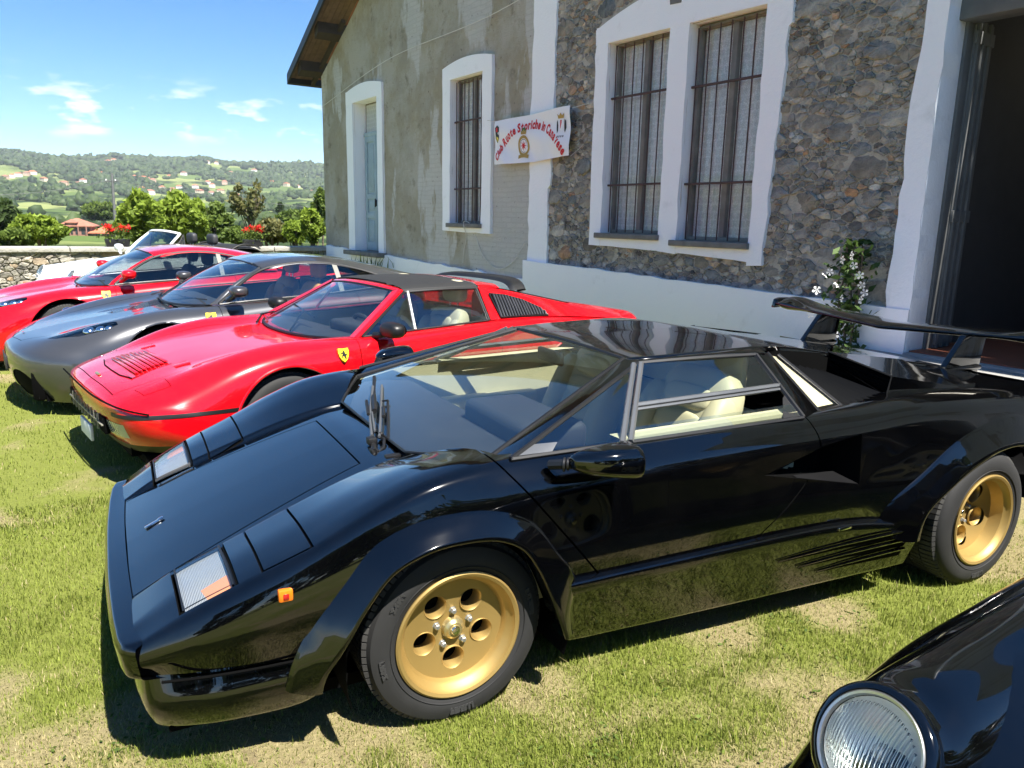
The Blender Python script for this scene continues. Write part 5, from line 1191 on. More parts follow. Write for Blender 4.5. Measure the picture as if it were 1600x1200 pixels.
    both('windscreen_pillar', loft([[a + [.008, -.012, .004], a * .5 + b * .5 + [0, .016, .016], b, b + [-.02, -.03, -.03]] for a, b in zip(line(wb[0], wt[0], 10), line((-.50,.772,.792), (-.985,.532,1.062), 10))], [0, .02, .012, 0], sub=1), pn, car)
    hd = loft([[a + [.006, 0, -.004], a + [-.03, 0, .018], a + [-.085, 0, .018], a + [-.09, 0, -.03]] for a in wt], [0, .02, .02, 0], sub=1, outward=lambda g: np.stack([0*g[..., 0], 0*g[..., 0], 1 + 0*g[..., 0]], -1)); ob('windscreen_header', hd, pn, car)
    tp = loft([[(x, 0, z + .026), (x, .25, z + .022), (x, hw - .06, z + .008), (x, hw, z - .012), (x, hw + .004, z - .03)] for x, hw, z in ((-.985,.525,1.078),(-1.1,.545,1.086),(-1.35,.562,1.090),(-1.60,.565,1.088))], [0, .1, .08, .02, 0], sub=5); ob('removable_roof', join(tp, mir(tp)), 'black_vinyl', car)
    # rear hoop and buttresses
    hp = loft([[(x, 0, z + .026 - d), (x, .25, z + .022 - d), (x, hw - .06, z + .008), (x, hw, z - .012), (x - .01, hw + .03, z - .05)] for x, hw, z, d in ((-1.605,.568,1.090,0),(-1.70,.57,1.085,0),(-1.80,.572,1.072,.004))], [0, .1, .08, .02, 0], sub=4); ob('roof_hoop', join(hp, mir(hp)), pn, car)
    bt = []
    for x, yo, zt, yb, zb, yi in ((-1.60,.585,1.062,.745,.838,.50),(-1.80,.60,1.045,.765,.838,.49),(-2.1,.63,.985,.785,.838,.50),(-2.5,.665,.905,.80,.815,.52),(-2.9,.69,.828,.80,.775,.56),(-3.05,.69,.80,.79,.76,.58)):
        bt.append([(x, yb, zb), (x, yb * .45 + yo * .55, zb * .45 + zt * .55), (x, yo, zt), (x, yi + .05, zt + .004), (x, yi, zt - .06), (x, yi, min(zb, zt - .07))])
    bs = loft(bt, [0, .05, .03, .03, .02, 0], sub=6, pchip=True); both('rear_buttress', bs, pn, car)
    YB = surface_at(bs, 0, 2, 1, lambda V: V[:, 1] > .56)
    lo = [(-1.665, 1.020), (-1.685, .855), (-2.13, .848), (-2.09, .90), (-1.95, .965), (-1.80, 1.005)]
    V_ = np.array([(x, YB(x, z) + .014, z) for x, z in lo]); pn_ = both('slatted_quarter', (V_, [list(range(len(lo)))], None), 'black_matte', car)
    for pi, par in enumerate(pn_):
        for k in range(17):
            x = -1.69 - .026 * k; zt = float(np.interp(-x, [1.665, 1.80, 1.95, 2.09, 2.13], [1.018, 1.003, .962, .898, .862])); zb = .857
            if zt - zb < .015: continue
            a = np.array([(x, YB(x, zb) + .018, zb), (x - .004, YB(x, (zb+zt)/2) + .021, (zb + zt)/2), (x - .008, YB(x, zt) + .018, zt)])
            s = tube(a, .0075, 6); ob('slat', s if pi == 0 else mir(s), 'dark_slat', par)
        sr = tube(np.concatenate([V_ , V_[:1]]), .006, 6); ob('slat_frame', sr if pi == 0 else mir(sr), 'black_plastic', par)
    ed = curve([(-1.60,.56,1.080),(-1.9,.60,1.03),(-2.2,.64,.968),(-2.45,.67,.914)], 20); both('deck_seam', tube(ed, .0035, 5), 'black_matte', car)
    ob('rear_window', quad((-1.80,.48,1.06),(-1.83,.49,.85),(-1.83,-.49,.85),(-1.80,-.48,1.06), 4, 4), 'glass_dark', car)
    ob('engine_lid', quad((-1.83,.50,.862),(-3.0,.57,.80),(-3.0,-.57,.80),(-1.83,-.50,.862), 8, 8), pn, car)
    sp = np.array([(-1.97 - .10 * (1 - (y/.60) ** 2) + .0, y, 1.075 + .022 * (1 - (y/.60) ** 4) - .055 * (abs(y/.60) ** 10)) for y in np.linspace(-.60, .60, 33)])
    spl = loft([[p + [.07, 0, -.012], p + [.03, 0, .012], p + [-.07, 0, .02], p + [-.085, 0, .008], p + [.0, 0, -.014]] for p in sp], [0, .02, .015, .01, 0], sub=1, outward=lambda g: np.stack([0*g[..., 0], 0*g[..., 0], 1 + 0*g[..., 0]], -1)); ob('roof_spoiler', (spl[0], spl[1], None), 'black_plastic', car)
    # side glass
    bF, bR, tF, tR = np.array([-.53,.772,.802]), np.array([-1.565,.765,.842]), np.array([-.985,.54,1.052]), np.array([-1.585,.575,1.058])
    for sg in (1, -1):
        M_ = (lambda s: s) if sg > 0 else mir
        dB, dT = np.array([-.93,.772,.818]), np.array([-1.01,.545,1.053])
        ob('quarter_light', M_(patch(line(bF, dB, 6), line(tF, dT, 6), 5, bulge=.004)), 'glass', car); ob('side_window', M_(patch(line(dB, bR, 8), line(dT, tR, 8), 6, bulge=.008)), 'glass', car)
        f_ = ob('window_frame', M_(join(tube(line(bF, tF, 6), .010, 6), tube(curve([tF, tF*.5+tR*.5+[0,.004,.006], tR], 8), .011, 6), tube(line(tR, bR, 6), .010, 6), tube(line(bF, bR, 8), .007, 6))), 'black_plastic', car); ob('window_divider', M_(tube(line(dB, dT, 4), .011, 6)), 'alloy', f_)
        mirror_pod(car, (-.66, .93, .855), 'black_plastic', (.060, .105, .050), (-.60, .80, .81), sg)
    wipers(car, [((-.32, .12, .775), (-.52, -.10, .885), (-.50, .12, .86)), ((-.30, -.45, .775), (-.44, -.70, .80), (-.46, -.50, .84))])
    # cabin
    for sy in (.36, -.36): stitch_seat(car, -1.10, sy, .28, 'cream_seat', w=.48, back_h=.55, back_x=-.30, recline=.32)
    ob('floor_pan', box(-1.8, .3, -.78, .78, .17, .22), 'black_matte', car); ob('bulkhead', box(-1.78, -1.70, -.70, .70, .2, .86, .02), 'grey_leather', car)
    both('door_lining', patch(line((-.5,.75,.79), (-1.6,.75,.83), 6), line((-.5,.76,.3), (-1.6,.77,.3), 6), 4), 'cream_seat', car)
    da = ob('dashboard', loft([[(-.32, y, .75), (-.5, y, .782), (-.68, y, .775), (-.74, y, .70), (-.70, y, .5)] for y in np.linspace(-.70, .70, 7)], [0, .06, .06, .04, 0], sub=3, outward=lambda g: g - np.array([-.5, 0, .6])), 'dash_dark', car); ob('instrument_binnacle', xf(box(-.10, .10, -.22, .22, -.03, .06, .03, 3), (-.70, .36, .79)), 'dash_dark', da)
    steering(car, -.82, .36, .73, 'black_vinyl', .18, .5); ob('underbody', join(box(-3.1, .8, -.70, .70, .17, .22), box(.3, .85, -.6, .6, .2, .40)), 'black_matte', car)
    for cx in (0, -2.35):
        liner(car, cx, .325, .36, .80); arch_lip(car, full_, cx, .325, .352, pn, t0=-.1)
        for sg in (1, -1): wheel(car, cx, sg * .735, .316, .316, .205, .205, sg, 'alloy_worn', dish=.055, hole_r=.12, hole_rad=.052, cone=-.01, cap='gold_hub')
    return car
simple('dark_slat', (.05, .052, .06), .3, metal=.3)
simple('plate_white', (.72, .72, .70), .5, var=.05)
simple('cream_seat', (.42, .385, .27), .6, var=.08, bumps=.12, bscale=100, bdist=.002)
TARGA = build_targa()

# ------------------------------------------------------------------ coupe with swept headlamps (grey and red ones)
def build_coupe(name, yaw, tx, ty, pn, label, seat_mat, dark_glass):
    car = car_root(name, yaw, tx, ty, label)
    R_ = [[(.98,0,.12),(.97,.3,.12),(.93,.5,.12),(.86,.66,.12),(.74,.80,.12),(.62,.88,.12),(.54,.91,.12),(.48,.92,.12)],
     [(1.04,0,.24),(1.03,.3,.24),(.99,.52,.24),(.91,.70,.24),(.78,.86,.24),(.64,.93,.23),(.55,.945,.19),(.48,.935,.13)],
     [(1.07,0,.40),(1.06,.3,.40),(1.01,.54,.40),(.93,.73,.40),(.79,.89,.40),(.64,.96,.36),(.54,.965,.27),(.46,.94,.14)],
     [(1.06,0,.49),(1.045,.3,.49),(.99,.54,.49),(.90,.74,.49),(.76,.90,.48),(.61,.97,.42),(.51,.97,.31),(.44,.94,.15)],
     [(.99,0,.545),(.965,.3,.548),(.90,.53,.556),(.80,.73,.570),(.64,.90,.555),(.53,.975,.48),(.46,.975,.35),(.40,.945,.15)],
     [(.72,0,.615),(.70,.3,.615),(.65,.53,.625),(.57,.73,.680),(.47,.91,.640),(.42,.985,.54),(.40,.98,.38),(.38,.945,.15)],
     [(.38,0,.675),(.36,.3,.672),(.33,.53,.680),(.27,.73,.765),(.22,.92,.720),(.2,.985,.59),(.2,.98,.40),(.2,.945,.15)],
     [(.05,0,.725),(.04,.3,.722),(.02,.53,.728),(0,.73,.812),(-.02,.92,.760),(-.03,.99,.62),(-.03,.985,.42),(-.03,.945,.15)],
     [(-.22,0,.765),(-.23,.3,.765),(-.26,.53,.772),(-.3,.73,.822),(-.32,.91,.785),(-.32,.975,.66),(-.32,.975,.44),(-.32,.94,.15)],
     [(-.5,0,.79),(-.5,.3,.79),(-.52,.54,.80),(-.55,.74,.825),(-.57,.89,.805),(-.57,.955,.68),(-.57,.955,.44),(-.57,.93,.14)],
     [(-1.0,0,.82),(-1.0,.3,.82),(-1.0,.55,.825),(-1.0,.76,.850),(-1.0,.88,.835),(-1.0,.945,.70),(-1.0,.935,.42),(-1.0,.925,.14)],
     [(-1.55,0,.85),(-1.55,.3,.85),(-1.55,.56,.86),(-1.55,.76,.89),(-1.55,.88,.87),(-1.55,.955,.73),(-1.55,.94,.42),(-1.55,.93,.14)],
     [(-2.1,0,.90),(-2.1,.3,.90),(-2.1,.56,.91),(-2.1,.77,.935),(-2.1,.91,.89),(-2.1,.985,.75),(-2.1,.97,.45),(-2.1,.94,.16)],
     [(-2.6,0,.90),(-2.6,.3,.90),(-2.6,.56,.905),(-2.6,.77,.935),(-2.6,.92,.88),(-2.6,.995,.74),(-2.6,.98,.46),(-2.6,.94,.18)],
     [(-3.1,0,.87),(-3.1,.3,.87),(-3.1,.54,.87),(-3.1,.73,.865),(-3.08,.87,.82),(-3.05,.94,.70),(-3.03,.93,.46),(-3.02,.90,.22)],
     [(-3.38,0,.80),(-3.38,.3,.80),(-3.36,.52,.79),(-3.33,.70,.77),(-3.27,.82,.74),(-3.2,.88,.64),(-3.16,.88,.46),(-3.12,.86,.26)],
     [(-3.40,0,.5),(-3.40,.3,.5),(-3.38,.52,.5),(-3.34,.68,.5),(-3.28,.80,.48),(-3.22,.85,.45),(-3.18,.85,.38),(-3.14,.84,.28)],
     [(-3.3,0,.28),(-3.3,.3,.28),(-3.29,.5,.28),(-3.27,.65,.28),(-3.24,.76,.28),(-3.2,.82,.28),(-3.17,.83,.28),(-3.14,.83,.27)]]
    full = bsurf(R_, 54, [5,5,4,4,7,8,8,8,7,9,9,9,9,9,7,5,4])
    Y = surface_at(full, 0, 2, 1, lambda V: V[:, 1] > .60); Z = surface_at(full, 0, 1, 2, lambda V: V[:, 2] > .42)
    body = full
    for cx in (0, -2.6): body = cut_arch(body, cx, .335, .375, .5)
    body = clip(body, lambda V: np.where((V[:, 0] < -.30 - .28 * (V[:, 1] / .74) ** 2) & (V[:, 0] > -2.0) & (V[:, 1] < .735) & (V[:, 2] > .5), -1.0, 1.0))
    under = offset(body, -.010)
    _, under = split(under, [(.80,.585),(.60,.675),(.42,.745),(.34,.795),(.335,.85),(.42,.87),(.60,.81),(.74,.69)], (0, 1), 0)
    # bumper openings
    def hole(V): return np.where(V[:, 0] > .55, ((np.abs(V[:, 1]) - .52) / .185) ** 2 + ((V[:, 2] - .255) / .105) ** 2 - 1, 1.0)
    body = clip(body, hole)
    lip = clip(body, lambda V: .150 - V[:, 2]); body = clip(body, lambda V: V[:, 2] - .150)
    hl = [(.80,.585),(.60,.675),(.42,.745),(.34,.795),(.335,.85),(.42,.87),(.60,.81),(.74,.69)]
    lamp, body = split(body, hl, (0, 1), .004); l_up = clip(lamp, lambda V: V[:, 2] - .46); body = join(body, clip(lamp, lambda V: .46 - V[:, 2]))
    door, body = split(body, [(-.43,.95),(-.46,.22),(-1.55,.22),(-1.66,.55),(-1.66,.98)], (0, 2), .005); door = clip(door, lambda V: V[:, 1] - .6)
    hood, body = split(body, [(1.0,-.02),(.955,.30),(.80,.46),(.40,.55),(-.20,.62),(-.36,.60),(-.36,-.02)], (0, 1), .005)
    hood_ = clip(clip(hood, lambda V: V[:, 2] - .515), lambda V: V[:, 1] + 1e-4); body = join(body, clip(hood, lambda V: .515 - V[:, 2]))
    ob('body_panel', join(body, mir(body)), pn, car); ob('hood', join(hood_, mir(hood_)), pn, car); both('door', door, pn, car)
    ob('inner_shell', join(under, mir(under)), 'black_matte', car); ob('front_lip', join(lip, mir(lip)), pn, car)
    seam = [(Z, )]; sm = []
    for y in np.linspace(-.88, .88, 50):
        # bumper / hood seam sweeping round the nose
        x = 1.03 - .30 * (abs(y) / .9) ** 3.0 - .04 * (abs(y) / .9); sm.append((x, y, 0))
    for sg in (1, -1):
        M_ = (lambda s: s) if sg > 0 else mir
        lp = ob('headlamp', M_(offset(l_up, -.03)), 'black_plastic', car)
        for k, (lx, ly, r) in enumerate(((.52,.765,.050),(.445,.80,.042),(.39,.825,.036))): ob('lamp_projector', M_(ellipsoid((lx, ly, Z(lx, ly) - .028), (r, r * .95, r * .75), 20, 12)), 'chrome', lp, sharp=180)
        ob('headlamp_cover', M_(offset(l_up, -.002)), 'glass_clear', lp)
        iy = .52
        ob('bumper_intake', M_(xf(box(-.10, .0, -.21, .21, -.12, .12, .03), (.86, iy, .255), Matrix.Rotation(-.42, 3, 'Z'))), 'black_matte', car)
        shield_badge(car, (-.345, sg * (Y(-.345, .725) + .003), .725), (-.05, sg * .90, .42), (0, 0, 1), .10)
        mirror_pod(car, (-.56, .97, .938), 'mirror_black' if pn == 'paint_grey' else pn, (.068, .088, .046), (-.50, .86, .86), sg)
    ob('nose_emblem', xf(box(-.008, .008, -.05, .05, -.002, .004, .002), (.92, 0, Z(.92, 0) + .003), Matrix.Rotation(.22, 3, 'Y')), 'chrome', car)
    ob('number_plate', xf(box(-.01, .01, -.18, .18, -.055, .055, .004), (1.065, 0, .36)), 'dark_metal', car)
    # cabin: belt line, roof rail, centre line
    rail = curve([(-.45,.785,.825),(-.66,.680,.975),(-.885,.592,1.090),(-1.15,.590,1.140),(-1.45,.612,1.142),(-1.75,.660,1.085),(-2.05,.735,.990),(-2.15,.765,.958)], 60)
    belt = curve([(-.45,.80,.822),(-.70,.815,.842),(-1.0,.812,.858),(-1.45,.808,.884),(-1.80,.803,.914),(-2.05,.800,.938),(-2.15,.785,.950)], 60)
    gm = 'glass_dark' if dark_glass else 'glass'
    gl = patch(belt, rail, 8, bulge=.012)
    for sg in (1, -1):
        M_ = (lambda s: s) if sg > 0 else mir
        ob('side_window', M_(clip(gl, lambda V: V[:, 0] + 1.52)), gm, car); ob('rear_quarter_glass', M_(clip(gl, lambda V: -1.555 - V[:, 0])), 'glass_dark', car)
        f_ = ob('window_frame', M_(join(tube(belt, .008, 6), tube(rail, .013, 6))), 'black_plastic', car); ob('window_divider', M_(clip(clip(offset(gl, .004), lambda V: V[:, 0] + 1.56), lambda V: -1.515 - V[:, 0])), 'grey_leather', f_)
    wb = curve([(-.38,.762,.812),(-.26,.55,.80),(-.19,.28,.79),(-.17,0,.787),(-.19,-.28,.79),(-.26,-.55,.80),(-.38,-.762,.812)], 44); wt = curve([(-.875,.545,1.108),(-.84,.28,1.135),(-.83,0,1.143),(-.84,-.28,1.135),(-.875,-.545,1.108)], 44)
    ob('windscreen', patch(wb, wt, 14, bulge=.03), 'glass', car); ob('windscreen_seal', join(tube(wb, .010, 6), tube(wt, .008, 6), tube(line(wb[0], wt[0], 8), .008, 6), tube(line(wb[-1], wt[-1], 8), .008, 6)), 'black_plastic', car)
    both('cowl_side', patch(curve([(-.18,.62,.795),(-.30,.70,.812),(-.40,.765,.818)], 8), curve([(-.20,.73,.815),(-.34,.78,.818),(-.46,.80,.822)], 8), 4), pn, car)
    ra = np.array([wb[0] + (wt[0] - wb[0]) * s + [0, 0, .028 * 4 * s * (1 - s)] for s in np.linspace(0, 1, 20)]); rb = curve(rail[(rail[:, 0] > -.90)], 20)
    both('windscreen_pillar', patch(ra, rb, 6, bulge=.010), pn, car)
    rr_ = []
    for x, hw, zr, zc in ((-.84,.0,1.10,1.146),(-.95,.0,1.11,1.172),(-1.15,.0,1.14,1.196),(-1.45,0,1.142,1.200),(-1.75,0,1.085,1.172),(-2.05,0,.99,1.112),(-2.4,0,.95,1.030),(-2.8,0,.90,.945),(-3.05,0,.87,.885)):
        hw = float(np.interp(-x, [.84, .885, 1.15, 1.45, 1.75, 2.05, 2.15, 2.4, 2.8, 3.05], [.548, .588, .590, .612, .655, .715, .74, .76, .76, .74])); zr = float(np.interp(-x, [.84, .885, 1.15, 1.45, 1.75, 2.05, 2.15, 2.4, 2.8, 3.05], [1.100, 1.100, 1.150, 1.152, 1.098, 1.005, .972, .94, .905, .87]))
        xo = x - .05 * (x > -.9)
        rr_.append([(x, 0, zc), (x, hw * .45, zc - .004), (x * .6 + xo * .4, hw * .80, zc * .55 + zr * .45 + .012), (xo, hw, zr), (xo, hw + .015, zr - .02)])
    rs = loft(rr_, [0, .2, .2, .03, 0], sub=7, ns=5, na=6); ob('roof', join(rs, mir(rs)), pn, car)
    sail = patch(rail[rail[:, 0] < -1.95] + [0, .004, .004], np.array([(x, .83, .94 + .02 * (x + 2.1)) for x in rail[rail[:, 0] < -1.95][:, 0]]), 4); both('sail_panel', sail, pn, car)
    wipers(car, [((-.20, .05, .800), (-.33, .42, .845), (-.30, .10, .83)), ((-.22, -.45, .800), (-.30, -.05, .835), (-.30, -.35, .83))])
    for sy in (.37, -.37): stitch_seat(car, -1.02, sy, .26, seat_mat, w=.50, back_h=.62, back_x=-.30, recline=.32)
    ob('floor_pan', box(-2.0, .2, -.80, .80, .14, .20), 'black_matte', car); ob('bulkhead', box(-1.78, -1.68, -.70, .70, .2, .93, .02), 'dash_dark', car)
    both('door_lining', patch(line((-.5,.77,.82), (-1.6,.77,.885), 6), line((-.5,.80,.3), (-1.6,.80,.3), 6), 4), 'dash_dark' if seat_mat == 'tan_leather' else 'grey_leather', car)
    da = ob('dashboard', loft([[(-.20, y, .77), (-.42, y, .80), (-.62, y, .80), (-.70, y, .72), (-.66, y, .5)] for y in np.linspace(-.72, .72, 7)], [0, .08, .06, .05, 0], sub=3, outward=lambda g: g - np.array([-.45, 0, .6])), 'dash_dark', car)
    steering(car, -.76, .37, .76, 'black_vinyl', .18, .45); ob('underbody', join(box(-3.2, .85, -.74, .74, .13, .19), box(.40, .92, -.62, .62, .16, .44)), 'black_matte', car)
    for cx in (0, -2.6):
        liner(car, cx, .335, .385, .88); arch_lip(car, full, cx, .335, .375, pn, t0=-.1, rr=.008)
        for sg in (1, -1): wheel(car, cx, sg * .815, .325, .325, .235, .225, sg, 'alloy', dish=.04, hole_r=.145, hole_rad=.058, cone=-.01, cap='alloy')
    return car
simple('mirror_black', (.03, .03, .033), .3, var=.1, coat=.5)
GREY = build_coupe('sports_car', 215.49, -3.292, 6.738, 'paint_grey', 'dark grey mid-engined coupe with tan seats and swept headlamps', 'tan_leather', False)
RED = build_coupe('sports_car', 215.02, -4.980, 8.326, 'paint_red', 'red mid-engined coupe with red mirrors and swept headlamps', 'dash_dark', True)

# ------------------------------------------------------------------ round-headlamp rear-engined cars
def build_round(yaw, tx, ty, pn, label, open_top, tz=0, fine=False):
    car = car_root('sports_car', yaw, tx, ty, label, tz=tz)
    R_ = [[(.78,0,.20),(.78,.25,.20),(.77,.42,.20),(.74,.58,.20),(.66,.70,.20),(.56,.77,.20),(.5,.79,.20),(.45,.79,.20)],
     [(.86,0,.34),(.855,.25,.34),(.84,.42,.34),(.80,.60,.34),(.70,.74,.34),(.60,.80,.33),(.52,.81,.28),(.45,.80,.20)],
     [(.85,0,.48),(.845,.25,.48),(.83,.42,.48),(.78,.60,.48),(.69,.74,.47),(.59,.81,.43),(.5,.82,.34),(.43,.80,.20)],
     [(.78,0,.525),(.775,.25,.53),(.75,.42,.53),(.70,.60,.53),(.62,.745,.52),(.54,.815,.47),(.47,.825,.36),(.41,.80,.20)],
     [(.66,0,.575),(.65,.25,.58),(.62,.42,.585),(.60,.60,.60),(.54,.745,.58),(.48,.82,.52),(.44,.83,.38),(.40,.80,.20)],
     [(.42,0,.655),(.41,.25,.658),(.40,.42,.665),(.38,.60,.765),(.35,.755,.69),(.34,.83,.57),(.34,.835,.40),(.36,.80,.20)],
     [(.10,0,.735),(.10,.25,.738),(.09,.42,.745),(.06,.61,.825),(.03,.765,.75),(0,.84,.62),(0,.84,.42),(0,.80,.20)],
     [(-.25,0,.805),(-.25,.25,.808),(-.26,.43,.812),(-.28,.61,.858),(-.30,.76,.80),(-.3,.83,.68),(-.3,.83,.44),(-.3,.795,.20)],
     [(-.52,0,.850),(-.52,.25,.855),(-.54,.45,.862),(-.56,.63,.885),(-.58,.755,.84),(-.58,.82,.70),(-.58,.82,.45),(-.58,.785,.20)],
     [(-1.1,0,.88),(-1.1,.25,.88),(-1.1,.46,.885),(-1.1,.66,.905),(-1.1,.755,.865),(-1.1,.82,.71),(-1.1,.815,.44),(-1.1,.78,.20)],
     [(-1.7,0,.90),(-1.7,.25,.90),(-1.7,.46,.905),(-1.7,.66,.92),(-1.7,.77,.86),(-1.7,.83,.70),(-1.7,.82,.44),(-1.7,.78,.22)],
     [(-2.27,0,.93),(-2.27,.25,.93),(-2.27,.44,.93),(-2.27,.64,.925),(-2.27,.80,.83),(-2.27,.875,.66),(-2.27,.86,.42),(-2.27,.80,.24)],
     [(-2.8,0,.85),(-2.8,.25,.85),(-2.8,.42,.85),(-2.8,.60,.835),(-2.8,.75,.75),(-2.8,.83,.60),(-2.8,.82,.42),(-2.8,.78,.26)],
     [(-3.2,0,.70),(-3.2,.25,.70),(-3.2,.42,.69),(-3.18,.58,.68),(-3.14,.70,.62),(-3.1,.78,.52),(-3.08,.78,.42),(-3.05,.75,.28)],
     [(-3.36,0,.50),(-3.36,.25,.50),(-3.35,.42,.5),(-3.31,.57,.5),(-3.24,.69,.48),(-3.18,.75,.45),(-3.14,.76,.38),(-3.1,.74,.28)],
     [(-3.28,0,.28),(-3.28,.25,.28),(-3.27,.42,.28),(-3.24,.55,.28),(-3.2,.65,.28),(-3.16,.72,.28),(-3.13,.73,.28),(-3.1,.73,.27)]]
    full = bsurf(R_, 54, [5,4,4,5,7,8,9,7,10,10,9,8,7,5,4])
    Z = surface_at(full, 0, 1, 2, lambda V: V[:, 2] > .42)
    body = full
    for cx in (0, -2.27): body = cut_arch(body, cx, .315, .345, .5)
    body = clip(body, lambda V: np.where((V[:, 0] < -.50 - .10 * (V[:, 1] / .64) ** 2) & (V[:, 0] > -2.0) & (V[:, 1] < .655) & (V[:, 2] > .5), -1.0, 1.0))
    under = offset(body, -.010)
    hood, body = split(body, [(.70,-.02),(.685,.20),(.60,.325),(.40,.40),(-.20,.505),(-.47,.52),(-.47,-.02)], (0, 1), .006); hood_ = clip(clip(hood, lambda V: V[:, 2] - .50), lambda V: V[:, 1] + 1e-4); body = join(body, clip(hood, lambda V: .50 - V[:, 2]))
    door, body = split(body, [(-.56,.95),(-.56,.24),(-1.45,.24),(-1.62,.50),(-1.64,.95)], (0, 2), .005); door = clip(door, lambda V: V[:, 1] - .6)
    ob('body_panel', join(body, mir(body)), pn, car); ob('hood', join(hood_, mir(hood_)), pn, car); both('door', door, pn, car); ob('inner_shell', join(under, mir(under)), 'black_matte', car)
    # headlamp tubes on the fenders
    ax = np.array([.86, 0, .51]); ax /= np.linalg.norm(ax); uy = np.array([0, 1.0, 0]); uz = np.cross(ax, uy) * -1
    if uz[2] < 0: uz = -uz
    hc = np.array([.585, .605, .655])
    rows = []
    for q, c, r0, r1, ax_ in ((0, hc, .108, .108, 1.0), (1, hc - ax * .02, .114, .114, .9), (2, np.array([.48,.605,.640]), .122, .126, .55), (3, np.array([.30,.61,.625]), .135, .155, .25), (4, np.array([.10,.612,.61]), .145, .195, 0), (5, np.array([-.12,.61,.60]), .15, .235, 0)):
        a_ = np.array([math.cos(math.asin(.51) * ax_), 0, math.sin(math.asin(.51) * ax_)]); w_ = np.array([-a_[2], 0, a_[0]])
        rows.append([c + uy * r0 * math.cos(t) + w_ * r1 * math.sin(t) for t in np.linspace(0, 2 * math.pi, 41)])
    Gt = hermite(np.array([0, .02, .12, .3, .5, .72]), np.array(rows), np.linspace(0, .72, 44)); tb = grid(Gt, outward=lambda g: g - np.array([.2, .61, .62]))
    both('headlamp_fender', tb, pn, car)
    Rm = Matrix((( ax[0], uy[0], uz[0]), (ax[1], uy[1], uz[1]), (ax[2], uy[2], uz[2])))
    seg = 72
    for sg in (1, -1):
        M_ = (lambda s: s) if sg > 0 else mir
        c = hc
        bz = xf(lathe([(.113, -.012), (.116, .0), (.114, .012), (.107, .020), (.100, .021), (.097, .014)], seg, 'x'), c, Rm); hb = ob('headlamp', M_(bz), pn, car, sharp=60)
        ob('headlamp_rim', M_(xf(lathe([(.0985, .010), (.0985, .018), (.095, .0225), (.0905, .021), (.089, .012)], seg, 'x'), c, Rm)), 'dull_chrome', hb, sharp=60)
        # domed lens with real vertical flutes
        ny, nz_ = 121, 49; th = np.linspace(0, 2 * np.pi, ny); rr2 = np.linspace(0, .0905, nz_)
        X = np.zeros((nz_, ny, 3)); yy = rr2[:, None] * np.cos(th); zz = rr2[:, None] * np.sin(th); dome = .034 * (1 - (rr2[:, None] / .0905) ** 2) + .014
        X[..., 0] = dome; X[..., 1] = yy; X[..., 2] = zz
        ln_ = grid(X, outward=lambda g: np.stack([1 + 0*g[..., 0], 0*g[..., 0], 0*g[..., 0]], -1)); ob('headlamp_lens', M_(xf((ln_[0], ln_[1], ln_[2]), c, Rm)), 'lamp_glass', hb)
        fl = []
        for k in range(-11, 12):
            y = k * .0072; h_ = math.sqrt(max(0, .082 ** 2 - y * y))
            zt, zb = h_ * .92, -h_ * .80
            pts = [np.array([.034 * (1 - (y*y + z*z) / .0905 ** 2) + .0085, y + .0012 * math.sin(z * 30), z]) for z in np.linspace(zb, zt, 13)]
            fl.append(tube(np.array(pts), .0026, 6))
        ob('lens_flutes', M_(xf(join(*fl), c, Rm)), 'flute_glass', hb, sharp=180)
        rf_ = lathe([(.088, .010), (.080, -.014), (.060, -.040), (.03, -.056), (.002, -.060)], 48, 'x'); ob('reflector', M_(xf(rf_, c, Rm)), 'reflector', hb, sharp=180)
        ob('bulb_shield', M_(xf(ellipsoid((-.030, 0, 0), (.022, .017, .017), 16, 10), c, Rm)), 'alloy', hb, sharp=180)
        ob('indicator_lamp', M_(xf(box(-.02, .03, -.09, .09, -.03, .03, .012), (.765, .565, .50), Matrix.Rotation(-.38, 3, 'Z'))), 'orange_lens', car)
        if open_top: mirror_pod(car, (-.62, .90, .985), pn, (.055, .085, .055), (-.60, .78, .90), sg)
    ob('bumper_strip', tube(curve([(.50,-.82,.40),(.68,-.755,.415),(.80,-.60,.42),(.855,-.3,.425),(.865,0,.425),(.855,.3,.425),(.80,.60,.42),(.68,.755,.415),(.50,.82,.40)], 50), .022, 8), 'black_plastic', car)
    # windscreen
    wb = curve([(-.62,.635,.895),(-.52,.42,.875),(-.47,.2,.865),(-.455,0,.862),(-.47,-.2,.865),(-.52,-.42,.875),(-.62,-.635,.895)], 40); wt = curve([(-.96,.525,1.225),(-.90,.3,1.252),(-.88,0,1.260),(-.90,-.3,1.252),(-.96,-.525,1.225)], 40)
    ob('windscreen', patch(wb, wt, 10, bulge=.015), 'glass', car)
    sL = curve([wb[0], wb[0] * .5 + wt[0] * .5 + [.01, .008, .01], wt[0]], 10)
    ob('windscreen_frame', join(tube(wt, .022, 8), tube(sL, .020, 8), tube(sL * [1, -1, 1], .020, 8)), pn, car); ob('windscreen_seal', join(tube(wb, .012, 6), tube(wt + [.012, 0, -.012], .010, 6)), 'black_plastic', car)
    both('quarter_frame', join(tube(curve([(-.66,.66,.91),(-.86,.615,1.06),(-1.0,.545,1.215)], 10), .010, 6), tube(line((-.98,.63,.92), (-1.0,.55,1.2), 3), .009, 6)), 'black_plastic', car)
    both('quarter_light', patch(line((-.66,.66,.91), (-.98,.63,.92), 5), line((-.99,.552,1.20), (-1.0,.55,1.2), 5), 6), 'glass', car)
    for sy in (.34, -.34): stitch_seat(car, -1.15, sy, .36, 'dash_dark', w=.48, back_h=.58, back_x=-.28, recline=.25)
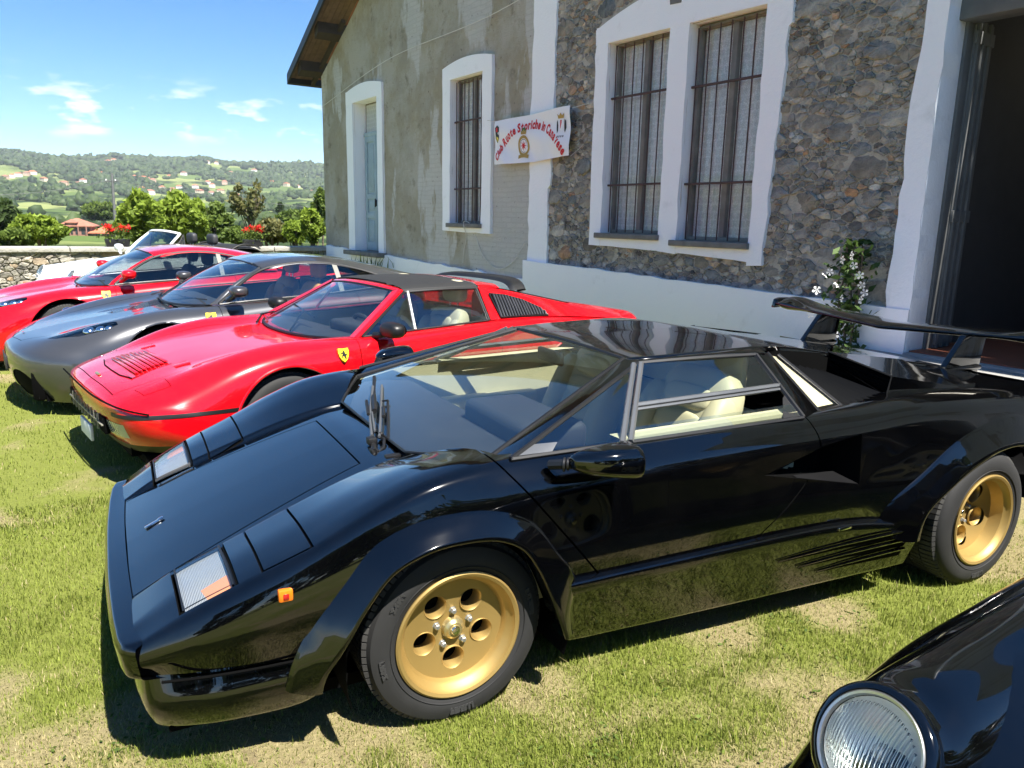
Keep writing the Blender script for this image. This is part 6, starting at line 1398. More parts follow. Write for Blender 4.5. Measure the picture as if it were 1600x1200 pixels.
    ob('dashboard', loft([[(-.48, y, .84), (-.6, y, .885), (-.72, y, .88), (-.76, y, .80), (-.72, y, .6)] for y in np.linspace(-.62, .62, 7)], [0, .06, .05, .04, 0], sub=3, outward=lambda g: g - np.array([-.6, 0, .7])), 'dash_dark', car); steering(car, -.84, .34, .86, 'black_vinyl', .18, .4)
    ob('floor_pan', join(box(-2.0, .2, -.74, .74, .18, .24), box(-2.06, -1.96, -.62, .62, .2, .90)), 'black_matte', car)
    both('door_lining', patch(line((-.6,.66,.89), (-1.9,.66,.91), 6), line((-.6,.72,.3), (-1.9,.72,.3), 6), 4), 'dash_dark', car)
    if open_top:
        fs = []
        for y in np.linspace(-.64, .64, 17):
            k = 1 - (abs(y) / .64) ** 4 * .35; fs.append([(-1.62, y, .90), (-1.66, y, .90 + .13 * k), (-1.80, y, .90 + .17 * k), (-2.02, y, .90 + .16 * k), (-2.18, y, .90 + .12 * k), (-2.22, y, .90)])
        s = loft(fs, [0, .05, .06, .06, .05, 0], sub=3, outward=lambda g: g - np.array([-1.9, 0, .8])); ob('folded_roof', (s[0], s[1], None), 'black_vinyl', car, sharp=180)
        both('roof_frame_rail', tube(curve([(-1.64,.60,.95),(-1.85,.62,1.06),(-2.10,.60,1.05),(-2.25,.50,1.0)], 14), .018, 8), 'black_plastic', car)
    else:
        rr_ = []
        for x, hw, z, zc in ((-.94,.53,1.235,1.272),(-1.1,.55,1.255,1.298),(-1.4,.56,1.250,1.300),(-1.8,.55,1.190,1.255),(-2.2,.50,1.06,1.13),(-2.6,.42,.93,.97),(-2.8,.36,.87,.88)): rr_.append([(x, 0, zc), (x, hw * .5, zc - .008), (x, hw * .88, z + .012), (x, hw, z - .02), (x, hw + .02, z - .05)])
        s = loft(rr_, [0, .2, .08, .03, 0], sub=6); ob('roof', join(s, mir(s)), pn, car)
        rl = curve([(-1.02,.56,1.19),(-1.4,.58,1.195),(-1.75,.58,1.13),(-2.05,.60,.98)], 24); bl = curve([(-1.0,.655,.915),(-1.4,.66,.918),(-1.75,.66,.925),(-2.05,.64,.935)], 24)
        both('side_window', patch(bl, rl, 6, bulge=.01), 'glass_dark', car); both('sail_panel', patch(curve([(-1.75,.585,1.135),(-2.05,.60,.99),(-2.2,.62,.93)], 8), curve([(-1.8,.555,1.17),(-2.25,.50,1.02),(-2.6,.44,.90)], 8), 4), pn, car)
    ob('underbody', join(box(-3.1, .7, -.66, .66, .16, .22), box(.36, .72, -.5, .5, .2, .46)), 'black_matte', car)
    for cx in (0, -2.27):
        liner(car, cx, .315, .355, .76); arch_lip(car, full, cx, .315, .345, pn, t0=-.1, rr=.008)
        for sg in (1, -1): wheel(car, cx, sg * .69, .308, .308, .208, .20, sg, 'alloy', dish=.03, hole_r=.125, hole_rad=.045, cone=-.01, cap='alloy')
    return car, Z
simple('dull_chrome', (.50, .50, .48), .30, metal=.9, var=.12, nscale=30)
simple('reflector', (.80, .80, .78), .42, metal=.75, var=.03)
m, nt, out = nmat('lamp_glass')
_tr = N(nt, 'ShaderNodeBsdfTransparent', {'Color': (.93, .96, .96, 1)}); _gl = N(nt, 'ShaderNodeBsdfGlossy', {'Roughness': .02})
_mx = N(nt, 'ShaderNodeMixShader', {0: schlick(nt, .06), 1: _tr.outputs[0], 2: _gl.outputs[0]}); nt.links.new(_mx.outputs[0], out.inputs[0])
m, nt, out = nmat('flute_glass'); _p = N(nt, 'ShaderNodeBsdfGlass', {'IOR': 1.48, 'Roughness': .03, 'Color': (.95, .97, .97, 1)}); nt.links.new(_p.outputs[0], out.inputs[0])
WHITE, zw = build_round(228.0, -5.98, 11.05, 'paint_white', 'white open-top sports car with round headlamps and folded black roof', True, .04)
pl_ = ob('rally_plaque', xf(lathe([(.001, .006), (.085, .006), (.09, 0)], 28, 'z'), (.30, .18, zw(.30, .18) + .004), Matrix.Rotation(.23, 3, 'Y')), 'yellow_enamel', WHITE)
yb = 208.5; _c, _s = math.cos(rad(yb)), math.sin(rad(yb)); hx, hy = .585, -.605
_hw = CAMP + ray(1368, 1152) * 1.335; 
BLACK2, _ = build_round(yb, _hw[0] - (_c * hx - _s * hy), _hw[1] - (_s * hx + _c * hy), 'paint_black_near', 'glossy black sports car with round fluted headlamps beside the black wedge car', False)
print('headlamp z', _hw)
# ------------------------------------------------------------------ foliage
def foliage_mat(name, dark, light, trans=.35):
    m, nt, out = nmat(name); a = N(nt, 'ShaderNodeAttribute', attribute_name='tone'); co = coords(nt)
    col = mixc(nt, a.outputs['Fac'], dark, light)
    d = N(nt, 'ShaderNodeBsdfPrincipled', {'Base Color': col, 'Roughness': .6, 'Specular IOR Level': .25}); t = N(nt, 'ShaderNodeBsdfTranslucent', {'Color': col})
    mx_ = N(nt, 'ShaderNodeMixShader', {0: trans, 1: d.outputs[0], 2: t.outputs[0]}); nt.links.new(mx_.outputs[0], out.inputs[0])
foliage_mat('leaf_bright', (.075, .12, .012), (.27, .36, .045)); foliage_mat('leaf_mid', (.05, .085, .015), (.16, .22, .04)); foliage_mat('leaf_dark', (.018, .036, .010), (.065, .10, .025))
foliage_mat('leaf_olive', (.06, .07, .02), (.21, .20, .07)); foliage_mat('leaf_plant', (.022, .05, .012), (.09, .15, .035)); foliage_mat('geranium', (.45, .01, .01), (.80, .03, .02), .2); foliage_mat('petal', (.72, .72, .68), (.86, .86, .84), .3)
simple('bark', (.10, .078, .055), .95, var=.3, bumps=.8, bscale=18, bdist=.03)
def leaves(centers, size, rg, flat=.0):
    """rhombic leaves at the given points, randomly turned"""
    n = len(centers); a = rg.normal(size=(n, 3)); a[:, 2] *= (1 - flat); a /= np.linalg.norm(a, axis=1, keepdims=True); b = rg.normal(size=(n, 3)); b -= a * (a * b).sum(1, keepdims=True); b /= np.linalg.norm(b, axis=1, keepdims=True)
    s = size * rg.uniform(.6, 1.35, (n, 1)); c = np.asarray(centers)
    V = np.stack([c - a * s, c + b * s * .48 + a * s * .1, c + a * s, c - b * s * .48 + a * s * .1], 1).reshape(-1, 3)
    return (V, np.arange(4 * n).reshape(n, 4).tolist(), None)
def leaf_mesh(name, sh, mat, tones):
    me = mesh_of(name, sh, mat, 180); set_tone(me, np.repeat(tones, 4)); return me
def crown_points(n, rad_, rg, clumps=26, hollow=.55):
    c = rg.normal(size=(clumps, 3)); c /= np.linalg.norm(c, axis=1, keepdims=True); c *= rg.uniform(hollow, .92, (clumps, 1)); cr_ = rg.uniform(.20, .40, clumps)
    i = rg.integers(0, clumps, n); d = rg.normal(size=(n, 3)); d /= np.linalg.norm(d, axis=1, keepdims=True); p = c[i] + d * (cr_[i] * rg.random(n) ** .45)[:, None]
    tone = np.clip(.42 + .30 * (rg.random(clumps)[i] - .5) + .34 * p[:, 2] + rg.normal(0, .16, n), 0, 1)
    return p * rad_, tone
def tree(name, base, center_h, rad_, mat, n, leaf, label, group, seed, trunk_r=.12, bare=False):
    rg = np.random.default_rng(seed); t = empty(name, base, rg.uniform(0, 6), label=label, category='bush' if 'bush' in name else 'tree', group=group)
    cz = center_h; tr = [tube(curve([(0, 0, -.3), (.05, .03, cz * .5), (0, 0, cz)], 8), list(np.linspace(trunk_r, trunk_r * .45, 8)), 8)]
    for k in range(9 if bare else 6):
        a = rg.uniform(0, 6.28); e_ = np.array([math.cos(a) * rad_[0] * .75, math.sin(a) * rad_[1] * .75, cz + rad_[2] * rg.uniform(-.2, .8)]); s0 = np.array([0, 0, cz * rg.uniform(.45, .95)])
        tr.append(tube(curve([s0, s0 * .45 + e_ * .55 + [0, 0, rad_[2] * .1], e_], 7), list(np.linspace(trunk_r * .5, trunk_r * .1, 7)), 6))
    ob('trunk', join(*tr), 'bark', t)
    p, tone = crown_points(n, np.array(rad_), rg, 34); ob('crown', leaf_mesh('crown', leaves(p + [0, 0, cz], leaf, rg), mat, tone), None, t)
    return t
def at_range(px, py, r):
    d = ray(px, py); d = d / np.hypot(d[0], d[1]); return CAMP + d * r
def veg(name, px, py, r, wpx, hpx, mat, n, label, group, seed, leaf=None, trunk=.1, bare=False):
    c = at_range(px, py, r); gz = float(ground_z(c[0], c[1])); k = r / CAM_F * .80
    tree(name, (c[0], c[1], gz), c[2] - gz, (wpx * k, wpx * k, hpx * k), mat, n, leaf or .0028 * r + .03, label, group, seed, trunk, bare)
GB = 'trees and bushes beyond the garden wall'
veg('bush', 60, 360, 30, 40, 25, 'leaf_bright', 6500, 'rounded yellow-green bush just beyond the stone wall', GB, 1)
veg('bush', 18, 372, 27, 26, 14, 'leaf_mid', 2500, 'low dark bush at the foot of the rounded yellow-green bush', GB, 2)
veg('fruit_tree', 222, 342, 31, 40, 44, 'leaf_bright', 6500, 'leafy light-green tree behind the flower trough by the pole', GB, 3)
veg('fruit_tree', 282, 345, 33, 46, 44, 'leaf_bright', 7500, 'broad light-green tree between the two flower troughs', GB, 4)
veg('deciduous_tree', 335, 350, 40, 40, 36, 'leaf_mid', 5500, 'mid-green tree beside the broad light-green tree', GB, 5)
veg('deciduous_tree', 160, 330, 300, 30, 14, 'leaf_mid', 4500, 'mid-green tree crown rising behind the brown house', GB, 6)
veg('sparse_tree', 389, 312, 48, 32, 34, 'leaf_olive', 900, 'tall thin-leaved brownish tree behind the second flower trough', GB, 7, bare=True)
veg('bush', 425, 362, 30, 34, 22, 'leaf_olive', 3800, 'olive-coloured scrub beside the second flower trough', GB, 8)
veg('bush', 372, 368, 28, 26, 16, 'leaf_mid', 2600, 'low green scrub under the thin-leaved tree', GB, 9)
veg('bush', 488, 352, 25, 20, 30, 'leaf_bright', 3800, 'bright green upright bush against the corner of the building', GB, 10)
veg('bush', 462, 362, 27, 20, 20, 'leaf_bright', 2600, 'bright green bush next to the upright one at the corner', GB, 11)
veg('deciduous_tree', 503, 322, 60, 16, 30, 'leaf_mid', 2500, 'green tree half hidden by the corner of the building', GB, 12)
veg('conifer', 8, 345, 55, 26, 30, 'leaf_dark', 3500, 'dark evergreen beside the rounded yellow-green bush', GB, 13)
veg('cypress', 437, 326, 230, 6, 12, 'leaf_dark', 900, 'small dark cypress standing alone in the meadow', GB, 15, leaf=.5)
veg('deciduous_tree', 470, 338, 120, 40, 9, 'leaf_mid', 2500, 'row of low trees at the meadow edge', GB, 17, leaf=.5)
for i, (tx_, ty_, hh_, ww_) in enumerate(((9.5, -9.0, 4.6, 3.2), (4.2, -12.5, 5.0, 3.4), (14.5, -5.0, 4.8, 3.2), (-1.5, -14.0, 4.4, 3.0), (17.5, 1.0, 4.6, 3.0), (7.0, -15.0, 6.0, 3.4), (13.0, -10.5, 6.2, 3.4))):  # unseen trees added behind the camera so the black flank reflects something dark
    tree('added_tree', (tx_, ty_, 0), hh_ * .62, (ww_, ww_, hh_ * .62), 'leaf_dark', 2600, .30, 'dark leafy tree added out of view to darken reflections in the black paint', 'unseen trees added behind the camera', 200 + i, .2)
# ------------------------------------------------------------------ woods on the far hills: too many to count
def icos():
    bm = bmesh.new(); bmesh.ops.create_icosphere(bm, subdivisions=2, radius=1); bm.verts.index_update(); V = np.array([v.co[:] for v in bm.verts]); F = [[v.index for v in f.verts] for f in bm.faces]; bm.free(); return V, F
IV, IF = icos(); IFa = np.array(IF)
def blobs(P, R, H, rg):
    n = len(P); m_ = len(IV); V = IV[None] * np.stack([R, R, H], -1)[:, None] * (1 + .30 * rg.normal(size=(n, m_, 1))) + P[:, None]; F = (IFa[None] + (np.arange(n) * m_)[:, None, None]).reshape(-1, 3)
    return (V.reshape(-1, 3), F.tolist(), None)
rg = np.random.default_rng(5); pts = []
while len(pts) < 5200:
    a = rad(rg.uniform(-37, -9)); r = math.sqrt(rg.uniform(420 ** 2, 3450 ** 2)); x, y = r * math.sin(a), r * math.cos(a)
    d_ = fbm(x / 210, y / 210, 4, 40); th_ = .40 if r > 2500 else .53
    if d_ > th_ or rg.random() < .05: pts.append((x, y, r))
pts = np.array(pts); gz = ground_z(pts[:, 0], pts[:, 1]); Rr = rg.uniform(3.5, 8.5, len(pts)) * np.interp(pts[:, 2], [400, 3300], [.75, 1.35]); Hh = Rr * rg.uniform(.7, 1.15, len(pts))
sh = blobs(np.stack([pts[:, 0], pts[:, 1], gz + Hh * .55], -1), Rr, Hh, rg); me = mesh_of('woods', sh, 'leaf_woods' if 'leaf_woods' in MATS else None, 180)
foliage_mat('leaf_woods', (.018, .036, .010), (.060, .092, .024), .1); me.materials.clear(); me.materials.append(MATS['leaf_woods']); set_tone(me, np.repeat(np.clip(rg.normal(.45, .25, len(pts)), 0, 1), len(IV)))
ob('woods', me, None, None, kind='stuff', label='dark green woodland covering the far hillside', category='woodland')
# ------------------------------------------------------------------ houses
simple('house_white', (.70, .68, .62), .9, var=.08); simple('house_cream', (.55, .47, .33), .9, var=.08); simple('house_pink', (.48, .33, .24), .9, var=.1); simple('tile_red', (.42, .13, .065), .9, var=.25, nscale=.4); simple('tile_brown', (.30, .125, .08), .9, var=.25, nscale=.6); simple('window_dark', (.03, .032, .035), .3); simple('brick_brown', (.26, .13, .10), .9, var=.2)
def hip(w, d, z, h, ov=.5):
    a, b = w / 2 + ov, d / 2 + ov; r = max(.2, a - b * .9); V = np.array([(-a, -b, z), (a, -b, z), (a, b, z), (-a, b, z), (-r, 0, z + h), (r, 0, z + h), (-a, -b, z - .25), (a, -b, z - .25), (a, b, z - .25), (-a, b, z - .25)])
    return (V, [[0, 1, 5, 4], [1, 2, 5], [2, 3, 4, 5], [3, 0, 4], [6, 7, 1, 0], [7, 8, 2, 1], [8, 9, 3, 2], [9, 6, 0, 3], [9, 8, 7, 6]], None)
HZ = [(60,390),(28,396),(130,377),(150,342),(188,346),(400,412),(424,404),(378,424),(308,422),(498,376),(585,384),(610,380),(655,392),(690,398),(718,404),(736,412),(815,392),(884,376),(852,300),(876,298),(930,304),(548,312),(598,326),(642,332),(996,320),(1040,322),(1075,324),(1110,326),(1150,326),(1196,326),(1246,328),(1290,330),(1340,330),(1222,360),(1312,416),(1430,436),(1498,466),(1378,430),(684,450),(722,470),(780,446),(862,440),(960,462),(1018,472),(1062,460),(1020,434),(1132,482),(1110,370),(212,406),(90,384),(158,372),(705,388),(672,408),(1000,418),(1080,420),(940,440),(830,452),(520,316)]
LB = {('house_white', 'tile_red'): 'small white house with red tiled roof on the far hillside', ('house_cream', 'tile_red'): 'small cream house with red tiled roof on the far hillside', ('house_pink', 'tile_brown'): 'small pinkish house with brown tiled roof on the far hillside', ('house_white', 'tile_brown'): 'small white house with brown tiled roof on the far hillside'}
for i, (zx, zy) in enumerate(HZ):
    P = hit_ground(zx / 3.077, 150 + zy / 3.077 + 1.5, 300)
    if P is None: continue
    k = list(LB)[int(rg.integers(0, 4))]; r = np.hypot(P[0], P[1]); w = rg.uniform(11, 19) * (1.0 if r > 900 else .8); d = rg.uniform(9, 12); h = rg.uniform(5, 8)
    hs = empty('house', tuple(P), rg.uniform(-.5, .5), label=LB[k], category='house', group='houses on the far hillside ' + LB[k].split()[1])
    ob('wall', box(-w/2, w/2, -d/2, d/2, -4, h), k[0], hs); ob('roof', hip(w, d, h, rg.uniform(2.2, 3.2)), k[1], hs, sharp=10)
    for q in range(3): ob('window', box(-w/2 + w * (q + .6) / 3.4, -w/2 + w * (q + .6) / 3.4 + 1.3, -d/2 - .05, -d/2 + .1, h * .45, h * .45 + 1.6), 'window_dark', hs)
# brown house in the middle distance
c = at_range(140, 352, 235); gz = float(ground_z(c[0], c[1])); bh = empty('house', (c[0], c[1], gz), .35, label='brown brick house with stepped red roofs beyond the wall', category='house')
z0 = 1.554 - gz
ob('wall', join(box(-6.5, 1.0, -4, 4, -1, 2.6), ), 'brick_brown', bh); ob('wall', box(1.0, 7, -4.6, 3, -1, .9), 'brick_brown', bh)
ob('roof', xf(hip(7.6, 8, 2.6, 1.9, .7), (-2.75, 0, 0)), 'tile_brown', bh, sharp=10); ob('roof', xf(hip(6.2, 7.6, .9, 1.7, .7), (4, -.8, 0)), 'tile_red', bh, sharp=10)
ob('dormer', join(box(-4.6, -2.6, -4.4, -1, 2.3, 3.5)), 'brick_brown', bh); ob('dormer_roof', xf(hip(2.2, 3.6, 3.5, .7, .4), (-3.6, -2.6, 0)), 'tile_brown', bh, sharp=10)
for q, zz in ((-5.6, .4), (-4.2, .4), (-2.8, .4), (-1.4, .4), (-.2, .4)): ob('window', box(q, q + .8, -4.08, -3.9, zz, zz + 1.5), 'window_dark', bh)
for q in (-5.9, -4.0, -2.1, -.2): ob('porch_post', box(q, q + .25, -5.0, -4.75, -1, 2.4), 'brick_brown', bh)
for q in (2.0, 4.6): ob('window', box(q, q + 1.0, -4.68, -4.5, -.4, .6), 'window_dark', bh)
# ------------------------------------------------------------------ pole and wires
c = at_range(172, 271, 75); gz = float(ground_z(c[0], c[1])); po = empty('utility_pole', (c[0], c[1], gz), 0, label='grey wooden utility pole with overhead wires beyond the wall', category='pole'); hh = c[2] - gz
ob('shaft', tube(line((0, 0, -.5), (.15, 0, hh), 6), list(np.linspace(.16, .10, 6)), 10), 'old_wood_grey', po); ob('crossarm', box(-.5, .5, -.05, .05, hh - .7, hh - .6), 'old_wood_grey', po)
for s_ in (-.4, .4): ob('insulator', xf(lathe([(.0, 0), (.05, 0), (.05, .1), (.02, .14), (0, .14)], 10, 'z'), (s_, 0, hh - .6)), 'plate_white', po)
def wire(a, b, sag, lab):
    a = np.array(a); b = np.array(b); t = np.linspace(0, 1, 16)[:, None]; P = a * (1 - t) + b * t - np.array([0, 0, 1]) * sag * 4 * t * (1 - t); ob('overhead_wire', tube(P, .018, 4), 'old_wood_grey', None, label=lab, category='wire', group='overhead wires at the utility pole')
wire((c[0], c[1], c[2] - .5), at_range(-80, 303, 70), .5, 'overhead wire running from the utility pole across the dark woodland'); wire((c[0], c[1], c[2] - .5), at_range(620, 330, 90), .6, 'overhead wire running from the utility pole towards the building')
# ------------------------------------------------------------------ garden wall
GW = empty('garden_wall', tuple(RW0), math.atan2(wnv[1], wnv[0]), label='low rubble garden wall with concrete coping at the edge of the lawn', category='wall')
wc = ob('wall_core', box(-16, .0, .02, .42, -1.5, .78), 'mortar_pale', GW)
bw = (-15.5, .1, -.05, .80); sd, sr = scatter(bw, ((.12, .18, 120), (.07, .10, 700), (.03, .05, 2500)), 31, 1.6); lay_stones(wc, sd, bw, 'drystone', 1.6, 300, 32, proud=.045, gap=.006, y0=.04, rr=sr)
simple('coping', (.33, .315, .28), .95, var=.25, nscale=4, bumps=.8, bscale=22, bdist=.02)
for k in range(12): ob('coping_slab', box(-16 + 1.34 * k, -16 + 1.34 * k + 1.325, -.07 - .01 * (k % 3), .50, .775, .868 + .006 * (k % 2), .012), 'coping', GW)
def on_wall(px, py):
    r = ray(px, py); k = ((RW0 + wdv * .2 - CAMP) @ wdv) / (r @ wdv); q = CAMP + k * r; return (q - RW0) @ wnv
for i, (px, w_) in enumerate(((184, .47), (395, .42))):
    x = on_wall(px, 380); P = RW0 + wnv * x + wdv * .22
    pt = empty('flower_trough', (P[0], P[1], .875), math.atan2(wnv[1], wnv[0]), label=('black trough of red geraniums on the wall near the utility pole', 'black trough of red geraniums on the wall nearer the building')[i], category='planter', group='geranium troughs on the garden wall')
    ob('trough', prism([(-w_/2, .15), (w_/2, .15), (w_/2 - .03, 0), (-w_/2 + .03, 0)], -.10, .10, 1, .006), 'black_plastic', pt)
    rg2 = np.random.default_rng(50 + i); p = rg2.normal(size=(420, 3)) * [w_ * .30, .07, .08] + [0, 0, .25]; ob('foliage', leaf_mesh('foliage', leaves(p, .032, rg2), 'leaf_mid', rg2.random(420)), None, pt)
    for q in range(5):
        cc = np.array([rg2.uniform(-w_ * .45, w_ * .45), rg2.uniform(-.08, .05), rg2.uniform(.32, .46)]); p = rg2.normal(size=(60, 3)) * [.045, .035, .03] + cc; ob('flower_head', leaf_mesh('flower_head', leaves(p, .024, rg2), 'geranium', rg2.random(60)), None, pt)
ob('dry_stump', xf(ellipsoid((0, 0, 0), (.5, .3, .28), 16, 9), tuple(RW0 - wnv * 10.9 - wdv * .7)), 'bark', None, label='heap of dry brown brush against the garden wall', category='brush')
# ------------------------------------------------------------------ banner
simple('banner_cloth', (.82, .82, .85), .8, var=.03, nscale=2); simple('banner_red', (.60, .02, .03), .7, var=.03); simple('emblem_gold', (.42, .27, .06), .6); simple('emblem_black', (.015, .015, .015), .6); simple('emblem_green', (.05, .16, .05), .7); simple('emblem_blue', (.10, .20, .42), .6); simple('cord', (.62, .60, .55), .8)
BN = empty('banner', lw(-9.13, -.09, 2.70), W_ANG - math.pi, label='white cloth banner with arched red lettering tied across the pilaster', category='banner')
def drape(X, Zn): return -.045 + .026 * np.sin(X * 5.2 + 1.0) + .020 * np.sin(X * 13 + Zn * 5) * (1 - Zn) * .5 + .012 * np.sin(X * 3 + 9 * Zn)
bx = np.linspace(-.93, .93, 64); bz = np.linspace(-.315, .315, 26); X, Zb = np.meshgrid(bx, bz, indexing='ij')
Zt = Zb + .015 * np.sin(X * 1.7 + .4) * 1.0 - .012 * (1 - (X / .93) ** 2) * (Zb > 0) * (Zb / .315) - .02 * np.cos(X * 2.2) * (Zb < 0) * (Zb / .315) * -1
cl = np.stack([X, drape(X, (Zb + .315) / .63), Zt], -1); s = grid(cl, outward=lambda g: np.stack([0*g[..., 0], -1 + 0*g[..., 0], 0*g[..., 0]], -1)); ob('cloth', s, 'banner_cloth', BN)
def onto(V2, lift=.004):
    x, z = V2[:, 0], V2[:, 1]; return np.stack([x, drape(x, (z + .315) / .63) - lift, z], -1)
def letters(txt, length, xc, zc, R, mat, bold=.045):
    """lettering along a circular arc, one mesh per letter, scaled so that the line fills the given arc length"""
    ws = [text_shape(t, 1, 0, bold) if t != ' ' else None for t in txt]; adv = [.22 if s is None or not len(s[0]) else np.ptp(s[0][:, 0]) + .035 for s in ws]
    tot = sum(adv); k = length / tot; pos = 0
    for s, a in zip(ws, adv):
        if s is not None and len(s[0]):
            ang = (pos + a / 2 - tot / 2) * k / R; V = s[0][:, :2].copy(); V[:, 0] -= (V[:, 0].min() + V[:, 0].max()) / 2; V = V * k * [.96, 1.3]
            ca, sa = math.cos(-ang), math.sin(-ang); W2 = np.stack([V[:, 0] * ca - V[:, 1] * sa, V[:, 0] * sa + V[:, 1] * ca], -1) + [xc + R * math.sin(ang), zc + R * math.cos(ang)]
            ob('letter', (onto(W2), s[1], None), mat, BN, sharp=180)
        pos += a
letters('Club Ruote Storiche in Canavese', 1.88, 0, -.88, 1.0, 'banner_red')
def disc(cx, cz, rx, rz, n=28): return np.array([(cx + rx * math.cos(a), cz + rz * math.sin(a)) for a in np.linspace(0, 2*math.pi, n, endpoint=False)])
def flat(name, P2, mat, parent=BN, lift=.005): return ob(name, (onto(np.asarray(P2, float), lift), [list(range(len(P2)))], None), mat, parent, sharp=180)
def ringf(name, cx, cz, r0, r1, mat, lift=.006, asp=1.25):
    a, b = disc(cx, cz, r0, r0 * asp), disc(cx, cz, r1, r1 * asp); n = len(a); return ob(name, (onto(np.concatenate([a, b]), lift), [[i, (i+1) % n, (i+1) % n + n, i + n] for i in range(n)], None), mat, BN, sharp=180)
cx0, cz0 = -.14, -.10
ringf('wheel_emblem_rim', cx0, cz0, .082, .115, 'emblem_gold'); flat('wheel_emblem_field', disc(cx0, cz0, .080, .10), 'banner_cloth', lift=.0055); ringf('wheel_emblem_ring', cx0, cz0, .068, .074, 'emblem_black', .0065)
for k in range(8):
    a = k * math.pi / 4; flat('emblem_star_ray', [(cx0 + .020 * math.sin(a + .4), cz0 + .024 * math.cos(a + .4)), (cx0 + .066 * math.sin(a), cz0 + .080 * math.cos(a)), (cx0 + .020 * math.sin(a - .4), cz0 + .024 * math.cos(a - .4)), (cx0, cz0)], 'banner_red', lift=.012)
flat('emblem_crown', [(cx0 - .05, .055), (cx0 + .05, .055), (cx0 + .06, .115), (cx0 + .03, .09), (cx0, .125), (cx0 - .03, .09), (cx0 - .06, .115)], 'emblem_gold', lift=.007); flat('emblem_crown_cap', [(cx0 - .04, .095), (cx0 + .04, .095), (cx0 + .03, .145), (cx0 - .03, .145)], 'emblem_green', lift=.0062)
flat('emblem_ribbon', [(cx0 - .10, -.275), (cx0 - .03, -.26), (cx0 + .03, -.26), (cx0 + .10, -.275), (cx0 + .10, -.225), (cx0 + .03, -.212), (cx0 - .03, -.212), (cx0 - .10, -.225)], 'emblem_gold', lift=.007)
flat('left_crest', [(-.89, .05), (-.83, -.02), (-.77, .05), (-.76, .20), (-.83, .235), (-.89, .20)], 'emblem_black', lift=.006); flat('left_crest_band', [(-.87, .02), (-.81, .0), (-.79, .05), (-.85, .08)], 'yellow_enamel', lift=.007); flat('left_crest_band', [(-.86, .14), (-.80, .14), (-.81, .20), (-.85, .20)], 'banner_red', lift=.007)
flat('shield_crest', [(.70, .06), (.755, .0), (.81, .06), (.815, .17), (.70, .17)], 'banner_cloth', lift=.006); flat('red_cross', [(.74, .02), (.77, .02), (.77, .165), (.74, .165)], 'banner_red', lift=.0075); flat('red_cross', [(.703, .085), (.812, .085), (.812, .115), (.703, .115)], 'banner_red', lift=.008)
for sx in (-1, 1): flat('wreath', [(.757 + sx * .075, .0), (.757 + sx * .095, .06), (.757 + sx * .095, .15), (.757 + sx * .075, .17), (.757 + sx * .065, .1), (.757 + sx * .06, .03)], 'emblem_black', lift=.006)
flat('crest_crown', [(.70, .185), (.815, .185), (.83, .245), (.79, .22), (.757, .255), (.72, .22), (.685, .245)], 'emblem_gold', lift=.007)
for k in range(4): flat('crest_initial', [(.695 + .035 * k, -.055), (.712 + .035 * k, -.055), (.712 + .035 * k, -.030), (.695 + .035 * k, -.030)], 'emblem_black', lift=.007)
ob('tie_cord', tube(np.array([(-.93, -.03, .30), (-1.30, .05, .36), (-1.43, .20, .38)]), .004, 5), 'cord', BN); ob('tie_cord', tube(np.array([(.93, -.03, .30), (1.25, .10, .36), (1.56, .20, .40)]), .004, 5), 'cord', BN); ob('tie_cord', tube(np.array([(.93, -.03, -.30), (1.02, .05, -.20), (1.1, .1, -.1)]), .003, 5), 'cord', BN)
# thin cable on the rendered wall
def wcable(name, pts, label): 
    P = curve([np.array(lw(x, y, z)) for x, y, z in pts], 40); ob(name, tube(P, .006, 5), 'cord', None, label=label, category='cable')
wcable('loose_cable', [(-10.95, -.12, 1.42), (-11.0, -.10, 1.52), (-10.85, -.10, 1.52), (-10.82, -.03, 1.40), (-10.5, -.03, 1.0), (-10.0, -.03, .82), (-9.6, -.03, .98), (-9.3, -.05, 1.25)], 'pale loose cable drooping below the single barred window')
wcable('loose_cable', [(-11.0, -.10, 1.46), (-11.05, -.02, 1.3), (-11.12, -.02, 1.05), (-11.15, -.02, .85)], 'short pale cable hanging straight down below the single barred window')
wcable('phone_wire', [(-17.5, -.06, 3.98), (-14, -.06, 4.45), (-10, -.06, 4.55), (-8.0, -.07, 4.75), (-5, -.06, 5.2)], 'thin grey wire strung along the top of the facade')
# ------------------------------------------------------------------ climbing plant with white flowers
P = lw(-3.97, -.22, -.10); PL = empty('flowering_plant', P, W_ANG - math.pi, label='climbing plant with white flowers in front of the plinth', category='plant'); rg3 = np.random.default_rng(77)
ob('stem', join(*[tube(curve([(.02 * k, 0, .3), (.08 * math.sin(k * 2.1), .03 * math.cos(k), .8), (.12 * math.sin(k * 1.3 + 1), 0, 1.25), (.1 * math.sin(k), 0, 1.5)], 10), .008, 6) for k in range(5)]), 'bark', PL)
ob('pot', lathe([(.001, .12), (.10, .12), (.13, .36), (.14, .36), (.14, .39), (.12, .39), (.11, .33)], 28, 'z'), 'roof_tile', PL)
n = 430; zc = rg3.uniform(.52, 1.55, n); wdt = np.interp(zc, [.5, .75, 1.1, 1.4, 1.6], [.12, .12, .17, .17, .06]); p = np.stack([rg3.normal(0, 1, n) * wdt * .55, rg3.normal(0, .07, n), zc], -1)
big = leaves(p, .046, rg3, .3); idx = np.argsort(p[:, 1])
for j in range(120):
    i = idx[j]; q = ob('leaf', leaf_mesh('leaf', (big[0][4*i:4*i+4], [[0, 1, 2, 3]], None), 'leaf_plant', [rg3.random()]), None, PL)
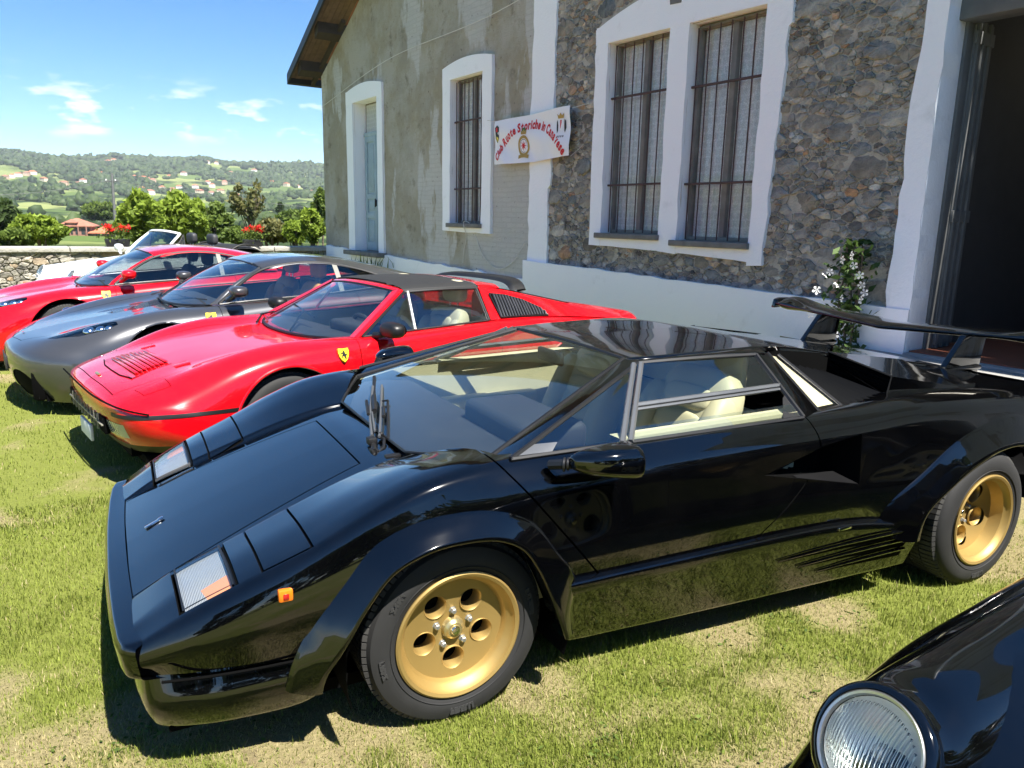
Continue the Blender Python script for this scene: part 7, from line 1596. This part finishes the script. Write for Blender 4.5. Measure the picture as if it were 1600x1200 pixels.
rest = idx[120:]; ob('foliage', leaf_mesh('foliage', (np.concatenate([big[0][4*i:4*i+4] for i in rest]), np.arange(4 * len(rest)).reshape(-1, 4).tolist(), None), 'leaf_plant', rg3.random(len(rest))), None, PL, kind='stuff')
def blossom(r=.045):
    V, F = [(0, 0, 0)], []
    for k in range(5):
        a = 2 * math.pi * k / 5; b = len(V)
        for da, rr_, y in ((-.30, .45, -.006), (-.42, .9, -.012), (0.0, 1.12, -.002), (.42, .9, -.010), (.30, .45, -.006)): V.append((r * rr_ * math.cos(a + da), y, r * rr_ * math.sin(a + da)))
        F.append([0, b, b+1, b+2, b+3, b+4])
    return (np.array(V), F, None)
for (fx, fz) in ((-.16,1.24),(-.10,1.27),(-.20,1.10),(-.02,1.16),(.05,1.05),(.18,1.26),(.12,1.34),(.20,1.18),(.26,1.12),(.22,1.05),(.0,1.38),(.1,1.42),(-.26,.93),(-.20,.95),(-.14,.91),(-.24,.88),(.08,.80),(.0,.72)):
    b = blossom(rg3.uniform(.030, .040)); o = ob('blossom', b, 'petal', PL, sharp=30); set_tone(o.data, .6); o.location = (fx, -.14 - rg3.uniform(0, .05), fz); o.rotation_euler = (rg3.normal(-.3, .4), rg3.uniform(0, 6), rg3.normal(0, .4))
# spiky plants at the far door
for i, (px, py, h_) in enumerate(((575, 405, .55), (556, 402, .4), (488, 386, .5))):
    f_ = facade(px, py, -.5); P = lw(f_[0], -.5, 0); sp = empty('iris_plant', (P[0], P[1], .35), 0, label=('clump of sword-shaped green leaves below the blue door', 'smaller clump of sword-shaped leaves beside the blue door step', 'wispy tall grass clump at the corner of the garden wall')[i], category='plant')
    V, F = [], []; rg4 = np.random.default_rng(90 + i)
    for k in range(46):
        a = rg4.uniform(0, 6.28); L = h_ * rg4.uniform(.5, 1.1); bend = rg4.uniform(.1, .5); b = np.array([rg4.normal(0, .22), rg4.normal(0, .1), 0]); d = np.array([math.cos(a), math.sin(a), 0]); w_ = np.array([-d[1], d[0], 0]) * .016; o = len(V)
        V += [b - w_, b + w_, b + d * bend * L * .3 + [0, 0, L * .6] + w_ * .8, b + d * bend * L * .3 + [0, 0, L * .6] - w_ * .8, b + d * bend * L + [0, 0, L * .92]]; F += [[o, o+1, o+2, o+3], [o+3, o+2, o+4]]
    me = mesh_of('leaf_clump', (np.array(V), F, None), 'leaf_mid', 180); set_tone(me, np.repeat(rg4.random(46), 5)); ob('leaf_clump', me, None, sp)
# ------------------------------------------------------------------ grass blades on the lawn
m, nt, out = nmat('grass_blade'); a = N(nt, 'ShaderNodeAttribute', attribute_name='tone'); a2 = N(nt, 'ShaderNodeAttribute', attribute_name='dry')
gcol = mixc(nt, a.outputs['Fac'], (.12, .15, .022), (.30, .35, .065)); dcol = mixc(nt, a.outputs['Fac'], (.24, .20, .085), (.44, .375, .19)); bc = mixc(nt, a2.outputs['Fac'], gcol, dcol)
d = N(nt, 'ShaderNodeBsdfPrincipled', {'Base Color': bc, 'Roughness': .55, 'Specular IOR Level': .25}); t = N(nt, 'ShaderNodeBsdfTranslucent', {'Color': bc}); mx_ = N(nt, 'ShaderNodeMixShader', {0: .3, 1: d.outputs[0], 2: t.outputs[0]}); nt.links.new(mx_.outputs[0], out.inputs[0])
rg = np.random.default_rng(99); NB = 520000
r = np.concatenate([np.exp(rg.uniform(math.log(1.15), math.log(4.6), int(NB * .72))), rg.uniform(4.0, 15, NB - int(NB * .72))]); a_ = np.radians(rg.uniform(-56, 46, NB)); x, y = r * np.sin(a_), r * np.cos(a_)
s_w = (x * wnv[0] + y * wnv[1]); s_r = (x - RW0[0]) * wdv[0] + (y - RW0[1]) * wdv[1]; ok = (s_w < W_D - .2) & (s_r < -.1); x, y, r = x[ok], y[ok], r[ok]; n = len(x)
dry = dryness(x, y); tuft = np.clip((fbm(x * 4.4 + 9, y * 4.4, 3, 62) - .54) / .08, 0, 1) * (1 - .6 * dry)
thin = rg.random(n) > dry * .42; x, y, r, dry, tuft = x[thin], y[thin], r[thin], dry[thin], tuft[thin]; n = len(x)
L = (.013 + .018 * rg.random(n)) * (1 - .35 * dry) * (1 + .8 * tuft * rg.random(n)) * (1 + 1.2 * (rg.random(n) < .02)); w_ = .0009 + .0010 * rg.random(n) + .0005 * np.maximum(0, r - 3)
isdry = (rg.random(n) < dry * .50 + .05).astype(float); lean = np.where(isdry > .5, rg.uniform(.7, 2.2, n), rg.uniform(.15, .95, n)); az = rg.uniform(0, 6.283, n)
dx, dy = np.cos(az), np.sin(az); b0 = np.stack([x, y, 0 * x + .006], -1); side_ = np.stack([-dy, dx, 0 * x], -1) * w_[:, None]; up = np.stack([dx * lean * .35, dy * lean * .35, np.ones(n)], -1); up /= np.linalg.norm(up, axis=1, keepdims=True); up2 = np.stack([dx * lean, dy * lean, np.ones(n)], -1); up2 /= np.linalg.norm(up2, axis=1, keepdims=True)
mid = b0 + up * (L * .55)[:, None]; tip = mid + up2 * (L * .5)[:, None]
V = np.stack([b0 - side_, b0 + side_, mid + side_ * .75, mid - side_ * .75, tip], 1).reshape(-1, 3)
me = bpy.data.meshes.new('grass'); base_i = np.arange(n) * 5
loops = np.concatenate([np.stack([base_i, base_i + 1, base_i + 2, base_i + 3], 1), np.stack([base_i + 3, base_i + 2, base_i + 4], 1)], 1).reshape(-1)
me.vertices.add(len(V)); me.vertices.foreach_set('co', V.ravel()); me.loops.add(len(loops)); me.loops.foreach_set('vertex_index', loops.astype(np.int32)); me.polygons.add(2 * n)
ls = np.stack([np.arange(n) * 7, np.arange(n) * 7 + 4], 1).ravel(); me.polygons.foreach_set('loop_start', ls.astype(np.int32)); me.polygons.foreach_set('loop_total', np.tile([4, 3], n).astype(np.int32)); me.update(calc_edges=True)
tn = np.clip(rg.normal(.5, .22, n) - .15 * tuft + .12 * (fbm(x * 1.7, y * 1.7, 3, 70) - .5) * 4, 0, 1)
for nm, v in (('tone', tn), ('dry', isdry)):
    at_ = me.attributes.new(nm, 'FLOAT', 'POINT'); at_.data.foreach_set('value', np.repeat(v, 5).astype(np.float32))
me.materials.append(MATS['grass_blade']); ob('grass', me, None, None, kind='stuff', label='short mown grass with straw-coloured dry patches', category='grass')
nw = 5200; r = np.exp(rg.uniform(math.log(1.2), math.log(6), nw // 8)); a_ = np.radians(rg.uniform(-42, 40, nw // 8)); cx_, cy_ = r * np.sin(a_), r * np.cos(a_); k_ = rg.integers(0, nw // 8, nw); ok = fbm(cx_ * 1.9, cy_ * 1.9, 3, 80)[k_] > .48
wp_ = np.stack([cx_[k_] + rg.normal(0, .035, nw), cy_[k_] + rg.normal(0, .035, nw), rg.uniform(.012, .028, nw)], -1)[ok]; wl_ = leaves(wp_, .009, rg, .75)
ob('weeds', leaf_mesh('weeds', wl_, 'leaf_mid', rg.random(len(wp_))), None, None, kind='stuff', label='small clover and weeds scattered through the lawn', category='weeds')
# ------------------------------------------------------------------ haze: the air over the valley
m, nt, out = nmat('haze_air'); pv = N(nt, 'ShaderNodeVolumePrincipled', {'Color': (.86, .92, 1.0, 1), 'Density': 0.00009, 'Anisotropy': 0.1}); nt.links.new(pv.outputs[0], out.inputs['Volume'])
zmin = float(ground_z(Gx, Gy).min()) - 3
ob('haze', box(-9500, 9500, -9500, 9500, zmin, 300), 'haze_air', None, kind='stuff', label='thin blue summer haze over the valley', category='haze')
